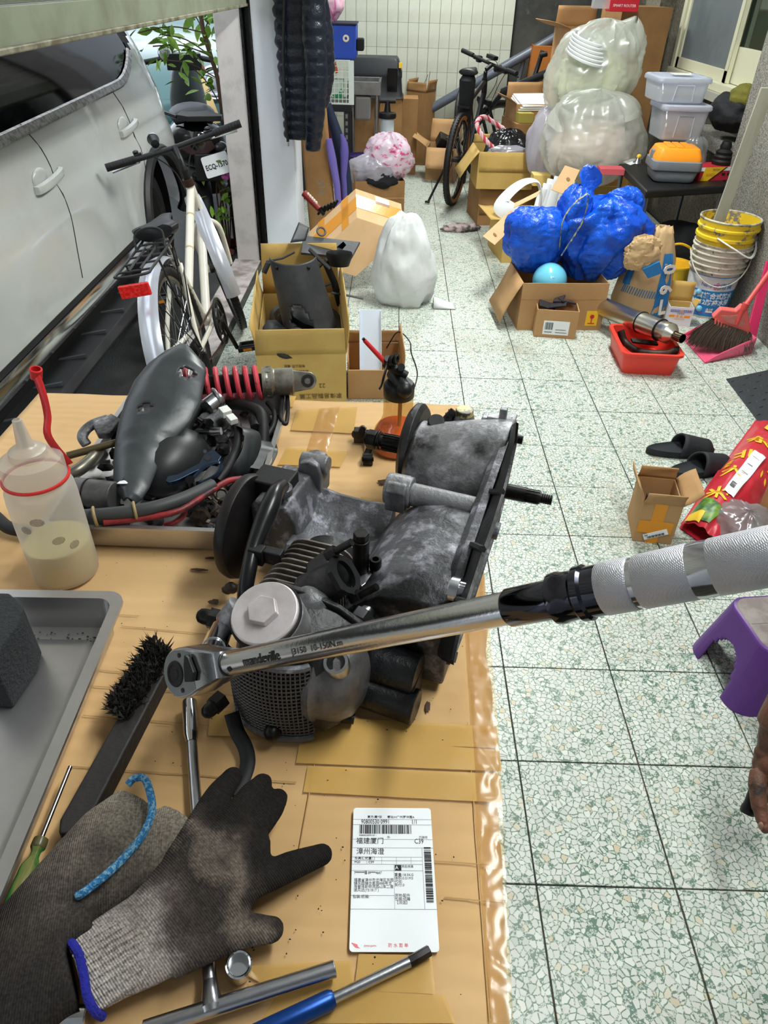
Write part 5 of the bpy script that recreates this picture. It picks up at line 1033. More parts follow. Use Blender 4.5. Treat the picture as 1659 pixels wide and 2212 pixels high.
# saddle: outline loft
b = bb(); sp_ = V((.21, 0, .775)); rg = []
for x, w_, z0, z1 in ((-.105, .035, .016, -.035), (-.10, .075, .022, -.04), (-.06, .092, .018, -.045), (-.02, .075, .010, -.03), (.03, .045, .008, -.022), (.09, .030, .008, -.02), (.135, .024, .004, -.018), (.15, .012, 0, -.012)):
    rg.append([sp_+V((x, w_*math.cos(a), (z0 if math.sin(a) > 0 else -z1)*math.sin(a)*(1-.35*(math.cos(a) < .35 and math.cos(a) > -.35 and x < 0 and math.sin(a) > 0)))) for a in [2*PI*k/20 for k in range(20)]])
b.rings(rg).build('saddle', m_black, bk, sm=60); tub('seat_post', [SC_, sp_-V((0, 0, .03))], .013, m_satin)
b = bb(); cc = BBk+V((0, -.06, 0)); b.torus(cc, (0, 1, 0), .088, .006, 36, 6); b.torus(cc, (0, 1, 0), .055, .006, 30, 6)
for k in range(5): a = 2*PI*k/5; b.tube([cc, cc+V((.086*math.cos(a), 0, .086*math.sin(a)))], .007, 6)
b.lathe([(.094, -.004), (.104, -.004), (.104, .004), (.094, .004), (.094, -.004)], cc+V((0, -.006, 0)), (0, 1, 0), n=36, caps=False); b.build('chainring', m_black, bk)
tub('crank_arm', [cc+V((0, -.012, 0)), cc+V((.055, -.03, -.16))], .010, m_black); tub('crank_arm', [BBk+V((0, .06, 0)), BBk+V((-.055, .08, .16))], .010, m_black)
for c in (cc+V((.055, -.085, -.16)), BBk+V((-.055, .14, .16))):
    b = bb(); b.box(c+V((.035, 0, 0)), (.012, .09, .02)).box(c+V((-.035, 0, 0)), (.012, .09, .02)).box(c+V((0, .04, 0)), (.07, .01, .018)).box(c+V((0, -.04, 0)), (.07, .01, .018)).cyl(c+V((0, -.045, 0)), c+V((0, .06, 0)), .008, n=10); pe = b.build('pedal', m_black, bk, bev=.002)
    bb().box(c+V((-.0415, 0, 0)), (.002, .04, .012)).build('amber_reflector', m_orange, pe)
tub('chain', [cc+V((0, 0, .09)), RH+V((0, -.05, .035))], .004, mat('rusty_chain', (70, 48, 38), .7, .5), n=6); tub('chain', [cc+V((0, 0, -.09)), V((.05, -.05, .24)), RH+V((0, -.05, -.035))], .004, MATS['rusty_chain'], n=6)
b = bb(); b.lathe([(0, 0), (.045, 0), (.045, .012), (.03, .03), (0, .03)], RH+V((0, -.065, 0)), (0, 1, 0), n=24); b.build('cassette', m_dsteel, bk); b = bb(); b.box(RH+V((.02, -.07, -.09)), (.02, .02, .13)); b.build('derailleur', m_black, bk, bev=.004)
tub('kickstand', [V((.12, .07, .28)), V((.05, .19, .02))], .009, m_black)
for s_ in (-1, 1):
    tub('rear_brake', [RH+V((.11, s_*.05, .30)), RH+V((.14, s_*.045, .36))], .008, m_dsteel); 
for p in (smooth_path([V((.3, -.02, .60)), V((.16, -.045, .55)), V((.06, -.05, .42)), RH+V((.02, -.06, -.02))], 5), smooth_path([V((.28, .02, .62)), V((.12, .02, .60)), V((.1, -.03, .52)), RH+V((.14, -.045, .36))], 5)): tub('gear_cable', p, .0028, m_black, n=6)
# ---- black mountain bike at the back
mb = thing('mountain_bike', 'black mountain bike with tan tyre walls parked by the tiled back wall', 'bicycle', (.6, 6.9, 0))
TB2 = lean_T(.50, 6.40, 1.26, -.02)
bb, wheel, tub = bicycle(mb, TB2, .345, .026, {}, m_black, mat('black_rim', (24, 24, 25), .4), True, 24)
m_bfr = mat('satin_black_frame', (28, 28, 32), .3)
RH, FH, BBk, HT, HB, SC_ = V((0, 0, .345)), V((1.06, 0, .345)), V((.42, 0, .30)), V((.78, 0, .86)), V((.81, 0, .74)), V((.26, 0, .74))
w_ = wheel(RH, (0, 1, 0), mb)
for s_ in (-1, 1): bb().lathe([(.292, 0), (.318, .010), (.322, .008), (.294, -.002)], RH+V((0, s_*.018, 0)), (0, s_, 0), n=48, caps=False).build('tan_sidewall', mat('tan_rubber_wall', (150, 96, 42), .6), w_)
tub('top_tube', [HT-V((0, 0, .03)), SC_], .019, m_bfr); tub('down_tube', [HB, BBk], .024, m_bfr); tub('seat_tube', [SC_, BBk], .017, m_bfr); tub('head_tube', [HT, HB], .024, m_bfr)
for s_ in (-1, 1): tub('seat_stay', [SC_+V((0, s_*.02, -.06)), RH+V((0, s_*.068, 0))], .009, m_bfr); tub('chain_stay', [BBk+V((0, s_*.03, 0)), RH+V((0, s_*.068, 0))], .011, m_bfr)
STR = M.Translation(HT) @ M.Rotation(-.62, 4, V((-.25, 0, .97)).normalized()) @ M.Translation(-HT); TF = TB2 @ STR
bbf, wheelf, tubf = bicycle(mb, TF, .345, .026, {}, m_black, m_steel, False, 24)
wheelf(FH, (0, 1, 0), mb)
for s_ in (-1, 1): tubf('fork_leg', [HB+V((.03, s_*.068, -.08)), FH+V((0, s_*.068, 0))], .015, m_bfr)
b = bbf(); b.box(HB+V((.025, 0, -.06)), (.05, .15, .04)); b.cyl(HB+V((.01, 0, -.06)), HT+V((-.01, 0, .05)), .017, n=12); b.build('fork_crown', m_bfr, mb, bev=.005)
bc_ = HT+V((.05, 0, .10)); tubf('stem', [HT+V((-.008, 0, .06)), bc_], .018, m_black); tubf('handlebar', [bc_+V((-.05, .34, .02)), bc_+V((0, .06, 0)), bc_+V((0, -.06, 0)), bc_+V((-.05, -.34, .02))], .013, m_black)
for s_ in (-1, 1):
    bbf().cyl(bc_+V((-.032, s_*.22, .014)), bc_+V((-.05, s_*.35, .02)), .018, n=16).build('grip', m_rubber, mb)
    tubf('brake_lever', [bc_+V((.0, s_*.18, .0)), bc_+V((.05, s_*.20, -.02)), bc_+V((.045, s_*.29, -.02))], .007, m_dsteel, n=6)
    b = bbf(); b.box(bc_+V((.0, s_*.17, .0)), (.045, .04, .05)); b.build('shifter', m_black, mb, bev=.008)
    tubf('brake_hose', smooth_path([bc_+V((.02, s_*.14, 0)), bc_+V((.13, s_*.08, 0)), bc_+V((.12, s_*.02, -.14)), HB+V((.06, s_*.04, -.1))], 5), .003, m_black, n=6)
b = bbf(); b.box(bc_+V((.0, .02, .05)), (.055, .10, .03)); b.build('bike_computer', m_black, mb, bev=.006)
b = bbf(); b.lathe([(0, -.03), (.025, -.02), (.028, .04), (0, .04)], bc_+V((.07, .0, -.03)), (1, 0, 0), n=18); b.build('front_lamp', m_black, mb)
tub('seat_post', [SC_, V((.205, 0, .93))], .014, m_bfr); sp_ = V((.20, 0, .955)); b = bb(); rg = []
for x, wd, z0 in ((-.12, .03, .015), (-.11, .07, .025), (-.06, .075, .028), (0, .05, .025), (.08, .028, .022), (.14, .02, .018), (.15, .01, .008)): rg.append([sp_+V((x, wd*math.cos(a), z0*math.sin(a))) for a in [2*PI*k/16 for k in range(16)]])
b.rings(rg).build('saddle', m_black, mb, sm=60)
b = bb(); rg = []
for z, wx, wy, x0 in ((.93, .05, .05, .14), (.90, .07, .065, .12), (.78, .06, .06, .14), (.68, .055, .055, .155), (.62, .045, .045, .165), (.60, .02, .02, .165)): rg.append([V((x0+wx*math.cos(a), wy*math.sin(a), z)) for a in [2*PI*k/16 for k in range(16)]])
b.rings(rg); sb_ = b.build('saddle_bag', m_fblack, mb, sm=60)
bb().box((.11, 0, .72), (.09, .10, .02)).build('bag_strap', m_black, sb_, bev=.003)
b = bb(); b.lathe([(0, 0), (.08, 0), (.08, .004), (.05, .012), (.03, .03), (0, .03)], RH+V((0, -.06, 0)), (0, 1, 0), n=28); b.build('cassette', m_dsteel, mb)
b = bb(); b.box(RH+V((.03, -.075, -.08)), (.03, .025, .07)); b.box(RH+V((.05, -.07, -.15)), (.05, .02, .06)); b.build('derailleur', m_black, mb, bev=.006)
b = bb(); b.lathe([(.05, 0), (.08, 0), (.08, .003), (.05, .003), (.05, 0)], RH+V((0, .05, 0)), (0, 1, 0), n=28, caps=False); b.build('brake_disc', m_dsteel, mb)
b = bb(); b.torus(BBk+V((0, -.06, 0)), (0, 1, 0), .075, .008, 30, 6); b.cyl(BBk+V((0, -.06, 0)), BBk+V((0, .06, 0)), .02, n=12); b.build('chainring', m_black, mb)
tub('crank_arm', [BBk+V((0, -.075, 0)), BBk+V((.09, -.09, -.145))], .011, m_black); tub('crank_arm', [BBk+V((0, .075, 0)), BBk+V((-.09, .09, .145))], .011, m_black)
for c in (BBk+V((.09, -.13, -.145)), BBk+V((-.09, .13, .145))): bb().box(c, (.09, .10, .018)).build('pedal', m_black, mb, bev=.004)
tub('kickstand', [V((.05, .08, .33)), V((-.06, .20, .01))], .010, m_black); bb().box((-.065, .205, .012), (.03, .04, .014)).build('stand_foot', m_black, mb, bev=.003)
# ================================================================ black scooter behind the car
scx, scy = -1.27, 4.95
sc_ = thing('motor_scooter', 'black motor scooter seen from behind with white number plate', 'scooter', (scx, 5.5, -.03))
m_sblk = mat('glossy_black_fairing', (14, 14, 16), .12, coat=.5)
b = B(); b.rings([[V((scx+wd*math.cos(a), y, z0+h*math.sin(a))) for a in [2*PI*k/20 for k in range(20)]] for y, wd, z0, h in ((4.86, .05, .70, .05), (4.90, .14, .68, .11), (5.05, .19, .66, .15), (5.4, .20, .60, .18), (5.7, .16, .5, .14))]); b.build('tail_fairing', m_sblk, sc_, sm=60)
b = B(); b.rings([[V((scx+wd*math.cos(a), y, z0+h*max(math.sin(a), -.4))) for a in [2*PI*k/20 for k in range(20)]] for y, wd, z0, h in ((4.98, .08, .80, .03), (5.03, .13, .80, .06), (5.3, .15, .79, .07), (5.6, .14, .76, .06), (5.75, .08, .75, .04))]); b.build('seat', mat('grey_vinyl', (74, 76, 82), .5, bump=.1), sc_, sm=60)
b = B(); b.rings([[V((scx+x, 4.862+dy, z)) for x, z in ((-.09, .70), (.09, .70), (.11, .66), (.05, .62), (-.05, .62), (-.11, .66))] for dy in (0, .06)]); b.build('tail_lamp', mat('smoked_red_lens', (60, 44, 46), .08), sc_, bev=.008)
for s_ in (-1, 1): B().ell((scx+s_*.13, 4.93, .66), (.05, .06, .03), n=14, m=8).build('indicator', mat('smoked_lens2', (80, 74, 74), .1), sc_)
b = B(); b.slab([V((scx+x, y, .845)) for x, y in ((-.06, 5.1), (.06, 5.1), (.17, 4.86), (.16, 4.80), (-.04, 4.80), (-.10, 4.88))], (0, 0, -.03)); b.tube([V((scx-.18, 5.1, .83)), V((scx-.1, 4.9, .83))], .012, 8); b.build('rear_rack', m_black, sc_, bev=.008)
b = B(); PL = py(448, 358, 4.80); TPL = AX(PL, V((.96, .12, .22)).normalized(), V((-.16, .45, .88)).normalized(), V((0, -1, .45)).normalized())
xa = V((.97, 0, .24)).normalized(); nn = V((.05, -.9, .42)); nn = (nn-xa*nn.dot(xa)).normalized(); TPL = AX(PL, xa, nn.cross(xa), nn)
b = B(TPL); b.slab([V((x, y, .002)) for x, y in rrect(.165, .125, .012)], (0, 0, -.003)); pl = b.build('number_plate', mat('plate_white', (214, 216, 218), .5), sc_)
text('ECQ-1570', .042, TPL @ M.Translation((0, -.006, .003)), m_ink, pl, sx=.78, bold=.001)
b = B(); b.box(V((scx+.05, 4.87, .55)), (.16, .05, .16)); b.tube([V((scx, 4.9, .5)), V((scx, 5.1, .42))], .06, 10, flat=.4); b.build('rear_guard', m_black, sc_, bev=.01)
for y in (5.12, 6.28):
    b = B(); b.torus((scx, y, .22), (1, 0, 0), .19, .06, 36, 12); wz = b.build('wheel', m_rubber, sc_); B().lathe([(0, -.03), (.14, -.03), (.14, .03), (0, .03)], (scx, y, .22), (1, 0, 0), n=24).build('rim', m_dsteel, wz)
b = B(); b.b2((scx-.14, 5.5, .24), (scx+.14, 6.05, .34)); b.cyl((scx+.2, 5.0, .32), (scx+.18, 5.45, .28), .05, n=14); b.build('footboard', m_black, sc_, bev=.02)
b = B(); b.rings([[V((scx+wd*math.cos(a), y0+.07*math.sin(a), z)) for a in [2*PI*k/18 for k in range(18)]] for z, wd, y0 in ((.3, .12, 6.1), (.6, .14, 6.08), (.8, .13, 6.02), (.95, .10, 5.95), (1.02, .07, 5.93))]); b.build('front_shield', mat('dark_silver_panel', (96, 100, 98), .3, .5), sc_, sm=60)
b = B(); b.tube([V((scx-.36, 5.78, 1.02)), V((scx-.12, 5.9, 1.05)), V((scx+.12, 5.9, 1.05)), V((scx+.36, 5.78, 1.02))], .018, 10); b.box((scx, 5.92, 1.03), (.24, .12, .10)); b.build('handlebar', m_black, sc_, bev=.01)
for s_ in (-1, 1): B().cyl((scx+s_*.28, 5.82, 1.03), (scx+s_*.38, 5.77, 1.02), .022, n=14).build('grip', m_rubber, sc_)
for (u, v, yy, sz) in ((367, 84, 5.9, (.018, .03, .075)), (357, 116, 5.86, (.05, .012, .05))):
    p = (M.Translation((scx, 5.0, 0)) @ M.Rotation(-.27, 4, 'Z') @ M.Translation((-scx, -5.0, 0))) @ py(u, v, yy-.05); mo = B().ell(p, sz, n=18, m=10).build('mirror', m_black, sc_); B().tube([p-V((0, 0, .04)), V((p.x+.01, 5.9, 1.05))], .005, 6).build('mirror_stem', m_black, sc_)
    if sz[0] > .03: B().ell(p-V((0, .006, 0)), (.046, .009, .046), n=18, m=8).build('mirror_glass', m_chrome, mo)
B().ell((M.Translation((scx, 5.0, 0)) @ M.Rotation(-.27, 4, 'Z') @ M.Translation((-scx, -5.0, 0))) @ py(428, 152, 6.3), (.055, .03, .06), n=16, m=8).build('amber_reflector', mat('amber_lens', (150, 92, 30), .3), sc_)
RSC = M.Translation((scx, 5.0, 0)) @ M.Rotation(.27, 4, 'Z') @ M.Translation((-scx, -5.0, 0)); sc_.matrix_world = RSC @ WM[sc_]
# ================================================================ far cars, shrub, flowers, rubble
tc_ = thing('teal_car', 'dark teal car with round headlamp parked across behind the scooter', 'car', (-2.4, 8.2, -.03)); m_teal = mat('teal_paint', (70, 112, 112), .1, .35, coat=1)
hl = py(466, 178, 7.2); b = B(); rg = []
for y, x0, x1, zt, zbm in ((7.12, -3.3, hl.x+.02, .55, .3), (7.2, -3.4, hl.x+.12, .80, .22), (7.5, -3.45, hl.x+.2, .94, .2), (8.3, -3.5, hl.x+.25, 1.02, .2), (8.5, -3.5, hl.x+.25, 1.04, .2), (9.1, -3.3, hl.x+.05, 1.45, .2), (10.4, -3.3, hl.x+.05, 1.47, .2), (11.2, -3.4, hl.x+.2, .9, .2)):
    rg.append([V((x, y, z)) for x, z in ((x0, zbm), (x0, zt-.18), (x0+.08, zt-.05), (x0+.3, zt), ((x0+x1)/2, zt+.02), (x1-.3, zt), (x1-.08, zt-.05), (x1, zt-.18), (x1, zbm))])
b.rings(rg).build('body', m_teal, tc_, sub=1, sm=60)
B().ell(hl, (.125, .09, .125), n=24, m=12).build('headlamp', mat('headlamp_glass', (214, 218, 220), .08, .5), tc_); B().torus(hl-V((0, .06, 0)), (0, 1, -.1), .12, .016, 32, 8).build('headlamp_ring', m_chrome, tc_); B().torus(hl-V((0, .075, 0)), (0, 1, -.1), .085, .012, 32, 8).build('lamp_ring', mat('ring_lamp', (240, 244, 250), .3), tc_)
for x in (-3.3, hl.x+.1):
    B().torus((x, 7.85, .28), (1, 0, 0), .22, .09, 30, 10).build('wheel', m_rubber, tc_)
b = B(); b.rings([[V((x, y, z)) for x, z in ((-3.1, 1.06), (hl.x-.1, 1.06), (hl.x-.2, 1.42), (-3.0, 1.42))] for y in (8.52, 9.05)]) if 0 else None
van = thing('white_van', 'white van at the far end of the lane behind the shrub leaves', 'van', (-3, 12, -.03))
b = B(); b.rings([[V((x, y, z)) for x, z in ((-4.4, .3), (-1.35, .3), (-1.32, 1.1), (-1.5, 2.1), (-4.2, 2.1), (-4.42, 1.1))] for y in (11.2, 15)]); b.build('body', mat('van_white', (206, 208, 222), .35), van, bev=.08, seg=3)
b = B(); b.slab([V((-3.9, 11.19, 1.25)), V((-3.35, 11.19, 1.25)), V((-3.4, 11.19, 1.9)), V((-3.9, 11.19, 1.9))], (0, -.01, 0)); b.build('rear_window', m_cglass, van)
for x in (-4.1, -1.7): B().torus((x, 11.9, .28), (1, 0, 0), .24, .1, 28, 10).build('wheel', m_rubber, van)
shr = thing('leafy_shrub', 'leafy green shrub with thin brown trunk beside the grey door jamb', 'shrub', (-1.16, 5.2, -.03))
b = B(); tp = [py(486, 300, 5.3), py(478, 230, 5.3), py(470, 170, 5.3), py(455, 120, 5.3), py(440, 70, 5.3), py(432, 20, 5.3)]; tp = [V((tp[0].x, 5.3, -.03))]+tp
b.tube(smooth_path(tp, 4), .014, 8)
brs = [(tp[4], py(350, 75, 5.3)), (tp[4], py(330, 100, 5.2)), (tp[3], py(360, 130, 5.4)), (tp[5], py(410, 30, 5.4)), (tp[3], py(480, 90, 5.35)), (tp[2], py(420, 150, 5.3)), (tp[5], py(300, 70, 5.2)), (tp[5], py(468, 40, 5.3))]
for a, c in brs: b.tube(smooth_path([a, lerp(a, c, .5)+V((0, 0, .03)), c], 4), .004, 5)
b.build('trunk', m_bark, shr)
lfm = B(); lfm.rings([[V((x, w_, .006*abs(w_)/.02-.02*x*x*40)) for w_ in (-wd, 0, wd)] for x, wd in ((0, .002), (.015, .012), (.035, .018), (.055, .013), (.078, .001))], wrap=False, caps=False)
lf0 = None
def leaf(p, par, T):
    global lf0
    if lf0 is None: lf0 = B(); lf0.vs = lfm.vs[:]; lf0.fs = lfm.fs[:]; o = lf0.build('leaf', m_leaf, par); o.data.transform(WM[par]); lf0 = o
    else: o = lf0.copy(); COL.objects.link(o)
    o.parent = par; o.matrix_local = WM[par].inverted() @ M.Translation(p) @ T; return o
for k in range(120):
    a, c = rb.choice(brs); t = rb.uniform(.25, 1.08); p = lerp(a, c, t)+V((rb.gauss(0, .05), rb.gauss(0, .06), rb.gauss(.02, .045)))
    leaf(p, shr, Euler((rb.gauss(0, .7), rb.gauss(.5, .5), rb.uniform(0, 6.3))).to_matrix().to_4x4() @ M.Scale(rb.uniform(.7, 1.35), 4))
fl = thing('flowering_plant', 'low plant with pink flowers beside the foot of the grey door jamb', 'plant', (-1.13, 5.0, -.03))
b = B()
for k in range(6): b.tube(smooth_path([V((-1.14, 5.0, -.03)), V((-1.14+rb.gauss(0, .04), 4.98, .3)), V((-1.13+rb.gauss(0, .05), 4.93, rb.uniform(.45, .62)))], 4), .005, 5)
b.build('stems', m_bark, fl)
for k in range(34): leaf(V((-1.12+rb.gauss(0, .05), 4.93+rb.gauss(0, .05), rb.uniform(.2, .62))), fl, Euler((rb.gauss(0, .7), rb.gauss(.5, .5), rb.uniform(0, 6.3))).to_matrix().to_4x4() @ M.Scale(.9, 4))
for u, v in ((472, 360), (487, 378)):
    c = py(u, v, 4.88); b = B()
    for k in range(5): a = 2*PI*k/5; b.ell(c+V((.018*math.cos(a), 0, .018*math.sin(a))), (.014, .004, .014), n=8, m=5)
    b.build('pink_flower', mat('pink_petal', (230, 110, 205), .6), fl)
m_rub = mat('red_brick_rubble', (120, 62, 46), .9, c2=(80, 60, 50), sc=20)
for k in range(6):
    p = V((-1.13-.05*(k % 3), 4.95+.06*k, -.0)); bpy_o = B().box(p, (rb.uniform(.05, .1), rb.uniform(.04, .08), .04), Euler((rb.random()*.5, rb.random()*.5, rb.random()*3)).to_matrix()).build('brick_fragment', m_rub, None, sm=0, bev=.006, label='broken red brick fragment at the foot of the jamb, %s from the front' % ['first', 'second', 'third', 'fourth', 'fifth', 'sixth'][k], cat='brick', group='brick rubble by the jamb')
wbp = B(); A, Bq = py(424, 175, 6.6), py(458, 268, 5.9); d = (Bq-A); wbp.slab([A, A+V((.06, 0, .01)), Bq+V((.06, 0, .01)), Bq], (0, .03, .02)); wbp.build('wooden_board', mat('pale_board', (206, 172, 110), .7), None, label='pale wooden board leaning behind the scooter', cat='board')
# ================================================================ cartons and helpers
def zat(x, y, v):                                     # height of the point above (x, y) that shows at picture row v
    lo, hi = -.5, 2.2
    for _ in range(40):
        m_ = (lo+hi)/2; d = V((x, y, m_))-CAMP
        if 1106-F_PX*d.dot(UP)/d.dot(FW) > v: lo = m_
        else: hi = m_
    return lo
def carton(name, label, fl, fr, z0, vtop, depth, m, flaps={}, closed=False, sup=None, cat='box', group=None, tk=.005, h=None, fh=None, skew=0):
    A, Bq = pz(*fl, z0), pz(*fr, z0); ux = (Bq-A); W_ = ux.length; ux.normalize(); uy = V((-ux.y, ux.x, 0)); uz = V((0, 0, 1))
    H = h or zat(A.x, A.y, vtop)-z0
    t = thing(name, label, cat, A+ux*W_/2+uy*depth/2, group); T = AX(A, ux, uy, uz)
    b = B(T); D = depth
    b.b2((0, 0, 0), (W_, tk, H)).b2((0, D-tk, 0), (W_, D, H)).b2((0, tk, 0), (tk, D-tk, H)).b2((W_-tk, tk, 0), (W_, D-tk, H)).b2((tk, tk, 0), (W_-tk, D-tk, tk))
    if closed: b.b2((0, 0, H-tk), (W_, D, H))
    body = b.build('carton_body', m, t, sm=0, bev=.0015, seg=1)
    fh = fh or D*.48
    if sup: B(T).b2((.01, .01, -z0), (W_-.01, D-.01, -.001)).build('stacked_carton', m_cardd, None, sm=0, bev=.003, label=sup, cat='box')
    for s_, spec in flaps.items():
        ang, ln = spec if isinstance(spec, tuple) else (spec, fh)
        a = math.radians(ang); c, s2 = math.cos(a)*ln, math.sin(a)*ln      # 0 = closed inwards, 90 = straight up, 180 = outwards
        e = {'f': (V((0, 0, H)), V((W_, 0, H)), V((0, c, s2))), 'b': (V((0, D, H)), V((W_, D, H)), V((0, -c, s2))), 'l': (V((0, 0, H)), V((0, D, H)), V((c, 0, s2))), 'r': (V((W_, 0, H)), V((W_, D, H)), V((-c, 0, s2)))}[s_]
        nrm = (e[1]-e[0]).cross(e[2]).normalized()*tk*.8
        k = (e[1]-e[0])*.02
        b = B(T); b.grid(lambda s, t_: e[0]+(e[1]-e[0])*s+e[2]*t_+k*(1-2*s)*t_+nrm.normalized()*.006*math.sin(PI*t_)*math.sin(2+3*s), 6, 4); b.build('flap', m, t, solid=tk*.8, off=0, sm=30)
    return t, T, W_, D, H
def decal(name, T, x0, z0, x1, z1, m, par, y=-.0012, face='f', W_=0):
    b = B(T); b.b2((x0, y-.0004, z0), (x1, y+.0004, z1)); return b.build(name, m, par, sm=0)
def ftext(s, size, T, x, z, m, par, y=-.002, rot=0, sx=1, bold=0):      # writing on a front face
    return text(s, size, T @ AX((x, y, z), (1, 0, 0), (0, 0, 1), (0, -1, 0)) @ M.Rotation(rot, 4, 'Z'), m, par, sx=sx, bold=bold)
def bag(name, label, cat, c, r, m, seed=0, amp=.12, fold=.10, nf=9, pw=1, top=0, rot=0, n=56, mm=40, solid=0, group=None, parent=None, flat=.0, build=True, fine=.03, tap=0, shx=0, sm=62):
    c = V(c); b = B(); Rm = Euler((0, 0, rot)).to_matrix()
    def fn(s, t):
        a = 2*PI*s; e = -PI/2+PI*t; ce = max(math.cos(e), 1e-4)**pw; d = V((ce*math.cos(a), ce*math.sin(a), math.sin(e)))
        q = V((d.x*2+seed, d.y*2, d.z*2)); k = 1+amp*noise.noise(q)+fold*(1-2*abs(noise.noise(V((math.cos(a)*nf*.35+seed, math.sin(a)*nf*.35, d.z*1.4)))))*.6+fine*(1-2*abs(noise.noise(q*4+V((noise.noise(q*3), 0, 0)))))+fine*.4*(1-2*abs(noise.noise(q*8.5)))
        p = V((d.x*r[0]*k*(1+tap*d.z)+shx*r[0]*d.z, d.y*r[1]*k*(1+tap*d.z), d.z*r[2]*(1+.5*(k-1))))
        if t > .78 and top: g = (t-.78)/.22; p.x *= 1-.75*math.sin(g*PI/2)*(1 if g < .7 else .8); p.y *= 1-.75*math.sin(g*PI/2); p.z += top*g
        p.z = max(p.z, -r[2]*(1-flat)); return c+Rm @ p
    b.grid(fn, n, mm, wrapu=True)
    if not build: return b
    return b.build(name, m, parent, sm=sm, solid=solid, label=label, cat=cat, group=group)
# ================================================================ right hand side, near to far
# black rubber mat
mt = thing('rubber_mat', 'black ridged rubber mat at the foot of the pebble wall', 'mat', pz(1640, 850, 0))
A, Bq = pz(1569, 818, .005), pz(1640, 912, .005); d1 = (Bq-A); d2 = V((-d1.y, d1.x, 0)); d2 = d2 if d2.x > 0 else -d2; d2 = (pz(1700, 790, .005)-A)
m_mat = mat('dark_rubber_mat', (50, 53, 57), .6, bump=.1, bs=80); B().slab([A, Bq+d1*.3, Bq+d1*.3+d2, A+d2], (0, 0, -.005)).build('mat_base', m_mat, mt, bev=.002)
b = B()
for i in range(9):
    for j in range(9):
        p = A+d1*(.08+i*.13)+d2*(.06+j*.11); q = (d1 if (i+j) % 2 else d2).normalized(); b.ell(p+V((0, 0, .0005)), (.014, .005, .004), R=Euler((0, 0, math.atan2(q.y, q.x))).to_matrix(), n=8, m=4)
b.build('tread_bumps', m_mat, mt, kind='stuff')
# red tub, muffler, exhaust pipe
tbL, tbR = pz(1345, 806, 0), pz(1452, 811, 0); ux = (tbR-tbL).normalized(); uy = V((-ux.y, ux.x, 0)); Wt = (tbR-tbL).length; TT = AX(tbL, ux, uy, V((0, 0, 1)))
tub_ = thing('red_tub', 'red plastic tub on the floor holding an exhaust pipe under the chrome muffler', 'tub', tbL); Ht = .115
def rr(x0, y0, x1, y1, r, z): return [V(((x0+x1)/2+x, (y0+y1)/2+y, z)) for x, y in rrect(x1-x0, y1-y0, r, 5)]
b = B(TT); b.rings([rr(.01, .01, Wt-.01, .31, .02, .006), rr(-.012, -.012, Wt+.012, .33, .03, Ht), rr(-.03, -.03, Wt+.03, .348, .04, Ht), rr(-.031, -.031, Wt+.031, .349, .04, Ht-.012), rr(-.02, -.02, Wt+.02, .338, .035, Ht-.012), rr(-.003, -.003, Wt+.003, .322, .025, .0)], caps=False)
b.f(*range(24)); b.f(*[i for i in range(120, 144)][::-1]); b.build('tub_body', mat('tomato_red_plastic', (222, 62, 48), .4), tub_, sm=40)
b = B(); b.tube(smooth_path([TT @ V((.02, .27, .11)), TT @ V((.05, .24, .06)), TT @ V((.10, .14, .055)), TT @ V((.2, .07, .08)), TT @ V((Wt+.015, .05, .115))], 6), [.018]*14+[.02]*11, 16); b.build('exhaust_pipe', mat('sooty_pipe', (42, 34, 30), .5, .5, c2=(74, 56, 44), sc=14), None, label='black sooty exhaust pipe lying inside the red tub', cat='pipe')
b = B(); b.cyl(TT @ V((Wt+.013, .05, .1145)), TT @ V((Wt+.0165, .0493, .1153)), .0165, n=18); b.build('pipe_mouth', m_black, bpy.data.objects['exhaust_pipe'])
B().box(TT @ V((.12, .16, .10)), (.16, .03, .012), Euler((.4, .2, .3)).to_matrix()).build('steel_bracket', m_dsteel, None, label='dark flat steel bracket under the muffler in the red tub', cat='bracket', bev=.004)
mu = thing('muffler', 'polished chrome motorcycle muffler resting across the red tub', 'muffler', pz(1370, 700, .15))
ma, mb_ = pz(1300, 662, .12), pz(1450, 722, .17); ax = (mb_-ma).normalized(); L = (mb_-ma).length; rM = .050
b = B(); b.lathe([(0, -.012), (.024, -.012), (.044, 0), (rM, .006), (rM, L*.55), (rM+.0015, L*.56), (rM+.0015, L*.62), (rM, L*.63), (rM, L*.92), (rM+.002, L*.93), (rM+.002, L*.985), (rM-.004, L), (.026, L+.025), (0, L+.025)], ma, ax, n=40); b.build('muffler_can', mat('polished_steel', (206, 202, 188), .3, 1, bump=.02, bs=8), mu, sm=35)
b = B(); b.lathe([(.019, 0), (.021, 0), (.023, .055), (.021, .056), (.019, .05), (.019, 0)], mb_+ax*.02, ax, n=24, caps=False); b.build('outlet_pipe', mat('heat_blued_pipe', (120, 104, 84), .2, 1), mu)
b = B(); b.cyl(ma-ax*.012, ma-ax*.05, .022, n=20); b.torus(ma-ax*.048, ax, .022, .004, 20, 6); b.build('inlet_stub', mat('polished_steel', (0, 0, 0)), mu)
for t_ in (.60, .86): b = B(); b.torus(ma+ax*(L*t_), ax, rM+.003, .0032, 36, 6); b.build('clamp_wire', m_black, mu)
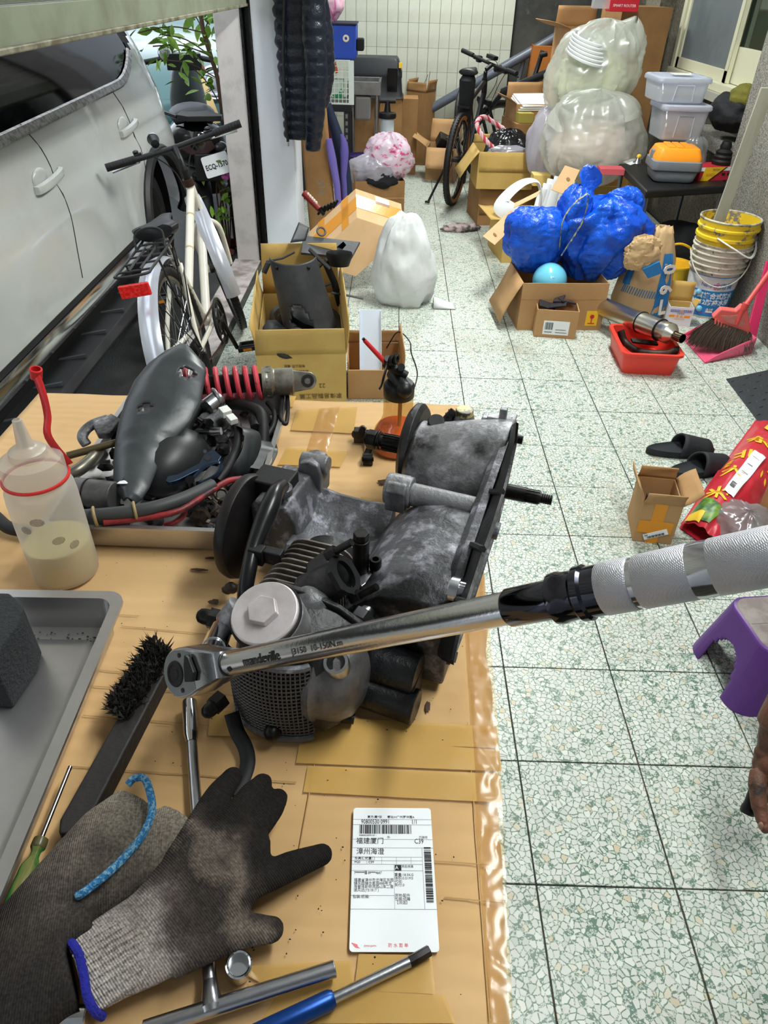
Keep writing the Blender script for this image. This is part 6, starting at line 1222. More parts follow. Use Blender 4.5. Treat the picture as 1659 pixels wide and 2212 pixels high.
# small front box with pouches
t, T, W_, D, H = carton('small_carton', 'small open brown box with barcode sticker and dark pouches in front of the ball box', (1152, 727), (1241, 733), 0, 668, .15, m_card, {'b': (100, .05)})
decal('sticker', T, W_*.2, H*.12, W_*.82, H*.62, m_paper, t); b = B(T)
for k in range(10): b.b2((W_*(.24+.02*k), -.003, H*.3), (W_*(.248+.02*k)+.0006*(k % 3), -.002, H*.56))
b.b2((W_*.5, -.003, H*.2), (W_*.78, -.002, H*.215)).b2((W_*.5, -.003, H*.3), (W_*.75, -.002, H*.315)).b2((W_*.24, -.003, H*.2), (W_*.42, -.002, H*.22)); b.build('barcode', m_ink, t, kind='stuff')
for k, (x, y, rz_) in enumerate(((.25, .5, .2), (.5, .4, -.3), (.72, .6, .5), (.55, .75, 1.2))):
    B(T).box((W_*x, D*y, H*.98+.012*k), (W_*.42, .05, .012), Euler((.4-.2*k, .3*(-1)**k, rz_)).to_matrix()).build('parts_pouch', mat('dark_clear_pouch', (52, 50, 56), .2), None, bev=.004, label='dark plastic parts pouch in the small open box, %s' % ['left one', 'middle one', 'right one', 'top one'][k], cat='pouch', group='pouches in the small box')
# box with ball, big blue bags
t, T, W_, D, H = carton('ball_carton', 'torn open brown box holding a light blue ball and blue bags', (1116, 713), (1296, 713), 0, 612, .34, m_card, {'l': (245, .24), 'b': (100, .08)}); TB_ = T
decal('crease_tape', T, 0, H*.66, W_, H*.665, m_cardd, t)
dk = decal('fragile_sticker', T, W_*.80, H*.10, W_*.94, H*.42, mat('yellow_sticker', (246, 196, 40), .5), t); b = B(T); b.cyl((W_*.87, -.003, H*.30), (W_*.87, -.004, H*.30), .012, n=12); b.b2((W_*.865, -.004, H*.16), (W_*.875, -.003, H*.28)); b.b2((W_*.83, -.004, H*.14), (W_*.91, -.003, H*.16)); b.build('red_symbol', m_red, t, sm=0, kind='stuff')
bc0 = T @ V((W_*.36, D*.30, H-.02)); b = B(); b.ell(bc0, (.093, .093, .093), n=40, m=24); b.build('ball', mat('sky_blue_plastic', (112, 198, 226), .22, coat=.4), None, label='shiny light blue ball in the torn brown box', cat='ball')
ball = bpy.data.objects['ball']; b = B(); b.ell(bc0+V((0, -.082, .045)), (.005, .003, .005), n=10, m=6); b.build('valve', m_whitep, ball)
c1 = py(1158, 520, 3.98); bag('blue_bag', 'folded blue woven plastic bag to the left of the tied blue bag', 'bag', c1, (.165, .12, .16), m_blue, 3, .16, .16, 8, .7, fine=.06, tap=.25, n=72, mm=52)
c2 = py(1290, 510, 4.02); tb2 = thing('tied_blue_bag', 'large tied blue woven shopping bag heaped above the torn brown box', 'bag', c2)
bag('bag_body', None, None, c2+V((.02, 0, -.015)), (.21, .15, .21), m_blue, 8, .24, .30, 7, .7, parent=tb2, n=96, mm=64, fine=.055, tap=.12)
bag('bag_side', None, None, py(1240, 470, 4.0), (.09, .09, .15), m_blue, 12, .18, .2, 8, .7, parent=tb2, fine=.1)
bag('bag_corner', None, None, py(1345, 465, 4.05), (.09, .08, .13), m_blue, 15, .2, .2, 8, .6, parent=tb2, fine=.1)
p0, p1 = py(1272, 425, 3.97), py(1276, 360, 4.0); b = B(); b.rings([[lerp(p0, p1, t_)+V((w_*1.2*math.cos(a)*(1+.2*math.sin(3*a+4*t_)), w_*.22*math.sin(a)+.012*math.sin(5*t_+a), .01*math.cos(2*a))) for a in [2*PI*k/18 for k in range(18)]] for t_, w_ in ((-.3, .06), (0, .022), (.15, .02), (.4, .045), (.7, .045), (.9, .03), (1.02, .008))]); b.build('knotted_top', m_blue, tb2, sm=60)
m_strap = mat('yellow_blue_strap', (176, 170, 70), .5, c2=(30, 70, 150), sc=60, lo=.45, hi=.55)
for P in ([(1268, 418), (1240, 440), (1215, 480), (1208, 540)], [(1272, 420), (1262, 470), (1240, 510), (1212, 552)]): B().tube(smooth_path([py(u, v, 3.84) for u, v in P], 5), .011, 6, flat=.25, up=(1, 0, 0)).build('carry_strap', m_strap, tb2)
# cement paper bag
cb_ = thing('paper_sack', 'crumpled tan and blue paper sack with large white characters beside the buckets', 'sack', pz(1385, 700, 0))
m_kraft = mat('kraft_paper', (202, 170, 126), .85, bump=.5, bs=14); m_sblue = mat('blue_print_paper', (40, 118, 180), .7, bump=.4, bs=14)
Cs = pz(1386, 695, 0)+V((0, .10, 0)); rg = []
for z, wx, wy, dx in ((0, .15, .09, 0), (.1, .165, .10, 0), (.22, .15, .09, 0), (.32, .125, .075, .01), (.40, .09, .05, .02), (.46, .06, .03, .03), (.50, .045, .02, .03)):
    rg.append([Cs+V((dx+wx*math.cos(a)*(1+.10*noise.noise((math.cos(a)*2, math.sin(a)*2, z*9))), wy*math.sin(a)*(1+.10*noise.noise((a*2, z*8, 3)))+.008*noise.noise((a*5, z*14, 5)), z+.012*noise.noise((a*2, 3, z*5)))) for a in [2*PI*k/48 for k in range(48)]])
b = B(); b.rings(rg, caps=False); b.f(*range(48)[::-1]); b.build('sack_body', m_kraft, cb_, sm=50, solid=.002)
def skp(a, z, o=.004):
    for (z0, wx0, wy0, d0), (z1, wx1, wy1, d1_) in zip(((0, .15, .09, 0), (.1, .165, .10, 0), (.22, .15, .09, 0), (.32, .125, .075, .01), (.40, .09, .05, .02)), ((.1, .165, .10, 0), (.22, .15, .09, 0), (.32, .125, .075, .01), (.40, .09, .05, .02), (.46, .06, .03, .03))):
        if z0 <= z <= z1:
            f = (z-z0)/(z1-z0); wx, wy, dx = wx0+(wx1-wx0)*f, wy0+(wy1-wy0)*f, d0+(d1_-d0)*f
            return Cs+V((dx+(wx+o)*math.cos(a)*(1+.10*noise.noise((math.cos(a)*2, math.sin(a)*2, z*9))), (wy+o)*math.sin(a)*(1+.10*noise.noise((a*2, z*8, 3)))+.008*noise.noise((a*5, z*14, 5)), z))
for a0, a1, z0, z1 in ((-1.3, -.68, .01, .37), (-2.75, -2.3, .2, .40)):
    B().grid(lambda s, t_: skp(a0+(a1-a0)*s, z0+(z1-z0)*t_), 10, 16).build('blue_band', m_sblue, cb_, sm=60)
b = B()
for k in range(17): a = -2.6+.09*k; b.tube([skp(a, .16-.002*k, .006), skp(a+.06, .20-.002*k, .006)], .0028, 4)
b.build('blue_hatch', m_sblue, cb_, kind='stuff')
for k, ch in enumerate(('0', '6', 'L')):
    p = skp(-.98, .29-.105*k, .010); n_ = V((.42, -.9, .1)).normalized(); xa = V((.9, .42, 0)); xa = (xa-n_*xa.dot(n_)).normalized(); text(ch, .115, AX(p, xa, n_.cross(xa), n_) @ M.Rotation(-PI/2 if k < 2 else 0, 4, 'Z'), mat('sack_print_white', (232, 226, 214), .8), cb_, sx=.9, bold=.004, ext=.002)
b = B(); pt = [py(u, v, 3.82) for u, v in ((1345, 545), (1362, 512), (1385, 502), (1398, 528), (1420, 525), (1424, 545), (1408, 568), (1392, 600), (1370, 615), (1355, 590))]
b.slab(pt, (0, .03, .01)); b.build('torn_flap', m_kraft, cb_, sm=0, bev=.006) if 0 else bag('torn_flap', None, None, py(1388, 548, 3.84), (.075, .03, .085), m_kraft, 4, .3, .3, 6, .7, parent=cb_, fine=.12, sm=25); b = B(); b.slab([py(u, v, 3.80) for u, v in ((1388, 582), (1425, 565), (1432, 590), (1400, 602))], (0, .02, 0)); b.build('torn_blue_flap', m_sblue, cb_, sm=0, bev=.003)
# gold star parts box
t, T, W_, D, H = carton('white_carton', 'white printed parts box with open kraft flap between sack and bucket', (1437, 702), (1489, 706), 0, 662, .10, mat('white_card', (226, 226, 232), .6), {}, tk=.003)
b = B(T); b.grid(lambda s, q: V((W_*s, D+.01*q, H+.11*q)), 4, 4); b.build('back_flap', m_cardy, t, solid=.003); b = B(T); b.grid(lambda s, q: V((W_+.02*q, D*s, H+.05*q*(1-.6*s))), 4, 4); b.build('side_flap', m_cardy, t, solid=.003); b = B(T); b.b2((.003, .003, .004), (W_-.003, .006, H-.002)).b2((.003, D-.006, .004), (W_-.003, D-.003, H)); b.build('kraft_lining', m_cardy, t)
decal('lavender_band', T, W_*.05, H*.72, W_*.95, H*.88, mat('lavender_print', (176, 176, 214), .6), t); decal('orange_band', T, W_*.05, H*.46, W_*.9, H*.58, mat('orange_print', (240, 150, 40), .6), t)
ftext('GOLD', .018, T, W_*.25, H*.80, mat('blue_print', (70, 80, 150), .6), t); ftext('★', .022, T, W_*.5, H*.80, m_orange, t); ftext('STAR', .018, T, W_*.75, H*.80, mat('blue_print', (70, 80, 150), .6), t)
ftext('活 塞 環', .016, T, W_*.47, H*.52, m_paper, t); ftext('PISTON RING', .009, T, W_*.5, H*.36, m_orange, t); ftext('活 塞 環 組', .008, T, W_*.5, H*.66, m_gink, t)
# yellow basket behind, with arched handle
yb = thing('yellow_basket', 'yellow plastic pail with arched handle behind the white parts box', 'pail', py(1440, 625, 4.3)-V((0, 0, .1)))
yc = py(1438, 640, 4.35); yc.z = 0; m_yel = mat('yellow_plastic', (246, 198, 52), .4)
b = B(); b.lathe([(.085, 0), (.105, .2), (.112, .2), (.112, .19), (.10, .19), (.08, .004), (0, .004)], yc, n=28, caps=False); b.build('pail_body', m_yel, yb); b = B(); b.tube(smooth_path([yc+V((-.108, 0, .19)), yc+V((-.09, 0, .27)), yc+V((0, 0, .31)), yc+V((.09, 0, .27)), yc+V((.108, 0, .19))], 5), .007, 8, flat=.6); b.build('pail_handle', m_yel, yb)
# paint bucket with yellow bucket nested in it
bkC = pz(1535, 690, 0)+V((0, .13, 0)); pb_ = thing('paint_bucket', 'dirty white paint bucket with blue printed label and wire handle by the wall', 'bucket', bkC)
m_dirtyw = mat('dirty_white_plastic', (206, 200, 186), .6, c2=(150, 140, 122), sc=14, lo=.5, hi=.7, c3=(66, 62, 56), sc3=30, lo3=.62, hi3=.68, bump=.2); 
HB_ = zat(bkC.x, bkC.y, 520); R0, R1 = .118, .150
def bw(z): return R0+(R1-R0)*z/HB_
pr_ = [(0, .002), (R0, 0), (bw(HB_*.62), HB_*.62)]
for k in range(5):
    z = HB_*(.64+.075*k); pr_ += [(bw(z)+.001, z), (bw(z)+.012, z+.002), (bw(z)+.012, z+.007), (bw(z)+.003, z+.010)]
pr_ += [(R1+.008, HB_), (R1-.004, HB_), (R1-.006, HB_*.9), (.1, .02), (0, .02)]
B().lathe(pr_, bkC, n=56).build('bucket_body', m_dirtyw, pb_, sm=35)
def band(z0, z1, m, name, a0=0, a1=2*PI, o=.0012): return B().grid(lambda s, q: bkC+V(((bw(z0+(z1-z0)*q)+o)*math.cos(a0+(a1-a0)*s), (bw(z0+(z1-z0)*q)+o)*math.sin(a0+(a1-a0)*s), z0+(z1-z0)*q)), 56, 2).build(name, m, pb_)
m_lblue = mat('label_blue', (28, 136, 206), .45, c2=(36, 120, 196), sc=4); band(HB_*.03, HB_*.40, m_lblue, 'blue_label'); band(HB_*.40, HB_*.60, mat('label_white', (224, 228, 236), .5, c2=(196, 196, 196), sc=9), 'white_label'); band(HB_*.59, HB_*.60, m_lblue, 'label_line', o=.0018); band(HB_*.075, HB_*.083, mat('magenta_print', (170, 60, 140), .5), 'label_line', o=.0018)
def btext(s, size, ang, z, m, sx=1, bold=0):
    o = text(s, size, M.Identity(4), m, pb_, sx=sx, bold=bold); Wp = WM[pb_]; Wi = Wp.inverted()
    for vt in o.data.vertices:
        p = Wp @ vt.co; r = bw(z+p.y)+.002+p.z; a = ang+p.x/r; vt.co = Wi @ (bkC+V((r*math.cos(a), r*math.sin(a), z+p.y)))
af = math.atan2(-bkC.y, -bkC.x)+.22
btext('南寶複合式防水', .037, af, HB_*.325, m_paper, .95, .001); btext('M312防疫水膠', .037, af, HB_*.23, m_paper, .95, .001); btext('南寶', .04, af+.45, HB_*.47, m_lblue); btext('Nanpao', .03, af-.25, HB_*.48, mat('blue_print', (70, 80, 150), .6)); btext('❀', .05, af+.05, HB_*.47, mat('magenta_print', (0, 0, 0)))
B().grid(lambda s, q: bkC+V(((bw(HB_*.12)+.002)*math.cos(af-.12+.32*s), (bw(HB_*.12)+.002)*math.sin(af-.12+.32*s), HB_*(.09+.075*q))), 6, 1).build('weight_sticker', m_paper, pb_); btext('18kg', .024, af+.04, HB_*.128, m_ink)
for a, z in ((af-.62, .36), (af-.42, .13)): p = bkC+V(((bw(HB_*z)+.001)*math.cos(a), (bw(HB_*z)+.001)*math.sin(a), HB_*z)); B().ell(p, (.018, .018, .018), n=14, m=8).build('round_logo', mat('pale_blue_print', (130, 196, 226), .5), pb_)
hz = HB_*.86; P = [bkC+V(((R1+.012)*math.cos(a), (R1+.012)*math.sin(a)-.01, hz-.16*math.sin((a-af+PI/2)/1*1.0)**2*(1 if 1 else 0)+0)) for a in [af-PI/2+PI*k/24 for k in range(25)]]
P = [bkC+V(((R1+.014)*math.cos(a), (R1+.014)*math.sin(a), hz-.15*math.sin(PI*k/24)**1.2)) for k, a in [(k, af-PI/2+PI*k/24) for k in range(25)]]
B().tube(P, .0036, 6).build('wire_handle', m_dirtyw, pb_)
yk = thing('yellow_bucket', 'yellow bucket with flaking paint nested on top of the white paint bucket', 'bucket', bkC+V((0, 0, HB_)))
HY = zat(bkC.x, bkC.y, 470)-HB_; m_yfl = mat('flaking_yellow_paint', (228, 194, 40), .55, c2=(120, 118, 112), sc=10, lo=.56, hi=.6, bump=.15)
q = bkC+V((0, 0, HB_-.02)); b = B(); b.lathe([(R1-.012, 0), (R1-.002, .02), (R1-.001, HY*.35), (R1+.012, HY*.38), (R1+.012, HY*.5), (R1+.002, HY*.53), (R1+.003, HY*.75), (R1+.014, HY*.78), (R1+.014, HY*.86), (R1+.006, HY*.9), (R1+.010, HY+.02), (R1+.002, HY+.02), (R1-.014, 0), (R1-.03, -.10), (0, -.10)], q, n=56, caps=False); b.build('bucket_body', m_yfl, yk, sm=35)
B().torus(q+V((0, 0, HY+.02)), (0, 0, 1), R1+.007, .006, 56, 8).build('rim', mat('grey_white_rim', (196, 190, 170), .6, c2=(120, 116, 106), sc=20), yk)
P = smooth_path([q+V((-.10, -.13, HY*.55)), q+V((-.02, -.19, HY*.25)), q+V((.09, -.17, -.02)), q+V((.16, -.06, .0)), q+V((.165, .0, HY*.4))], 5); B().tube(P, .0075, 8, flat=.5).build('plastic_handle', m_whitep, yk)
B().slab([lerp(py(1538, 488, bkC.y-.06), V((0, 0, 0)), 0), py(1562, 490, bkC.y-.06), py(1676, 190, 4.06), py(1645, 190, 4.06)], (.0, .012, .002)).build('wooden_strip', mat('grey_green_strip', (162, 160, 144), .6, c2=(146, 144, 126), sc=6, stretch=(1, 1, .2)), None, label='long flat grey strip standing in the yellow bucket and leaning on the wall', cat='strip', bev=.002)
# dustpan and broom
dp = thing('dustpan', 'pink plastic dustpan on the floor under the broom', 'dustpan', pz(1530, 760, 0)); m_pink = mat('pink_plastic', (238, 92, 128), .45, c2=(226, 120, 146), sc=8, lo=.55, hi=.7)
D1, D2, D3, D4 = pz(1522, 785, 0), pz(1470, 728, 0), pz(1560, 712, .0), pz(1622, 764, 0)
b = B(); b.slab([p+V((0, 0, .006)) for p in (D1, D2, D3, D4)], (0, 0, -.005)); b.build('pan_floor', m_pink, dp, sm=0)
def wall_(p, q, h0, h1, name):
    o = V((q-p).y, ) if 0 else None; n_ = (q-p).normalized(); pn = V((-n_.y, n_.x, 0)); b = B(); b.grid(lambda s, t_: lerp(p, q, s)+pn*.0+V((0, 0, .003+t_*(h0+(h1-h0)*s**.7))), 14, 3); b.build(name, m_pink, dp, solid=.005, off=0)
wall_(D1, D4, .0, .085, 'side_wall'); wall_(D2, D3, .0, .085, 'side_wall'); wall_(D3, D4, .085, .085, 'back_wall')
hA, hB = pz(1618, 745, .03), px(1664, 565, XR-.045); b = B(); b.slab([hA+V((-.03, 0, 0)), hA+V((.03, 0, 0)), hB+V((.02, 0, 0)), hB+V((-.02, 0, 0))], (0, .015, 0)); b.build('pan_handle', mat('magenta_plastic', (200, 44, 92), .4), dp, bev=.004)
br_ = thing('broom', 'pink broom with brown bristle head standing on the dustpan', 'broom', pz(1570, 745, .02)); m_brm = mat('coral_plastic', (232, 106, 100), .45)
def bp(u, v, h=0): return py(u, v, 3.52+h)
b = B(); b.slab([bp(u, v) for u, v in ((1539, 687), (1558, 669), (1590, 673), (1603, 662), (1615, 668), (1618, 686), (1623, 719), (1590, 718), (1560, 703))], (0, .03, .01)); hd_ = b.build('broom_head', m_brm, br_, bev=.006)
b = B(); b.slab([bp(u, v)-V((0, .002, 0)) for u, v in ((1556, 682), (1590, 681), (1600, 676), (1612, 700), (1600, 706), (1570, 697))], (0, .004, 0)); b.build('relief_panel', mat('dull_coral_relief', (206, 128, 116), .7, bump=.9, bs=50), hd_, bev=.002)
for k in range(12):
    t_ = k/11; p = lerp(bp(1546, 688), bp(1614, 717), t_)-V((0, .004, .012*math.sin(PI*t_))); B().tube([p, p+V((0, -.004, -.026))], .006, 6).build('head_rib', m_brm, hd_)
b = B(); b.cyl(bp(1590, 700)-V((0, .006, 0)), bp(1606, 664), .009, .012, n=14); b.cyl(bp(1606, 668), bp(1612, 655), .017, n=16); b.tube([bp(1610, 660), px(1668, 580, XR-.09)], .0125, 12); b.build('broom_stick', mat('red_broom_stick', (216, 78, 76), .4), br_)
b = B()
for k in range(2600):
    t_ = rb.random(); p = lerp(bp(1543, 692), bp(1620, 720), t_)+V((rb.uniform(-.01, .01), rb.uniform(-.01, .035), -.0))
    d = V((-.125+.13*t_+rb.gauss(0, .022), -.03+rb.gauss(0, .02), -.135-.02*math.sin(PI*t_))); L_ = rb.uniform(.75, 1.0)
    e = p+d*L_; e.z = max(e.z, .012); w2 = V((.0016, .0, 0)); mid = lerp(p, e, .5)+V((-.01, 0, .008)); i = b.v(p-w2); j = b.v(p+w2); a = b.v(mid+w2*1.2); c = b.v(mid-w2*1.2); e_ = b.v(e); b.f(i, j, a, c); b.f(c, a, e_)
b.build('bristles', mat('brown_bristle', (80, 70, 60), .9), br_, sm=0, kind='stuff')
bag('bristle_core', None, None, bp(1574, 722)+V((-.03, .01, -.01)), (.085, .03, .055), mat('brown_bristle', (0, 0, 0)), 2, .1, .1, parent=br_, n=28, mm=18)
# slippers
def slipper(name, label, c, yaw, group):
    t = thing(name, label, 'slipper', c, group); T = M.Translation(c) @ M.Rotation(yaw, 4, 'Z'); b = B(T); rg = []; m_sl = mat('black_eva', (30, 33, 38), .7, bump=.1, bs=200)
    out = [(.142*math.cos(a)+(.0), (.046+.006*math.cos(a))*math.sin(a)) for a in [2*PI*k/32 for k in range(32)]]
    b.rings([[V((x*k, y*k, z)) for x, y in out] for k, z in ((.94, 0), (1, .006), (1, .024), (.96, .030), (.90, .026), (.5, .022))]); b.build('sole', m_sl, t, sm=50)
    b = B(T); b.grid(lambda s, q: V((.00+.115*q-.02*math.cos(PI*s)**2*(1-q), (.050-.006*q)*math.cos(PI*s), .02+(.062-.030*q)*math.sin(PI*s))), 16, 6); b.build('strap', m_sl, t, solid=.008, off=1, sm=60); return t
slipper('slipper', 'black rubber slipper lying farther behind the small taped box', pz(1470, 985, 0)+V((0, .02, 0)), .05, 'black slippers'); slipper('slipper', 'black rubber slipper half hidden by the small taped box', pz(1508, 1020, 0), .28, 'black slippers')
# small taped box
t, T, W_, D, H = carton('taped_carton', 'small open brown box with orange tape and barcode sticker near the rice bag', (1366, 1168), (1449, 1177), 0, 1085, .16, m_card, {'f': (112, .055), 'l': (115, .065), 'r': (135, .075), 'b': (80, .05)})
decal('orange_tape', T, W_*.30, 0, W_*.62, H, m_otape, t); decal('orange_tape', T, W_*.02, H*.26, W_*.9, H*.56, m_otape, t, y=-.002)
sT = T @ M.Translation((W_*.52, -.003, H*.24)) @ M.Rotation(-.45, 4, 'Y'); b = B(sT); b.b2((-.04, -.0008, -.012), (.04, .0004, .012)); b.build('barcode_sticker', m_paper, t, sm=0); b = B(sT)
for k in range(16): b.b2((-.028+.0036*k, -.0018, -.009), (-.0266+.0036*k+.0006*(k % 3), -.001, .000))
b.build('barcode', m_ink, t, sm=0, kind='stuff'); ftext('DG', .007, sT, -.03, .006, m_ink, t)
b = B(T); b.b2((W_*.18, D*.35, H*.45), (W_*.55, D*.5, H*.92)); sp2 = b.build('blister_pack', mat('dark_grey_pack', (58, 60, 66), .3), None, bev=.003, label='dark grey blister pack inside the small taped box', cat='pack'); B(T).b2((W_*.18, D*.345, H*.80), (W_*.55, D*.355, H*.94)).build('pack_card', m_black, sp2)
# red rice sack
rs = thing('rice_sack', 'red rice sack with yellow characters lying on the floor at the right edge', 'sack', pz(1570, 1080, 0))
K = [pz(1470, 1132, .02), pz(1560, 1190, .03), pz(1760, 985, .06), pz(1640, 890, .06)]
m_rred = mat('red_rice_print', (196, 40, 56), .35, c2=(214, 74, 84), sc=5, lo=.5, hi=.72, bump=.4, bs=12)
def rsp(s, q, o=0):                                        # s across, q along
    p = lerp(lerp(K[0], K[1], s), lerp(K[3], K[2], s), q); k = math.sin(PI*min(.98, max(.02, s)))**.6*math.sin(PI*min(.97, max(.04, q*.9+.05)))**.5
    p.z = .012+.13*k+.010*noise.noise((s*4, q*7, 2))+.006*noise.noise((s*9, q*14, 6))+o; return p
b = B(); b.grid(lambda s, q: rsp(s, q), 40, 60); b.build('sack_front', m_rred, rs, sm=70)
b = B(); b.grid(lambda s, q: V((rsp(s, q).x, rsp(s, q).y, .004)), 8, 8); b.build('sack_back', m_rred, rs)
def rtext(s_, size, s, q, m, rot=0, sx=1, bold=0):
    o = text(s_, size, M.Identity(4), m, rs, ext=.0008, bold=bold, sx=sx); Wp = WM[rs]; Wi = Wp.inverted(); ca, sa_ = math.cos(rot), math.sin(rot)
    ls, lq = (K[1]-K[0]).length, (K[3]-K[0]).length
    for vt in o.data.vertices: p = Wp @ vt.co; x, y = p.x*ca-p.y*sa_, p.x*sa_+p.y*ca; vt.co = Wi @ (rsp(s+x/ls, q+y/lq, .004+p.z))
m_yp = mat('yellow_print', (236, 196, 40), .5)
for k, ch in enumerate('东北大米'): rtext(ch, .075, .34-.005*k, .66-.16*k, m_yp, .15, 1.0, .002)
rtext('❀❀❀', .025, .14, .42, m_yp, PI/2)
b = B(); b.grid(lambda s, q: rsp(.40+.22*s, .20+.34*q, .006+.003*math.sin(9*q)), 8, 12); b.build('courier_label', m_paper, rs)
b = B()
for k in range(12): p = rsp(.44+.008*k, .235, .0085); q_ = rsp(.44+.008*k, .265, .0085); b.tube([p, q_], .0009+.0004*(k % 3), 4)
b.tube([rsp(.45, .36, .0085), rsp(.57, .36, .0085)], .0012, 4); b.tube([rsp(.45, .42, .0085), rsp(.55, .42, .0085)], .0012, 4); b.tube([rsp(.45, .48, .0085), rsp(.57, .48, .0085)], .0012, 4); b.build('label_print', m_gink, rs, kind='stuff')
b = B(); b.grid(lambda s, q: rsp(.24+.14*s, .84+.07*q, .005), 4, 4); b.build('yellow_mark', m_yp, rs)
b = B(); b.grid(lambda s, q: rsp(.03+.5*s+.1*q, .02+.13*q*(1-.3*s), .005), 10, 6); b.build('green_leaf_print', mat('leaf_print', (110, 150, 40), .4, c2=(40, 90, 30), sc=20), rs); b = B(); b.grid(lambda s, q: rsp(.05+.3*s, .005+.05*q, .007), 6, 4); b.build('yellow_flower_print', m_yp, rs)
for (s, q, r_) in ((.78, .52, .05), (.83, .60, .05), (.76, .66, .045), (.86, .68, .05), (.80, .75, .045), (.88, .56, .04), (.72, .45, .04), (.82, .45, .04)):
    b = B(); a0 = rb.uniform(0, 6); 
    b.grid(lambda x, y: rsp(s+r_*(y-.5)*math.cos(a0)*2-r_*.8*(x-.5)*math.sin(PI*y)*math.sin(a0), q+r_*.6*(y-.5)*math.sin(a0)*2+r_*.5*(x-.5)*math.sin(PI*y)*math.cos(a0), .005), 4, 6); b.build('flower_print', m_yp, rs)
bag('grey_plastic_bag', 'translucent grey plastic bag behind the torque wrench handle at the right edge', 'bag', pz(1605, 1140, .05), (.10, .12, .07), film('grey_film', (176, 176, 178), .6, .2), 5, .2, .2, fine=.08)
t, T, W_, D, H = carton('edge_carton', 'brown box corner with grey edge at the right border above the wrench handle', (1672, 1205), (1800, 1215), 0, 1100, .22, m_card, {'l': (120, .07)})
# purple stool
st = thing('step_stool', 'purple plastic step stool with worn grey top at the right edge', 'stool', pz(1640, 1400, 0)); m_pur = mat('purple_plastic', (92, 46, 128), .4, bump=.05, bs=40)
tc0 = pz(1662, 1345, .20)+V((.055, .0, 0)); hw, hd2 = .125, .105; ths = .12
TS = M.Translation((tc0.x, tc0.y, 0)) @ M.Rotation(ths, 4, 'Z'); HS = .20
def sring(k, z, n=8): return [V((x, y, z)) for x, y in rrect(2*hw*k, 2*hd2*k, .045*k, n)]
def swall(s, q):
    R_ = sring(1.0+.34*(1-q), HS*q); n = len(R_); i = int(s*n) % n; f = s*n-int(s*n); return lerp(R_[i], R_[(i+1) % n], f)
b = B(TS); n, mm = 560, 110; ids = [[b.v(swall(i/n, j/mm)) for i in range(n)] for j in range(mm+1)]
for j in range(mm):
    for i in range(n):
        p = (swall((i+.5)/n, (j+.5)/mm)); w_ = .066*math.sqrt(max(0, 1-(p.z/(HS*.66))**2.4)) if p.z < HS*.66 else 0
        side = abs(p.x) > hw*1.01 and abs(p.y) < w_ or abs(p.y) > hd2*1.01 and abs(p.x) < w_*1.15
        if side and p.z < HS*.66: continue
        b.f(ids[j][i], ids[j][(i+1) % n], ids[j+1][(i+1) % n], ids[j+1][i])
b.build('stool_legs', m_pur, st, solid=.006, off=-1, sm=50)
b = B(TS); b.rings([sring(1.0, HS-.004), sring(1.0, HS), sring(.97, HS+.004)]); b.build('stool_top', m_pur, st, sm=50); b = B(TS); b.rings([sring(.93, HS+.0035), sring(.91, HS+.0065)]); b.build('worn_top_sheet', mat('worn_grey_plastic', (148, 138, 132), .6, c2=(120, 108, 104), sc=8), st, sm=50)
b = B(TS); b.ell((.0, 0, HS+.006), (.03, .012, .003), n=20, m=6); b.build('grip_hole', m_black, st)
b = B(TS)
for s_ in (-1, 1): b.box((s_*.06, 0, HS+.0068), (.10, .0012, .0006)); b.box((0, s_*.055, HS+.0068), (.0012, .08, .0006))
b.build('top_groove', m_gink, st, sm=0, kind='stuff')
# ================================================================ folding table with bins, toolbox
ft = thing('folding_table', 'black folding table under the orange-lidded toolbox by the window', 'table', (1.75, 4.7, 0)); ZF = .60
A, Bq, C, D = pz(1396, 412, ZF), pz(1640, 402, ZF), pz(1560, 345, ZF), pz(1336, 352, ZF)
Bq.x = min(Bq.x, XR-.03); C = Bq+(D-A); C.x = min(C.x, XWIN-.03)
b = B(); b.slab([A, Bq, C, D], (0, 0, -.045)); b.build('table_top', m_black, ft, bev=.012, seg=3)
m_leg = mat('grey_steel_leg', (112, 116, 126), .35, .7)
def inn(p, k=.9): c = (A+Bq+C+D)/4; return c+(p-c)*k
for p in (A, Bq, C, D): q = inn(p); B().tube([V((q.x, q.y, ZF-.04)), V((q.x, q.y, .0))], .014, 10).build('leg', m_leg, ft)
B().tube([inn(A)-V((0, 0, .42)), inn(D)-V((0, 0, .42))], .010, 8).build('leg_brace', m_leg, ft)
def bin_box(name, label, fl, fr, z0, vtop, depth, m, lid_m, cat, taper=.86, lid_h=.03, lidex=.012):
    P, Q = pz(*fl, z0), pz(*fr, z0); ux = (Q-P).normalized(); uy = V((-ux.y, ux.x, 0)); W_ = (Q-P).length; H = zat(P.x, P.y, vtop)-z0; T = AX(P+ux*W_/2+uy*depth/2, ux, uy, V((0, 0, 1)))
    t = thing(name, label, cat, P+ux*W_/2+uy*depth/2)
    def rg(k, z, e=0): return [V((x, y, z)) for x, y in rrect(W_*k+e, depth*k+e, .03*k, 5)]
    b = B(T); b.rings([rg(.92, .004), rg(1, .012), rg(1/taper, H-lid_h)], caps=False); b.f(*range(24)); b.build('bin_body', m, t, sm=40, solid=.0025, off=-1)
    k = 1/taper; b = B(T); b.rings([rg(k, H-lid_h, lidex*1.4), rg(k, H-lid_h+.008, lidex*2), rg(k, H-.006, lidex*1.6), rg(k, H, lidex*.4), rg(k*.9, H), rg(k*.88, H-.008)], caps=False); b.f(*[i for i in range(120, 144)]); l_ = b.build('lid', lid_m, t, sm=40, solid=.002, off=-1)
    return t, T, W_, depth, H, l_
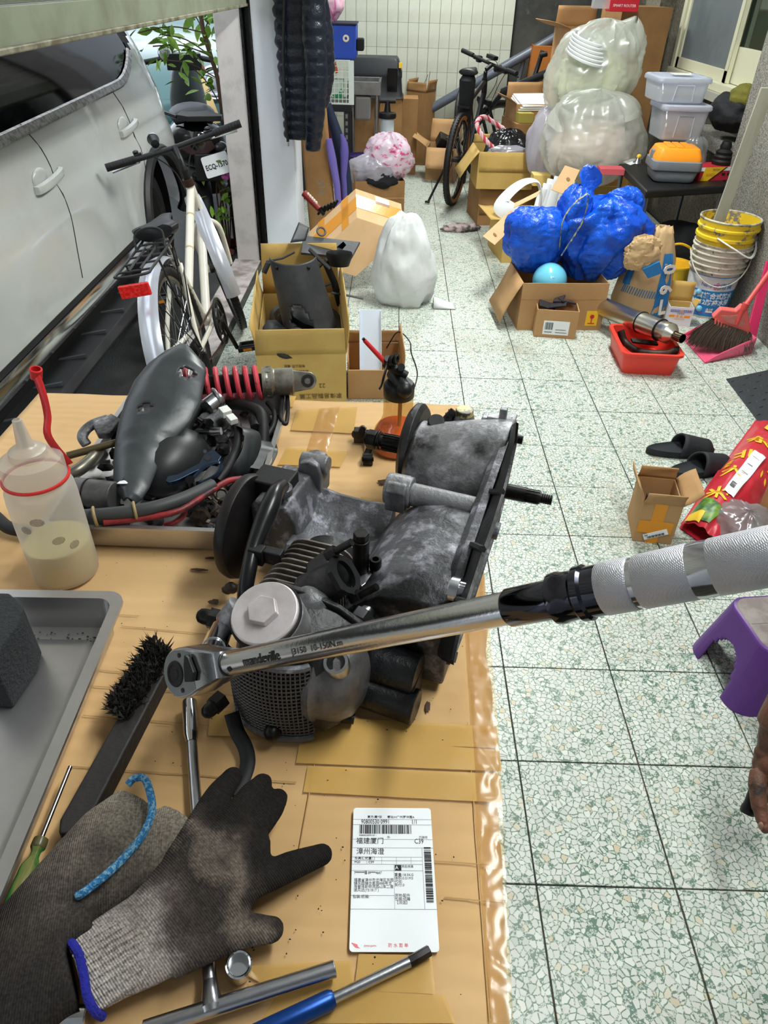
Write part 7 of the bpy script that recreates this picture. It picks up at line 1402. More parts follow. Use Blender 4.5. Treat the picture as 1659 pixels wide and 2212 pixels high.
m_pp = film('clear_bin_plastic', (232, 234, 238), .30, .15, tint=(247, 249, 252)); m_pplid = film('clear_lid_plastic', (228, 232, 242), .5, .12, tint=(246, 248, 253))
m_tgrey = mat('grey_tool_plastic', (120, 124, 130), .55, bump=.05, bs=120)
tx, Tx, Wx, Dx, Hx, lx = bin_box('toolbox', 'grey toolbox with orange lid on the black folding table under the clear bins', (1410, 394), (1498, 398), ZF, 346, .20, m_tgrey, mat('toolbox_rim', (120, 124, 130), .5), 'toolbox', .90, .055)
b = B(Tx); b.rings([[V((x, y, Hx-.012)) for x, y in rrect(Wx*1.13, Dx*1.13, .03, 4)], [V((x, y, Hx+.018)) for x, y in rrect(Wx*1.13, Dx*1.13, .03, 4)], [V((x, y, Hx+.06)) for x, y in rrect(Wx*.98, Dx*.95, .03, 4)], [V((x, y, Hx+.064)) for x, y in rrect(Wx*.9, Dx*.85, .03, 4)]]); b.build('orange_lid', m_orange, tx, bev=.004)
for k in (-.2, 0, .2): B(Tx).b2((Wx*k-.02, -Dx*.40, Hx+.055), (Wx*k+.02, Dx*.40, Hx+.072)).build('lid_ridge', m_orange, tx, bev=.004)
B(Tx).box((-Wx*.55, .0, Hx+.0), (.022, .05, .08)).build('latch', m_tgrey, tx, bev=.004); B(Tx).b2((-Wx*.53, -Dx*.3, Hx*.35), (-Wx*.51, Dx*.1, Hx*.7)).build('brand_label', mat('grey_red_label', (180, 150, 146), .6, c2=(196, 60, 60), sc=60, lo=.55, hi=.6), tx)
ZB1 = ZF+Hx+.066
t1_, T1_, W1_, D1_, H1_, _ = bin_box('storage_bin', 'lower clear plastic bin with dark red things inside, on the orange-lidded toolbox', (1424, 305), (1512, 307), ZB1, 226, .24, m_pp, m_pplid, 'bin', .90)
for o_ in [B(T1_).ell((0, .0, H1_*.62), (W1_*.42, D1_*.3, H1_*.22), n=20, m=10).build('red_cloth_roll', mat('dark_red_cloth', (96, 42, 62), .8), None, label='dark red rolled cloth inside the lower clear bin', cat='cloth'), bag('crumpled_pouch', 'crumpled brown and black plastic pouch inside the lower clear bin', 'pouch', T1_ @ V((0, -.02, H1_*.22)), (W1_*.38, D1_*.34, H1_*.18), mat('brown_black_pouch', (90, 72, 50), .4, c2=(30, 28, 28), sc=20, lo=.45, hi=.55), 6, .2, .2)]: pass
t2_, T2_, W2_, D2_, H2_, _ = bin_box('storage_bin', 'upper clear plastic bin with a paper slip on its lid, topmost of the stack', (1420, 224), (1520, 226), ZB1+H1_+.002, 166, .26, m_pp, m_pplid, 'bin', .94)
B(T2_).b2((-.03, -.02, H2_+.002), (.08, .06, H2_+.003)).build('paper_slip', mat('cream_slip', (226, 226, 206), .7), t2_, sm=0)
for T_, W_, D_, H_, t_ in ((T1_, W1_, D1_, H1_, t1_), (T2_, W2_, D2_, H2_, t2_)):
    B(T_).tube([V((-W_*.2, -D_*.52, H_*.12)), V((-W_*.17, -D_*.545, H_*.70)), V((W_*.2, -D_*.545, H_*.70)), V((W_*.22, -D_*.52, H_*.12))], .0035, 6).build('moulded_handle', m_pplid, t_)
# red/yellow carton and things behind on the table
t, T, W_, D, H = carton('tool_carton', 'red, yellow and white printed carton on the black table beside the toolbox', (1508, 391), (1598, 388), ZF, 362, .14, mat('red_print', (190, 36, 56), .5), {}, closed=True)
decal('white_print', T, 0, H*.72, W_, H, m_paper, t); b = B(T); b.slab([V((x*W_, -.0022, z*H)) for x, z in ((.04, 0), (.22, 0), (.58, 1), (.10, 1))], (0, .001, 0)); b.build('yellow_print', mat('carton_yellow', (236, 186, 30), .5), t, sm=0); b = B(T); b.slab([V((x*W_, -.003, z*H)) for x, z in ((.22, 0), (.25, 0), (.62, 1), (.58, 1))], (0, .001, 0)); b.build('black_stripe', m_ink, t, sm=0)
ftext('20PCS', .022, T, W_*.24, H*.45, m_otape, t, y=-.004); ftext('PISTON', .014, T, W_*.36, H*.82, m_bink, t, y=-.004)
for k in range(3): decal('tool_print', T, W_*(.52+.13*k), H*.36, W_*(.60+.13*k), H*.56, m_ink, t)
pz_ = lambda u, v, y: py(u, v, y)
c = T @ V((W_*.62, D*.5, H)); b = B(); b.lathe([(.055, 0), (.06, .02), (.05, .03), (.055, .045), (.045, .055), (.05, .07), (.03, .085), (.034, .10), (.025, .125), (0, .13)], c, n=20); b.build('rubber_boot', m_rubber, None, label='black ribbed rubber boot standing on the red and yellow carton', cat='boot')
bag('clear_parts_bag', 'clear plastic parts bag with grey parts behind the red carton', 'bag', T @ V((W_*.1, D*1.25, .11)), (.08, .06, .11), film('parts_bag_film', (200, 206, 206), .4, .1), 4, .2, .2, fine=.08); B().lathe([(.03, 0), (.03, .12), (.018, .15), (0, .15)], T @ V((W_*-.02, D*1.2, .0)), (.2, 0, 1), n=16).build('grey_pipe_part', mat('grey_part', (104, 108, 110), .5), None, label='grey plastic pipe part standing beside the toolbox', cat='pipe')
b = B(); c = pz(1376, 352, ZF); b.lathe([(.03, 0), (.026, .006), (.010, .02), (.006, .035), (0, .036)], c, n=20); fo = b.build('small_funnel', m_satin, None, label='small metal funnel with yellow top at the far left table corner', cat='funnel'); B().ell(c+V((.004, 0, .04)), (.016, .010, .014), n=12, m=6).build('yellow_top', m_yel, fo)
B().slab([pz(u, v, ZF+.001) for u, v in ((1345, 350), (1368, 343), (1385, 349), (1362, 357))], (0, 0, .002)).build('paper_sheet', m_paper, None, sm=0, label='white paper slip at the far left corner of the black table', cat='paper')
bag('black_backpack', 'black backpack on the floor under the folding table', 'backpack', (1.80, 4.62, .17), (.21, .14, .19), m_fblack, 9, .12, .1, 8, .7)
bag('window_backpack', 'black and olive backpack on the ledge below the window', 'backpack', py(1582, 235, 4.95)+V((0, 0, -.02)), (.11, .20, .10), m_fblack, 7, .14, .1, 8, .75)
bag('olive_pocket', 'olive green pouch on top of the black ledge backpack', 'pouch', py(1604, 215, 4.86)+V((0, 0, .01)), (.07, .10, .07), mat('olive_cloth', (104, 100, 30), .8, bump=.3, bs=60), 3, .14, .1)
B().b2((2.0, 4.72, .70), (XWIN, 5.5, .78)).build('trim_1', m_pebble, kind='structure')
# ================================================================ pile behind: clear bags, cartons
m_bagf = film('milky_bag_film', (228, 231, 224), .42, .3, tint=(250, 250, 247))
YP = 5.55
def pbag(name, label, u, v, y, r, seed, inner=None, top=0, **k):
    c = py(u, v, y); t = thing(name, label, 'bag', c-V((0, 0, r[2])))
    bag('bag_film', None, None, c, r, m_bagf, seed, .12, .2, 9, .8, top, parent=t, n=110, mm=76, fine=.028, **k)
    if inner: bag('bag_contents', None, None, c+V((0, .02, -r[2]*.25)), (r[0]*.8, r[1]*.8, r[2]*.62), inner, seed+3, .12, .12, 8, .7, parent=t, fine=.06)
    return t
pbag('clear_foam_bag', 'lower big translucent plastic bag full of pale foam', 1280, 300, 5.3, (.31, .23, .27), 2, mat('pale_pink_foam', (226, 208, 196), .9, bump=.4, bs=20))
pbag('clear_cup_bag', 'upper big translucent plastic bag holding white and pale yellow cups', 1283, 150, 5.55, (.28, .22, .26), 6, mat('pale_yellow_foam', (222, 224, 188), .9, bump=.4, bs=14), shx=.2)
b = B(); c = py(1270, 108, 5.42)
for k in range(6): b.torus(c+V((0, 0, .02*k-.04)), (.25, -.2, 1), .13-.004*k, .010, 28, 6)
tag(b.build('plastic_lids', mat('clear_white_plastic', (228, 232, 232), .25, alpha=.85), None), 'stacked clear plastic lids inside the upper bag', 'lids', kind='stuff')
def neck(bagname, c, r0, apex, seed):
    rg = []; ax = apex-c
    for k in range(12):
        t_ = k/11; r = r0*(1-t_)**.8+.012; rg.append([c+ax*t_+V((r*math.cos(a)*(1+.22*math.sin(a*5+seed+3*t_)*(.3+t_)), .7*r*math.sin(a)*(1+.22*math.cos(a*4+seed)), .02*math.sin(a*3+seed))) for a in [2*PI*q/40 for q in range(40)]])
    B().rings(rg, caps=False).build('bag_neck', m_bagf, bpy.data.objects[bagname], sm=50)
neck('clear_cup_bag', py(1300, 110, 5.5), .22, py(1374, 42, 5.5), 1); neck('clear_foam_bag', py(1300, 255, 5.25), .22, py(1345, 212, 5.25), 3); neck('clear_foam_bag', py(1235, 275, 5.25), .14, py(1205, 235, 5.3), 5)
# support cartons under / behind the bags
carton('bag_carton', 'brown carton with black swoosh print under the lower clear bag', (1225, 500), (1375, 500), 0, 402, .36, m_cardy, {'b': (70, .2)}); t = bpy.data.objects['bag_carton']
Pq = pz(1225, 500, 0); 
b = B(); c = py(1290, 405, Pq.y-.004); b.torus(c, (0, 1, 0), .06, .007, 20, 5, .4, 2.6); b.tube([c+V((-.06, 0, .02)), c+V((-.03, 0, -.03)), c+V((0, 0, .03))], .005, 5); b.build('black_print', m_ink, t); text('SPORT', .035, AX(c+V((-.11, 0, -.02)), (1, 0, 0), (0, 0, 1), (0, -1, 0)), m_ink, t)
B().b2(py(1295, 378, 4.85), py(1342, 358, 4.95)).build('pink_carton', mat('dusty_pink_card', (196, 84, 92), .7), None, label='dusty pink flat box between the lower clear bag and the black table', cat='box', bev=.003)
carton('tall_pile_carton', 'tall brown carton standing behind the upper clear bag by the pier', (1288, 330), (1386, 330), .45, 14, .4, m_cardd, {}, closed=True, sup='plain carton under the tall carton by the pier'); 
t, T, W_, D, H = carton('umbrella_carton', 'open yellow-brown carton with umbrella print high on the pile left of the bag', (1205, 250), (1290, 250), .70, 62, .34, m_card, sup='plain brown carton under the umbrella print carton', flaps={'b': (88, .13), 'l': (165, .17)})
ftext('☂', .05, T, W_*.30, H*.86, m_bink, t); ftext('KEEP DRY', .016, T, W_*.68, H*.90, m_bink, t); ftext('THIS SIDE UP', .016, T, W_*.68, H*.86, m_bink, t)
rb2 = py(1345, 8, 6.1); B().box(rb2, (.2, .12, .09)).build('red_tool_case', mat('red_case_print', (200, 32, 48), .4), None, label='small red printed case on top of the tall carton at the upper edge', cat='case', bev=.004); text('SMART ROUTER', .022, AX(rb2+V((0, -.062, -.01)), (1, 0, 0), (0, 0, 1), (0, -1, 0)), m_paper, bpy.data.objects['red_tool_case'])
B().box(py(1300, 5, 6.1), (.12, .10, .07)).build('clear_case', m_pp, None, label='small clear plastic case left of the red case on the tall carton', cat='case', bev=.004)
t, T, W_, D, H = carton('orange_carton', 'orange-brown carton leaning by the dark stair wall behind the bikes', (1140, 190), (1196, 192), .71, 100, .3, mat('orange_brown_card', (176, 104, 40), .8), {}, closed=True, sup='plain carton under the orange-brown carton'); decal('lower_print', T, 0, 0, W_, H*.45, m_cardd, t)
# stack with papers
t, T, W_, D, H = carton('paper_carton', 'open brown carton of papers and tools tilted on the pile behind the black-bag box', (1112, 262), (1192, 262), .63, 225, .30, m_card, {'b': (95, .12), 'l': (150, .10), 'r': (100, .12)})
for k in range(3): B(T).box((W_*.5+.01*k, D*.35, H*.9+.014*k), (W_*.9, D*.8, .008), Euler((.25, 0, .05*k)).to_matrix()).build('paper_sheet', m_paper, None, sm=0, label='white printed paper sheet in the open carton behind the bikes, %s sheet' % ['bottom', 'middle', 'top'][k], cat='paper', group='papers in the open carton')
B(T).b2((-.02, -.12, -.63), (W_+.03, D, -.001)).build('lower_carton', m_cardd, None, label='plain brown carton on the floor under the paper carton', cat='box', bev=.003)
B(T).cyl((W_*.55, .02, .03), (W_*.75, -.07, .025), .022, n=18).build('wooden_dowel', mat('pale_wood', (206, 168, 118), .7), None, label='short pale wooden dowel end on the pile', cat='dowel'); 
B(T).box((W_*.95, -.03, .03), (.05, .06, .05)).build('tape_measure', m_yel, None, label='small yellow and black tape measure on the pile', cat='tape measure', bev=.008)
B(T).b2((0, -.10, 0), (.12, -.005, .07)).build('olive_carton', mat('olive_card', (170, 156, 70), .7), None, label='small olive yellow box on the pile beside the papers', cat='box', bev=.003)
bag('grey_pile_bag', 'white plastic bag slumped between the pile and the lower clear bag', 'bag', py(1178, 310, 5.6), (.12, .12, .22), film('white_film', (218, 214, 226), .75, .2), 4, .15, .2)
# box with black bag and rope, on a lower box
A0 = pz(1030, 487, 0); H0 = zat(A0.x, A0.y, 403)
carton('base_carton', 'brown carton on the floor under the yellow carton with the black bag', (1030, 487), (1140, 486), 0, 403, .40, m_cardd, {'f': (268, .2)})
t, T, W_, D, H = carton('yellow_carton', 'yellow-brown open carton holding a black bag and striped rope', (1028, 408), (1148, 410), H0, 328, .36, m_cardy, {'f': (267, .13), 'l': (235, .22), 'b': (96, .06), 'r': (85, .05)})
bag('black_bin_bag', 'shiny black plastic bag inside the yellow-brown open carton', 'bag', T @ V((W_*.58, D*.5, H*.90)), (W_*.36, D*.34, .14), mat('shiny_black_film', (22, 22, 23), .2, bump=.4, bs=24), 5, .2, .2, fine=.1)
bag('white_film_scrap', 'white plastic film scrap beside the black bag in the yellow-brown carton', 'film', T @ V((W_*.55, D*.18, H*.98)), (W_*.30, D*.12, .04), film('white_film', (0, 0, 0)), 8, .2, .2, fine=.1)
P = smooth_path([T @ V(p) for p in ((W_*.35, D*.3, H*.95), (W_*.12, D*.32, H*1.25), (-.01, D*.5, H*1.6), (W_*.14, D*.85, H*1.72), (W_*.45, D*1.0, H*1.45), (W_*.85, D*.9, H*1.15))], 12); rp = thing('striped_rope', 'red and white striped braided rope arching over the yellow-brown carton', 'rope', P[0])
for k in range(3):
    Q = []
    for i, p in enumerate(P):
        tg = (P[min(i+1, len(P)-1)]-P[max(i-1, 0)]).normalized(); x, y, _ = frame(tg, (0, 1, .2)); a = i*.9+2*PI*k/3; Q.append(p+x*.010*math.cos(a)+y*.010*math.sin(a))
    B().tube(Q, .0085, 6).build('rope_strand', mat('red_rope', (204, 60, 74), .7) if k == 0 else mat('pink_white_rope', (236, 190, 196), .7), rp)
# box C with foam strips and brown card
t, T, W_, D, H = carton('foam_carton', 'open carton of white foam strips behind the blue bags', (1082, 568), (1215, 566), 0, 478, .40, m_cardy, {'l': (175, .10)}); TC = T
m_foam = mat('white_foam', (236, 238, 240), .8, bump=.15, bs=80)
B(T).tube(smooth_path([V((W_*.55, D*.2, H*.75)), V((W_*.1, D*.1, H*1.15)), V((-W_*.05, D*.2, H*1.35)), V((W_*.25, D*.4, H*1.7)), V((W_*.52, D*.45, H*1.75)), V((W_*.6, D*.35, H*1.4)), V((W_*.5, D*.2, H*.8))], 6), .06, 8, flat=.18, up=(0, 1, 0)).build('foam_sheet', m_foam, None, label='white foam sheet bent into a loop in the open carton', cat='foam')
for k in range(7):
    p = V((W_*(.50+.07*k), D*.25, H*.7)); q = V((W_*(.62+.07*k), D*(.35+.05*(k % 3)), H*(1.62+.09*(k % 4)))); b = B(T); b.tube([p, lerp(p, q, .6)+V((0, 0, .01)), q], .030, 8, flat=.25, up=(0, 1, .3)); b.build('foam_strip', m_foam, None, label='white foam strip sticking out of the open carton, %s from the left' % ['first', 'second', 'third', 'fourth', 'fifth', 'sixth', 'seventh'][k], cat='foam', group='white foam strips')
def plank_(name, pts, y0, y1, m, lab, hole=None):
    P = [py(u, v, y) for (u, v), y in zip(pts, (y0, y0, y1, y1))]; nrm = (P[1]-P[0]).cross(P[3]-P[0]).normalized()*.004; o = B().slab(P, nrm).build(name, m, None, sm=0, label=lab, cat='cardboard', bev=.001)
    if hole: c = lerp(lerp(P[0], P[1], hole[0]), lerp(P[3], P[2], hole[0]), hole[1]); nn = nrm.normalized(); nn = nn if nn.dot(CAMP-c) > 0 else -nn; B().cyl(c+nn*.0045, c+nn*.006, .013, n=18).build('punched_hole', m_cardd, o)
    return o
plank_('cardboard_spacer', [(1042, 511), (1068, 530), (1130, 470), (1102, 455)], 4.15, 4.55, m_cardp, 'tan cardboard spacer with hole hanging out of the foam carton', (.5, .2)); plank_('cardboard_spacer', [(1190, 410), (1225, 424), (1252, 368), (1220, 358)], 4.75, 4.9, m_cardp, 'tan cardboard spacer with hole standing behind the foam strips', (.6, .55)); plank_('cardboard_spacer', [(1110, 450), (1160, 425), (1168, 412), (1112, 440)], 4.4, 4.5, m_cardp, 'narrow tan cardboard piece inside the foam loop')
B().b2(py(1150, 402, 5.3), py(1184, 371, 5.42)).build('cream_carton', mat('cream_card', (222, 190, 110), .7), None, label='small cream yellow box behind the white foam strips', cat='box', bev=.003)
# sock / rag on the floor
b = bag('dirty_rag', 'pinkish grey dirty rag lying on the tiles in the middle of the passage', 'rag', pz(995, 492, .022), (.14, .05, .03), mat('pinkish_rag', (186, 166, 166), .9, c2=(70, 64, 62), sc=14, lo=.45, hi=.6), 3, .25, .25, rot=.15)
# second bike in the back: folding frame
fb = thing('folding_bike', 'second black bike with silver rimmed wheel half hidden behind the mountain bike', 'bicycle', (.8, 7.7, 0))
c = py(1003, 262, 7.35); wzx = (.95, -.3, .12)
B().torus((c.x, c.y, max(.30, c.z-.02)), wzx, .29, .02, 44, 8).build('wheel', m_rubber, fb); B().torus((c.x, c.y, max(.30, c.z-.02)), wzx, .262, .012, 44, 6).build('rim', m_steel, fb)
B().tube([py(1085, 200, 7.2), py(1185, 158, 7.0)], .035, 14).build('main_beam', m_bfr, fb); B().tube([py(1150, 180, 7.05), py(1172, 110, 7.1)], .02, 10).build('handle_post', m_bfr, fb); B().cyl(py(1166, 120, 7.0), py(1182, 116, 7.0), .020, n=12).build('grip', m_rubber, fb); B().tube([py(1085, 200, 7.2), V((c.x, c.y, .3))], .022, 10).build('rear_fork', m_bfr, fb)
c2_ = py(1215, 250, 7.0); B().torus((c2_.x, 7.05, .30), (.5, .85, 0), .27, .022, 36, 8).build('wheel', m_rubber, fb)
# diagonal grey pipe / stair rail
pp = thing('stair_rail', 'thick grey pipe rail rising diagonally along the tiled back wall', 'rail', py(1000, 200, 8.05)); B().cyl(py(905, 250, 8.08), py(1215, 72, 8.08), .042, n=20).build('pipe', mat('grey_blue_pipe', (88, 94, 106), .35), pp); B().cyl(py(1113, 205, 8.1), py(1135, 112, 8.1), .02, n=12).build('strut', mat('grey_blue_pipe', (0, 0, 0)), pp)
# ================================================================ left side
# big carton of black scooter panels
t, T, W_, D, H = carton('panel_carton', 'big yellow-brown carton full of black scooter panels behind the bench', (566, 905), (749, 900), 0, 767, .70, m_cardy, {'f': (102, .12), 'l': (98, .12), 'r': (95, .15), 'b': (88, .24)}); TP, WP_, DP, HP = T, W_, D, H
ftext('22', .028, T, W_*.72, H*.52, m_bink, t, rot=PI); ftext('家偉易製品工業', .026, T, W_*.70, H*.36, m_bink, t, rot=PI)
for k, s_ in enumerate(('MADE IN TAIWAN', '台灣製造 精密零件', '有限公司 電話')): ftext(s_, .014, T, W_*.42, H*(.66+.085*k), m_bink, t, rot=PI)
for z in (.25, .55): b = B(T); b.b2((W_+.0004, D*.35, H*z), (W_+.0012, D*.7, H*(z+.16))); b.build('side_print', mat('faded_green_print', (150, 146, 96), .8), t, sm=0)
m_pan = mat('scooter_black_plastic', (44, 45, 48), .5, c2=(58, 58, 60), sc=8, bump=.05, bs=80)
b = B(); top = py(640, 545, 3.15); pts = []
def pan1(s, q):
    a = -2.7+2.5*s; u = 632+(1-q)*42; v = 548+(1-q)*165; p = py(u, v, 3.12-.1*(1-q)); r = .125-.02*q; return p+V((r*math.cos(a), .11*math.sin(a)*1.0, .012*math.sin(a)))
ids = [[b.v(pan1(i/30, j/40)) for i in range(31)] for j in range(41)]
for j in range(40):
    for i in range(30):
        s, q = (i+.5)/30, (j+.5)/40
        if q < .48 and ((s-.40)/.18)**2+((q-.0)/.5)**2 < 1: continue
        b.f(ids[j][i], ids[j][i+1], ids[j+1][i+1], ids[j+1][i])
fp = b.build('front_panel', m_pan, None, solid=.004, sm=60, label='tall curved black plastic panel with a cut-out standing in the panel carton', cat='panel')
for s in (.2, .75): p = pan1(s, .93); B().ell(p+V((0, -.006, 0)), (.008, .004, .008), n=10, m=6).build('screw_hole', m_dsteel, fp)
b = B(); b.grid(lambda s, q: lerp(lerp(py(627, 524, 3.3), py(660, 520, 3.35), s), lerp(py(645, 480, 3.4), py(668, 492, 3.4), s), q)+V((0, 0, 0)), 6, 6); b.build('fin_panel', m_pan, None, solid=.005, label='pointed black plastic fin panel at the back of the panel carton', cat='panel')
b = B(); b.slab([py(u, v, y) for u, v, y in ((655, 508, 3.45), (778, 522, 3.55), (760, 555, 3.4), (650, 545, 3.3))], (0, 0, -.012)); fl_ = b.build('flat_panel', m_pan, None, sm=0, bev=.003, label='flat grey-black panel with cut-outs lying on the panel carton', cat='panel'); 
for P in (((722, 540), (742, 523), (748, 530), (735, 545)),): b = B(); b.slab([py(u, v, 3.45)+V((0, -.01, .006)) for u, v in P], (0, 0, -.002)); b.build('cut_out', m_blackgl, fl_, sm=0)
B().torus(py(694, 500, 3.5), (.3, -.7, .6), .020, .005, 20, 6).build('key_ring', m_grey, None, label='grey ring tab on the flat black panel', cat='ring')
b = B(); c = py(733, 545, 3.25); b.rings([[c+V((r*.058*math.cos(a), r*.035*math.sin(a), z)) for a in [2*PI*k/24 for k in range(24)]] for r, z in ((1, .0), (1.05, -.012), (.75, -.06), (.65, -.055), (.86, -.01), (1, 0))], caps=False); b.build('lamp_housing', m_black, None, label='black oval lamp housing in the panel carton', cat='housing')
for i, (P, lab) in enumerate((([(668, 538), (690, 560), (712, 580)], 'black bracket arm crossing the panel carton, upper one'), ([(665, 605), (690, 575), (705, 560)], 'black bracket arm crossing the panel carton, lower one'), ([(672, 632), (700, 618), (715, 612)], 'thin black strut in the middle of the panel carton'), ([(716, 632), (750, 638), (785, 645)], 'grey metal bar sticking out over the right side of the panel carton'), ([(636, 545), (610, 558), (575, 565)], 'black hook piece hanging over the left side of the panel carton'), ([(700, 560), (722, 610), (735, 660)], 'black slotted bracket inside the panel carton'))):
    B().tube([py(u, v, 3.12+.03*i) for u, v in P], .016 if i < 2 or i == 5 else .009, 8, flat=.5).build('bracket_arm', m_black, None, label=lab, cat='bracket')
b = B(TP)
for k in range(44): b.ell((rb.uniform(.06, WP_-.06), rb.uniform(.06, DP-.06), HP-.05+rb.uniform(-.06, .05)), (rb.uniform(.05, .11), rb.uniform(.04, .09), rb.uniform(.02, .05)), R=Euler((rb.gauss(0, .5), rb.gauss(0, .5), rb.random()*3)).to_matrix(), n=10, m=6)
tag(b.build('black_panel_heap', m_pan, None, sm=50), 'heap of broken black plastic panels filling the yellow-brown carton', 'panels', kind='stuff')
B().grid(lambda s, q: py(690+60*s, 720-45*q*math.sin(PI*min(1, .15+s*.85))-8, 2.98+.2*q)+V((0, 0, 0)), 10, 6).build('curved_panel', m_pan, None, solid=.004, label='rounded black panel edge near the front of the panel carton', cat='panel')
B().tube([py(575+4*k, 567+2*math.sin(k), 3.2) for k in range(2)]+[py(570, 590, 3.18)], .012, 8).build('hook_piece', m_black, None, label='small black plastic hook at the left of the panel carton', cat='hook')
# small open carton with white profile and cable
t, T, W_, D, H = carton('profile_carton', 'open brown carton with a white metal profile standing in it behind the oil can', (752, 862), (868, 862), 0, 800, .30, m_card, {'r': (92, .10), 'l': (92, .05), 'b': (95, .06)})
TPp = T; b = B(T); cxx = W_*.42
b.rings([[V((cxx+x, y+D*.62*q-.0+D*.12, H*.25+q*(H*2.1))) for x, y in ((-.05, 0), (-.05, -.02), (-.047, -.02), (-.045, -.003), (.045, -.003), (.047, -.02), (.05, -.02), (.05, 0))] for q in (0, 1)]); pr = b.build('metal_profile', mat('bluish_white_enamel', (214, 224, 240), .35), None, sm=20, label='bluish white metal channel profile standing in the brown carton', cat='profile')
B().tube(smooth_path([T @ V((W_*.75, D*.9, H*.9)), T @ V((W_*.95, D*.8, H*1.55)), T @ V((W_*1.15, D*.5, H*1.5)), T @ V((W_*1.18, D*.4, H*1.2)), T @ V((W_*1.3, D*.3, H*.6)), T @ V((W_*1.22, D*.1, H*.15))], 8), .003, 6).build('thin_cable', m_black, None, label='thin black cable looping over the right side of the profile carton', cat='cable')
# white woven sack
sc0 = pz(862, 676, 0)+V((0, .15, 0)); b = B(); rg = []
for z, wx, wy, dx, dy in ((0, .20, .13, .05, 0), (.03, .215, .14, .045, 0), (.10, .17, .12, .02, .01), (.22, .145, .11, .005, .02), (.34, .125, .09, 0, .04), (.42, .11, .07, 0, .06), (.47, .095, .04, .01, .07), (.485, .05, .02, .01, .075)):
    rg.append([sc0+V((dx+wx*math.cos(a)*(1+.08*noise.noise((math.cos(a)*2, math.sin(a)*2, z*6))+.07*(1-2*abs(noise.noise((math.cos(a)*3, math.sin(a)*3, z*5+a))))), dy+wy*math.sin(a)*(1+.16*noise.noise((a*1.7, z*7, 3))), z+.02*noise.noise((a*2, z*5, 1))*(z > .02))) for a in [2*PI*k/48 for k in range(48)]])
bag('woven_sack', 'white woven plastic sack standing on the tiles beside the panel carton', 'sack', sc0+V((.02, .03, .235)), (.165, .125, .25), mat('white_woven_sack', (214, 216, 216), .55, bump=.3, bs=14), 5, .16, .14, 5, .55, tap=-.3, n=96, mm=64, fine=.025); 
b = B(); b.rings([[sc0+V((.20+.13*q, -.06+.10*s-.02, .05*(1-q)*math.sin(PI*s)**.5+.004)) for s in [k/12 for k in range(13)]] for q in (0, .3, .6, .85, 1)], wrap=False, caps=False); b.build('sack_corner', MATS['white_woven_sack'], bpy.data.objects['woven_sack'], solid=.004)
# tilted taped carton on the panel carton
a, b_, d, e = py(768, 407, 4.60), py(867, 440, 4.62), py(771, 470, 4.32), py(667, 501, 4.52); vx, vz, vy = b_-a, d-a, e-a
t = thing('taped_long_carton', 'pale carton with wide orange tape tilted behind the panel carton', 'box', d+vx*.5+vy*.5)
P = [d, d+vx, d+vx+vy, d+vy]; b = B(); b.hexa(P+[p-vz for p in P]); b.build('carton_body', m_cardp, t, sm=0, bev=.003)
def face_q(o, u, v, u0, u1, v0, v1, n_, m, name): b = B(); n_ = n_.normalized()*.0015; b.slab([o+u*u0+v*v0+n_, o+u*u1+v*v0+n_, o+u*u1+v*v1+n_, o+u*u0+v*v1+n_], n_*.3); return b.build(name, m, t, sm=0)
nE = vx.cross(vz); nE = nE if nE.dot(CAMP-a) > 0 else -nE; nL = vy.cross(vz); nL = nL if nL.dot(CAMP-a) > 0 else -nL
face_q(a, vx, vz, 0, 1, .22, .66, nE, m_otape, 'orange_tape'); face_q(a, vx, vz, .42, .72, .05, .32, nE, m_paper, 'white_label'); face_q(a, vy, vz, 0, .92, .30, .72, nL, m_otape, 'orange_tape'); face_q(a, vy, vz, .16, .30, 0, 1, nL, m_otape, 'orange_tape'); face_q(a, vy, vz, .66, .8, 0, 1, nL, m_otape, 'orange_tape')
# red handled tool with dark jaws
rt = thing('red_handled_brush', 'tool with dark red slotted handle standing behind the panel carton', 'tool', py(690, 450, 4.3)); h0, h1 = py(657, 417, 4.25), py(690, 452, 4.2); b = B(); b.cyl(h0, h1, .020, .017, n=14); b.build('handle', mat('dark_red_handle', (128, 34, 26), .35), rt)
for k in range(5): p = lerp(h0, h1, .15+.13*k)+V((.012, -.012, .008)); B().ell(p, (.008, .008, .012), n=8, m=5).build('handle_slot', mat('pale_slot', (222, 200, 190), .6), rt)
b = B(); b.cyl(h1, py(700, 464, 4.2), .010, n=10)
for k in range(6): p = lerp(py(692, 455, 4.22), py(725, 440, 4.26), k/5); b.box(p, (.014, .02, .05), Euler((0, .6, 0)).to_matrix())
b.build('dark_jaws', m_dsteel, rt, kind='stuff')
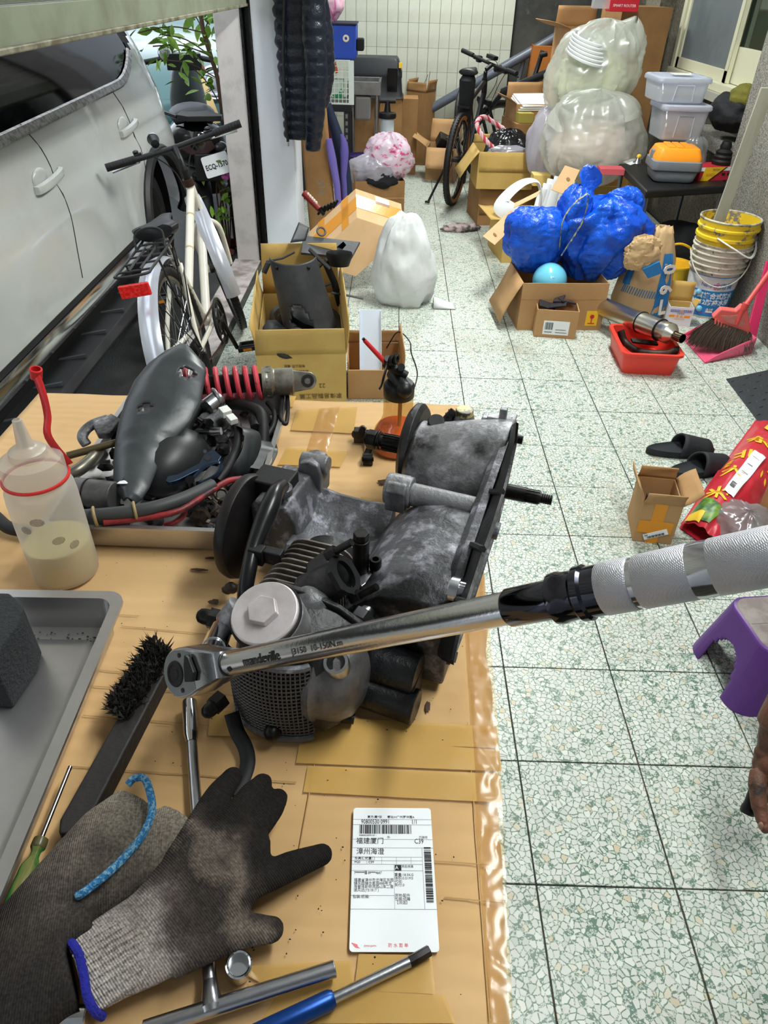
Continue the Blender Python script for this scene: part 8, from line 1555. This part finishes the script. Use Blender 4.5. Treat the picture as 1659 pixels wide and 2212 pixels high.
# leaning cardboard, umbrellas
t = thing('folded_cardboard', 'tall folded brown cardboard leaning on the white wall with handwritten 316', 'cardboard', (-.55, 5.3, 0)); P = [py(640, 262, 5.10), py(702, 250, 5.05), py(740, 470, 4.95), py(668, 490, 5.0)]
P = [py(640, 200, 5.3), py(700, 195, 5.25), V((-.40, 5.22, 0)), V((-.60, 5.28, 0))]; b = B(); b.slab(P, (0, .09, .0)); b.build('sheet', m_cardd, t, bev=.02, seg=3); c = py(694, 405, 5.14); text('316', .06, AX(c, (.2, -.05, -1), (.97, -.1, .2), (0, -1, 0)), m_gink, t)
for i, (P, r_, m, lab) in enumerate((([(708, 250), (722, 330), (742, 440)], (.015, .03, .03), mat('dark_red_umbrella', (98, 24, 46), .6), 'folded dark red umbrella leaning beside the folded cardboard'), ([(706, 225), (735, 320), (752, 430)], (.03, .045, .035), mat('navy_umbrella', (24, 36, 62), .6), 'folded navy umbrella leaning by the black shelf post'), ([(710, 300), (716, 335), (728, 400)], (.02, .028, .02), mat('lavender_umbrella', (110, 96, 170), .6), 'folded lavender umbrella in front of the dark red one'), ([(738, 290), (744, 320), (742, 380)], (.012, .03, .015), mat('violet_cloth', (96, 86, 158), .6), 'violet cloth umbrella flap beside the black shelf post'))):
    b = B(); Q = smooth_path([py(u, v, 5.5-.12*i if i < 2 else 5.12+.05*i) for u, v in P], 6); Q[-1].z = Q[-1].z; Q.append(V((Q[-1].x+.02, Q[-1].y+.03, .01))); n = len(Q); b.tube(Q, [r_[0]+(r_[1]-r_[0])*min(1, k/(n/2)) if k < n/2 else r_[1]+(r_[2]-r_[1])*((k-n/2)/(n/2)) for k in range(n)], 10, flat=.6); o = b.build('umbrella', m, None, label=lab, cat='umbrella')
    if i < 2: B().cyl(Q[0], Q[0]+(Q[0]-Q[3]).normalized()*.09, .009, n=8).build('umbrella_shaft', m_satin, o)
# slotted angle shelf with cage, cooler bag, pink bag
sf = thing('slotted_shelf', 'black slotted angle shelf by the left wall carrying the white wire basket', 'shelf', (-.55, 6.6, 0)); ZS = zat(-.40, 6.45, 226)
b = B(); b.b2((-.78, 6.43, ZS-.05), (-.36, 6.9, ZS)); b.build('shelf_board', m_black, sf, bev=.003)
for x, y in ((-.40, 6.44), (-.77, 6.44), (-.40, 6.88), (-.77, 6.88)):
    b = B(); b.b2((x-.022, y, 0), (x+.022, y+.003, ZS)); b.b2((x+.019, y, 0), (x+.022, y+.04, ZS)); po = b.build('post', mat('black_angle_steel', (30, 31, 33), .5), sf, sm=0)
    if y < 6.5 and x > -.5:
        for k in range(int(ZS/.05)): B().b2((x-.009, y-.001, .02+.05*k), (x+.009, y, .05+.05*k)).build('slot', mat('slot_grey', (112, 112, 110), .7), po, sm=0)
bk_ = thing('wire_basket', 'white wire basket cage with green cartons on the black shelf', 'basket', (-.57, 6.6, ZS)); zc1 = zat(-.40, 6.45, 131); m_wire = mat('white_wire', (214, 222, 214), .4); x0, x1, y0, y1 = -.77, -.37, 6.45, 6.85
b = B()
for k in range(14): x = x0+(x1-x0)*k/13; b.tube([V((x, y0, ZS)), V((x, y0, zc1))], .0025, 4)
for k in range(9): z = ZS+(zc1-ZS)*k/8; b.tube([V((x0, y0, z)), V((x1, y0, z)), V((x1, y1, z))], .0025, 4)
for k in range(1, 8): y = y0+(y1-y0)*k/7; b.tube([V((x1, y, ZS)), V((x1, y, zc1))], .0025, 4)
b.build('wire_grid', m_wire, bk_, kind='stuff'); b = B(); b.b2((x1-.012, y0-.006, ZS), (x1+.03, y0+.004, zc1)); b.b2((x0, y0-.004, ZS), (x1, y0+.004, ZS+.012)); b.build('corner_post', m_wire, bk_)
for k in range(3): B().b2((-.74+.11*k, 6.55, ZS+.03), (-.65+.11*k, 6.62, ZS+.16)).build('carton_pack', mat('green_white_carton', (206, 220, 206), .6, c2=(40, 150, 90), sc=8, lo=.5, hi=.52), None, sm=0, label='green and white carton inside the wire basket, %s one' % ['left', 'middle', 'right'][k], cat='carton', group='cartons in the wire basket')
B().cyl(py(722, 135, 6.52), py(728, 158, 6.52), .012, n=10).build('orange_tool', mat('orange_handle', (206, 96, 40), .5), None, label='orange handled tool hanging inside the wire basket', cat='tool')
cb2 = thing('cooler_bag', 'blue cooler bag with black mesh pocket on top of the wire basket', 'bag', (-.58, 6.6, zc1)); zc2 = zat(-.4, 6.46, 52); b = B(); b.b2((-.80, 6.46, zc1+.003), (-.325, 6.8, zc2)); b.build('bag_body', mat('royal_blue_fabric', (36, 70, 168), .7, bump=.1, bs=100), cb2, bev=.02, seg=3)
B().b2((-.74, 6.452, zc1+.09), (-.52, 6.458, zc2-.09)).build('mesh_pocket', m_fblack, cb2, bev=.002); B().torus((-.40, 6.455, zc2-.09), (0, 1, 0), .017, .008, 20, 6).build('eyelet', mat('cream_ring', (222, 212, 186), .5), cb2); B().b2((-.81, 6.45, zc2-.006), (-.32, 6.81, zc2+.006)).build('lid', mat('navy_lid', (22, 24, 48), .6), cb2, bev=.004)
B().b2((-.325, 6.5, zc1+.06), (-.265, 6.6, zc2-.09)).build('side_pouch', m_fblack, cb2, bev=.012)
bag('pink_striped_bag', 'pink and white striped plastic bag standing on the blue cooler bag', 'bag', (-.60, 6.62, zc2+.14), (.16, .11, .15), mat('pink_stripe_film', (236, 196, 216), .35, c2=(226, 100, 168), sc=9, lo=.5, hi=.58, stretch=(3, 3, .4), alpha=.85), 4, .14, .2, top=.10)
# sink stand, pet carrier, cardboards, pump, bins
sk = thing('sink_stand', 'stainless steel sink on tubular legs left of the black carrier', 'sink', (-.22, 7.0, 0)); zs = zat(-.25, 6.95, 176); b = B(); b.b2((-.42, 6.93, zs-.10), (-.14, 6.95, zs)); b.b2((-.42, 7.28, zs-.10), (-.14, 7.30, zs)).b2((-.42, 6.93, zs-.10), (-.40, 7.3, zs)).b2((-.16, 6.93, zs-.10), (-.14, 7.3, zs)).b2((-.40, 6.95, zs-.10), (-.16, 7.28, zs-.09)); b.build('basin', m_steel, sk, bev=.004)
for x in (-.38, -.17): B().cyl((x, 6.96, 0), (x, 6.96, zs-.1), .019, n=14).build('leg', m_steel, sk)
B().box((-.29, 6.99, zs-.20), (.14, .12, .18)).build('drain_box', mat('grey_drain', (126, 122, 120), .6), sk, bev=.02)
pc = thing('pet_carrier', 'black plastic pet carrier box behind the steel sink', 'carrier', (-.1, 7.6, .5)); z0, z1 = zat(0, 7.45, 214), zat(-.1, 7.45, 126); b = B(); b.rings([[V((-.20+x*k, 7.62+y*k, z)) for x, y in rrect(.50, .36, .04, 4)] for k, z in ((1.06, z0), (1.0, z0+.02), (.95, (z0+z1)/2), (.97, (z0+z1)/2+.01), (.97, (z0+z1)/2+.04), (.84, z1-.02), (.78, z1))]); b.build('shell', mat('dark_slate_plastic', (38, 40, 44), .5), pc, bev=.006)
b = B(); b.b2((-.09, 7.43, z0+.06), (.0, 7.445, z0+.24)); b.build('vent_opening', m_blackgl, pc, bev=.004); B().b2((-.4, 7.5, 0), (.2, 7.75, z0)).build('carrier_table', m_cardd, None, label='brown carton block under the black carrier behind the sink', cat='box', bev=.004); B().b2((.01, 7.44, z1-.07), (.04, 7.47, z1-.03)).build('yellow_clip', m_yel, pc)
plank_('brown_cardboard_sheet', [(812, 338), (868, 345), (868, 207), (822, 215)], 7.42, 7.46, m_cardd, 'brown cardboard sheet standing behind the white pump')
t, T, W_, D, H = carton('tall_carton', 'tall narrow open brown carton standing against the tiled back wall', (873, 352), (912, 358), 0, 196, .20, m_cardd, {'f': (85, .08), 'l': (80, .10), 'r': (100, .10)}); 
for k, (x, y) in enumerate(((.5, .5), (.7, .6))): B().tube([T @ V((W_*x, D*y, H*.9)), T @ V((W_*(x+.1), D*.6, H*1.1)), py(925+4*k, 160-6*k, 7.95)], .003, 5).build('thin_rod', m_satin, None, label=['thin metal rod leaning out of the tall carton', 'thin rod with black tip leaning out of the tall carton'][k], cat='rod')
pm = thing('extractor_pump', 'white cylinder hand pump with black handle behind the pink bag', 'pump', (.02, 7.0, 0)); c = V((py(836, 280, 7.0).x, 7.0, .0)); z1 = zat(c.x, 7.0, 255); B().lathe([(0, 0), (.06, 0), (.06, z1*.6), (.064, z1*.61), (.06, z1*.62), (.06, z1), (0, z1)], c, n=24).build('cylinder', mat('white_blue_cylinder', (206, 214, 220), .4), pm); B().lathe([(.075, z1), (.08, z1+.02), (.075, z1+.04), (.03, z1+.05), (.018, z1+.13), (0, z1+.13)], c, n=20).build('pump_top', m_black, pm); B().cyl(c+V((-.07, 0, z1+.13)), c+V((.07, 0, z1+.13)), .018, n=12).build('pump_handle', m_black, pm)
B().lathe([(0, 0), (.10, 0), (.13, .30), (.135, .30), (.135, .285), (.0, .285)], V((py(785, 330, 6.75).x, 6.75, 0)), n=28).build('purple_bin', mat('dark_purple_plastic', (48, 32, 92), .45), None, label='dark purple bin on the floor behind the pink bag carton', cat='bin')
t, T, W_, D, H = carton('bag_top_carton', 'brown carton with pink striped bag and dark things on top, left of the passage', (768, 470), (872, 468), 0, 392, .30, m_cardd, {'b': (95, .10), 'l': (110, .08)}); decal('carton_seam', T, 0, H*.52, W_, H*.54, m_cardy, t)
m_ps = mat('pink_stripe_film2', (228, 206, 220), .3, c2=(222, 74, 140), sc=14, lo=.54, hi=.6, stretch=(1, 1, 2), alpha=.9)
bag('pink_carrier_bag', 'crumpled pink striped plastic bag on the brown carton', 'bag', T @ V((W_*.72, D*.55, H+.13)), (.17, .14, .17), m_ps, 5, .18, .2, fine=.08); bag('white_plastic_bag', 'white plastic bag draped over the front of the brown carton', 'bag', T @ V((W_*.35, D*.35, H+.06)), (.17, .12, .10), film('white_film', (0, 0, 0)), 9, .2, .2, fine=.08); bag('black_cloth', 'black cloth bundle in the top of the brown carton', 'cloth', T @ V((W_*.5, D*.2, H+.0)), (.13, .09, .07), m_fblack, 2, .2, .15)
t, T, W_, D, H = carton('broken_carton', 'collapsed open brown carton behind the mountain bike wheel', (918, 388), (985, 392), 0, 318, .30, m_card, {'f': (230, .20), 'l': (150, .16), 'b': (110, .2), 'r': (100, .16)})
B(T).box((W_*.6, D*.5, H*1.05), (.20, .14, .10), Euler((.3, .4, .3)).to_matrix()).build('black_case', m_black, None, bev=.01, label='black plastic case inside the collapsed carton behind the bike wheel', cat='case')
# ================================================================ jacket on the jamb corner
jk = thing('puffer_jacket', 'dark navy quilted puffer jacket hanging on the white door jamb', 'jacket', (-.55, 4.7, .7)); 
def tube_quilt(name, path, wx, wy, nb, par, m):
    b = B(); rg = []; N = 90; P = smooth_path(path, 24); n = len(P)
    for i in range(n):
        t_ = i/(n-1); k = t_*(len(wx)-1); j = min(int(k), len(wx)-2); f = k-j; a_, c_ = wx[j]+(wx[j+1]-wx[j])*f, wy[j]+(wy[j+1]-wy[j])*f; q = .89+.11*abs(math.sin(PI*nb*t_))**.5
        rg.append([P[i]+V((a_*q*math.cos(x)*(1+.07*noise.noise((x*2.5, t_*24, 1))), c_*q*math.sin(x)*(1+.05*noise.noise((x*3, t_*30, 5))), .004*noise.noise((x*4, t_*20, 9)))) for x in [2*PI*r_/36 for r_ in range(36)]])
    return b.rings(rg).build(name, m, par, sm=70)
YJ2 = 4.72
tube_quilt('jacket_body', [py(640, -130, YJ2), py(645, 0, YJ2), py(650, 120, YJ2), py(655, 220, YJ2), py(650, 300, YJ2)], (.10, .145, .14, .13, .10), (.05, .065, .065, .06, .05), 15, jk, m_navy)
tube_quilt('sleeve', [py(678, -60, YJ2-.10), py(678, 60, YJ2-.12), py(684, 160, YJ2-.13), py(680, 250, YJ2-.12), py(676, 325, YJ2-.10)], (.06, .07, .066, .058, .045), (.05, .06, .055, .05, .04), 14, jk, m_navy)
tube_quilt('back_panel', [py(688, -40, YJ2-.04), py(698, 80, YJ2-.05), py(702, 160, YJ2-.05), py(696, 232, YJ2-.05)], (.04, .06, .055, .035), (.05, .07, .06, .04), 9, jk, m_navy)
B().tube([py(614, 0, YJ2-.07), py(612, 120, YJ2-.075), py(616, 230, YJ2-.07), py(622, 306, YJ2-.055)], .008, 6).build('zip_edge', m_black, jk); B().box(py(623, 312, YJ2-.055), (.008, .006, .02)).build('zip_pull', m_satin, jk)
B().cyl((XP-.02, 4.80, 1.62), (XP-.02, 4.66, 1.64), .008, n=8).build('coat_hook', m_dsteel, jk)
# ================================================================ hand at the right edge holding a black tool
pe = thing('person', 'bare greasy forearm and hand reaching down at the right edge, holding a black tool', 'person', pz(1665, 1650, .25))
def hp_(u, v, z): return pz(u, v, z)
m_skin = mat('greasy_brown_skin', (118, 76, 56), .55, c2=(84, 54, 42), sc=14, lo=.42, hi=.66, bump=.25, bs=160, c3=(52, 48, 46), sc3=18, lo3=.58, hi3=.7)
wri = hp_(1672, 1590, .36); plm = hp_(1668, 1650, .30); kn = hp_(1672, 1695, .27); b = B()
b.tube(smooth_path([wri+V((.30, .12, .50)), wri+V((.16, .10, .30)), wri+V((.05, .06, .13)), wri+V((.008, .02, .04)), wri, lerp(wri, plm, .5)], 5), [.052]*6+[.047]*6+[.038]*6+[.030]*8, 18, flat=.9)
b.tube(smooth_path([wri, lerp(wri, plm, .6), plm, kn], 5), [.029]*4+[.036]*5+[.039]*5+[.034]*2, 18, flat=.62, up=(0, 1, 0)); b.ell(plm+V((-.012, -.012, .004)), (.026, .026, .034), n=16, m=10)
for k in range(4):
    o = V((.012+.019*k, .010+.004*k, .0)); b.tube(smooth_path([kn+o+V((-.01, 0, .015)), kn+o+V((-.012, -.022, -.020-.004*(k in (1, 2)))), kn+o+V((-.020, -.006, -.055)), kn+o+V((-.014, .022, -.060))], 5), [.0105]*6+[.0098]*5+[.0088]*5, 12); b.ell(kn+o+V((-.014, .022, -.060)), (.0085, .0085, .0085), n=10, m=6)
tp_ = [hp_(1640, 1668, .295), hp_(1636, 1700, .285), hp_(1641, 1745, .265), hp_(1653, 1790, .25)]
b.tube(smooth_path(tp_, 6), [.0175]*7+[.0155]*6+[.013]*4+[.010]*2, 14); b.ell(tp_[-1], (.0095, .0095, .011), n=12, m=8)
b.build('arm_and_hand', m_skin, pe, rem=.0025, smo=4)
b = B(); b.ell(lerp(tp_[2], tp_[3], .8)+V((-.009, -.004, .002)), (.004, .007, .009), n=10, m=6); b.build('thumb_nail', mat('dirty_nail', (150, 112, 92), .4), pe)
b = B(); b.tube(smooth_path([wri+V((.30, .12, .50)), wri+V((.36, .15, .66)), wri+V((.36, .25, .9))], 5), [.066]*6+[.08]*5, 18); b.build('sleeve', m_fblack, pe)
tl = thing('black_hand_tool', 'black tool with round hollow end held by the greasy hand at the right edge', 'tool', hp_(1615, 1760, .22)); q0, q1 = hp_(1613, 1758, .225), hp_(1650, 1655, .30); b = B(); b.lathe([(.006, .002), (.0085, 0), (.0125, 0), (.0145, .003), (.0145, .012), (.012, .02), (.011, (q1-q0).length), (0, (q1-q0).length)], q0, q1-q0, n=24); b.build('tool_handle', m_black, tl); b = B(); b.lathe([(.0085, .0005), (.0075, .006), (0, .006)], q0, q1-q0, n=18, caps=False); b.build('hollow_end', m_blackgl, tl)
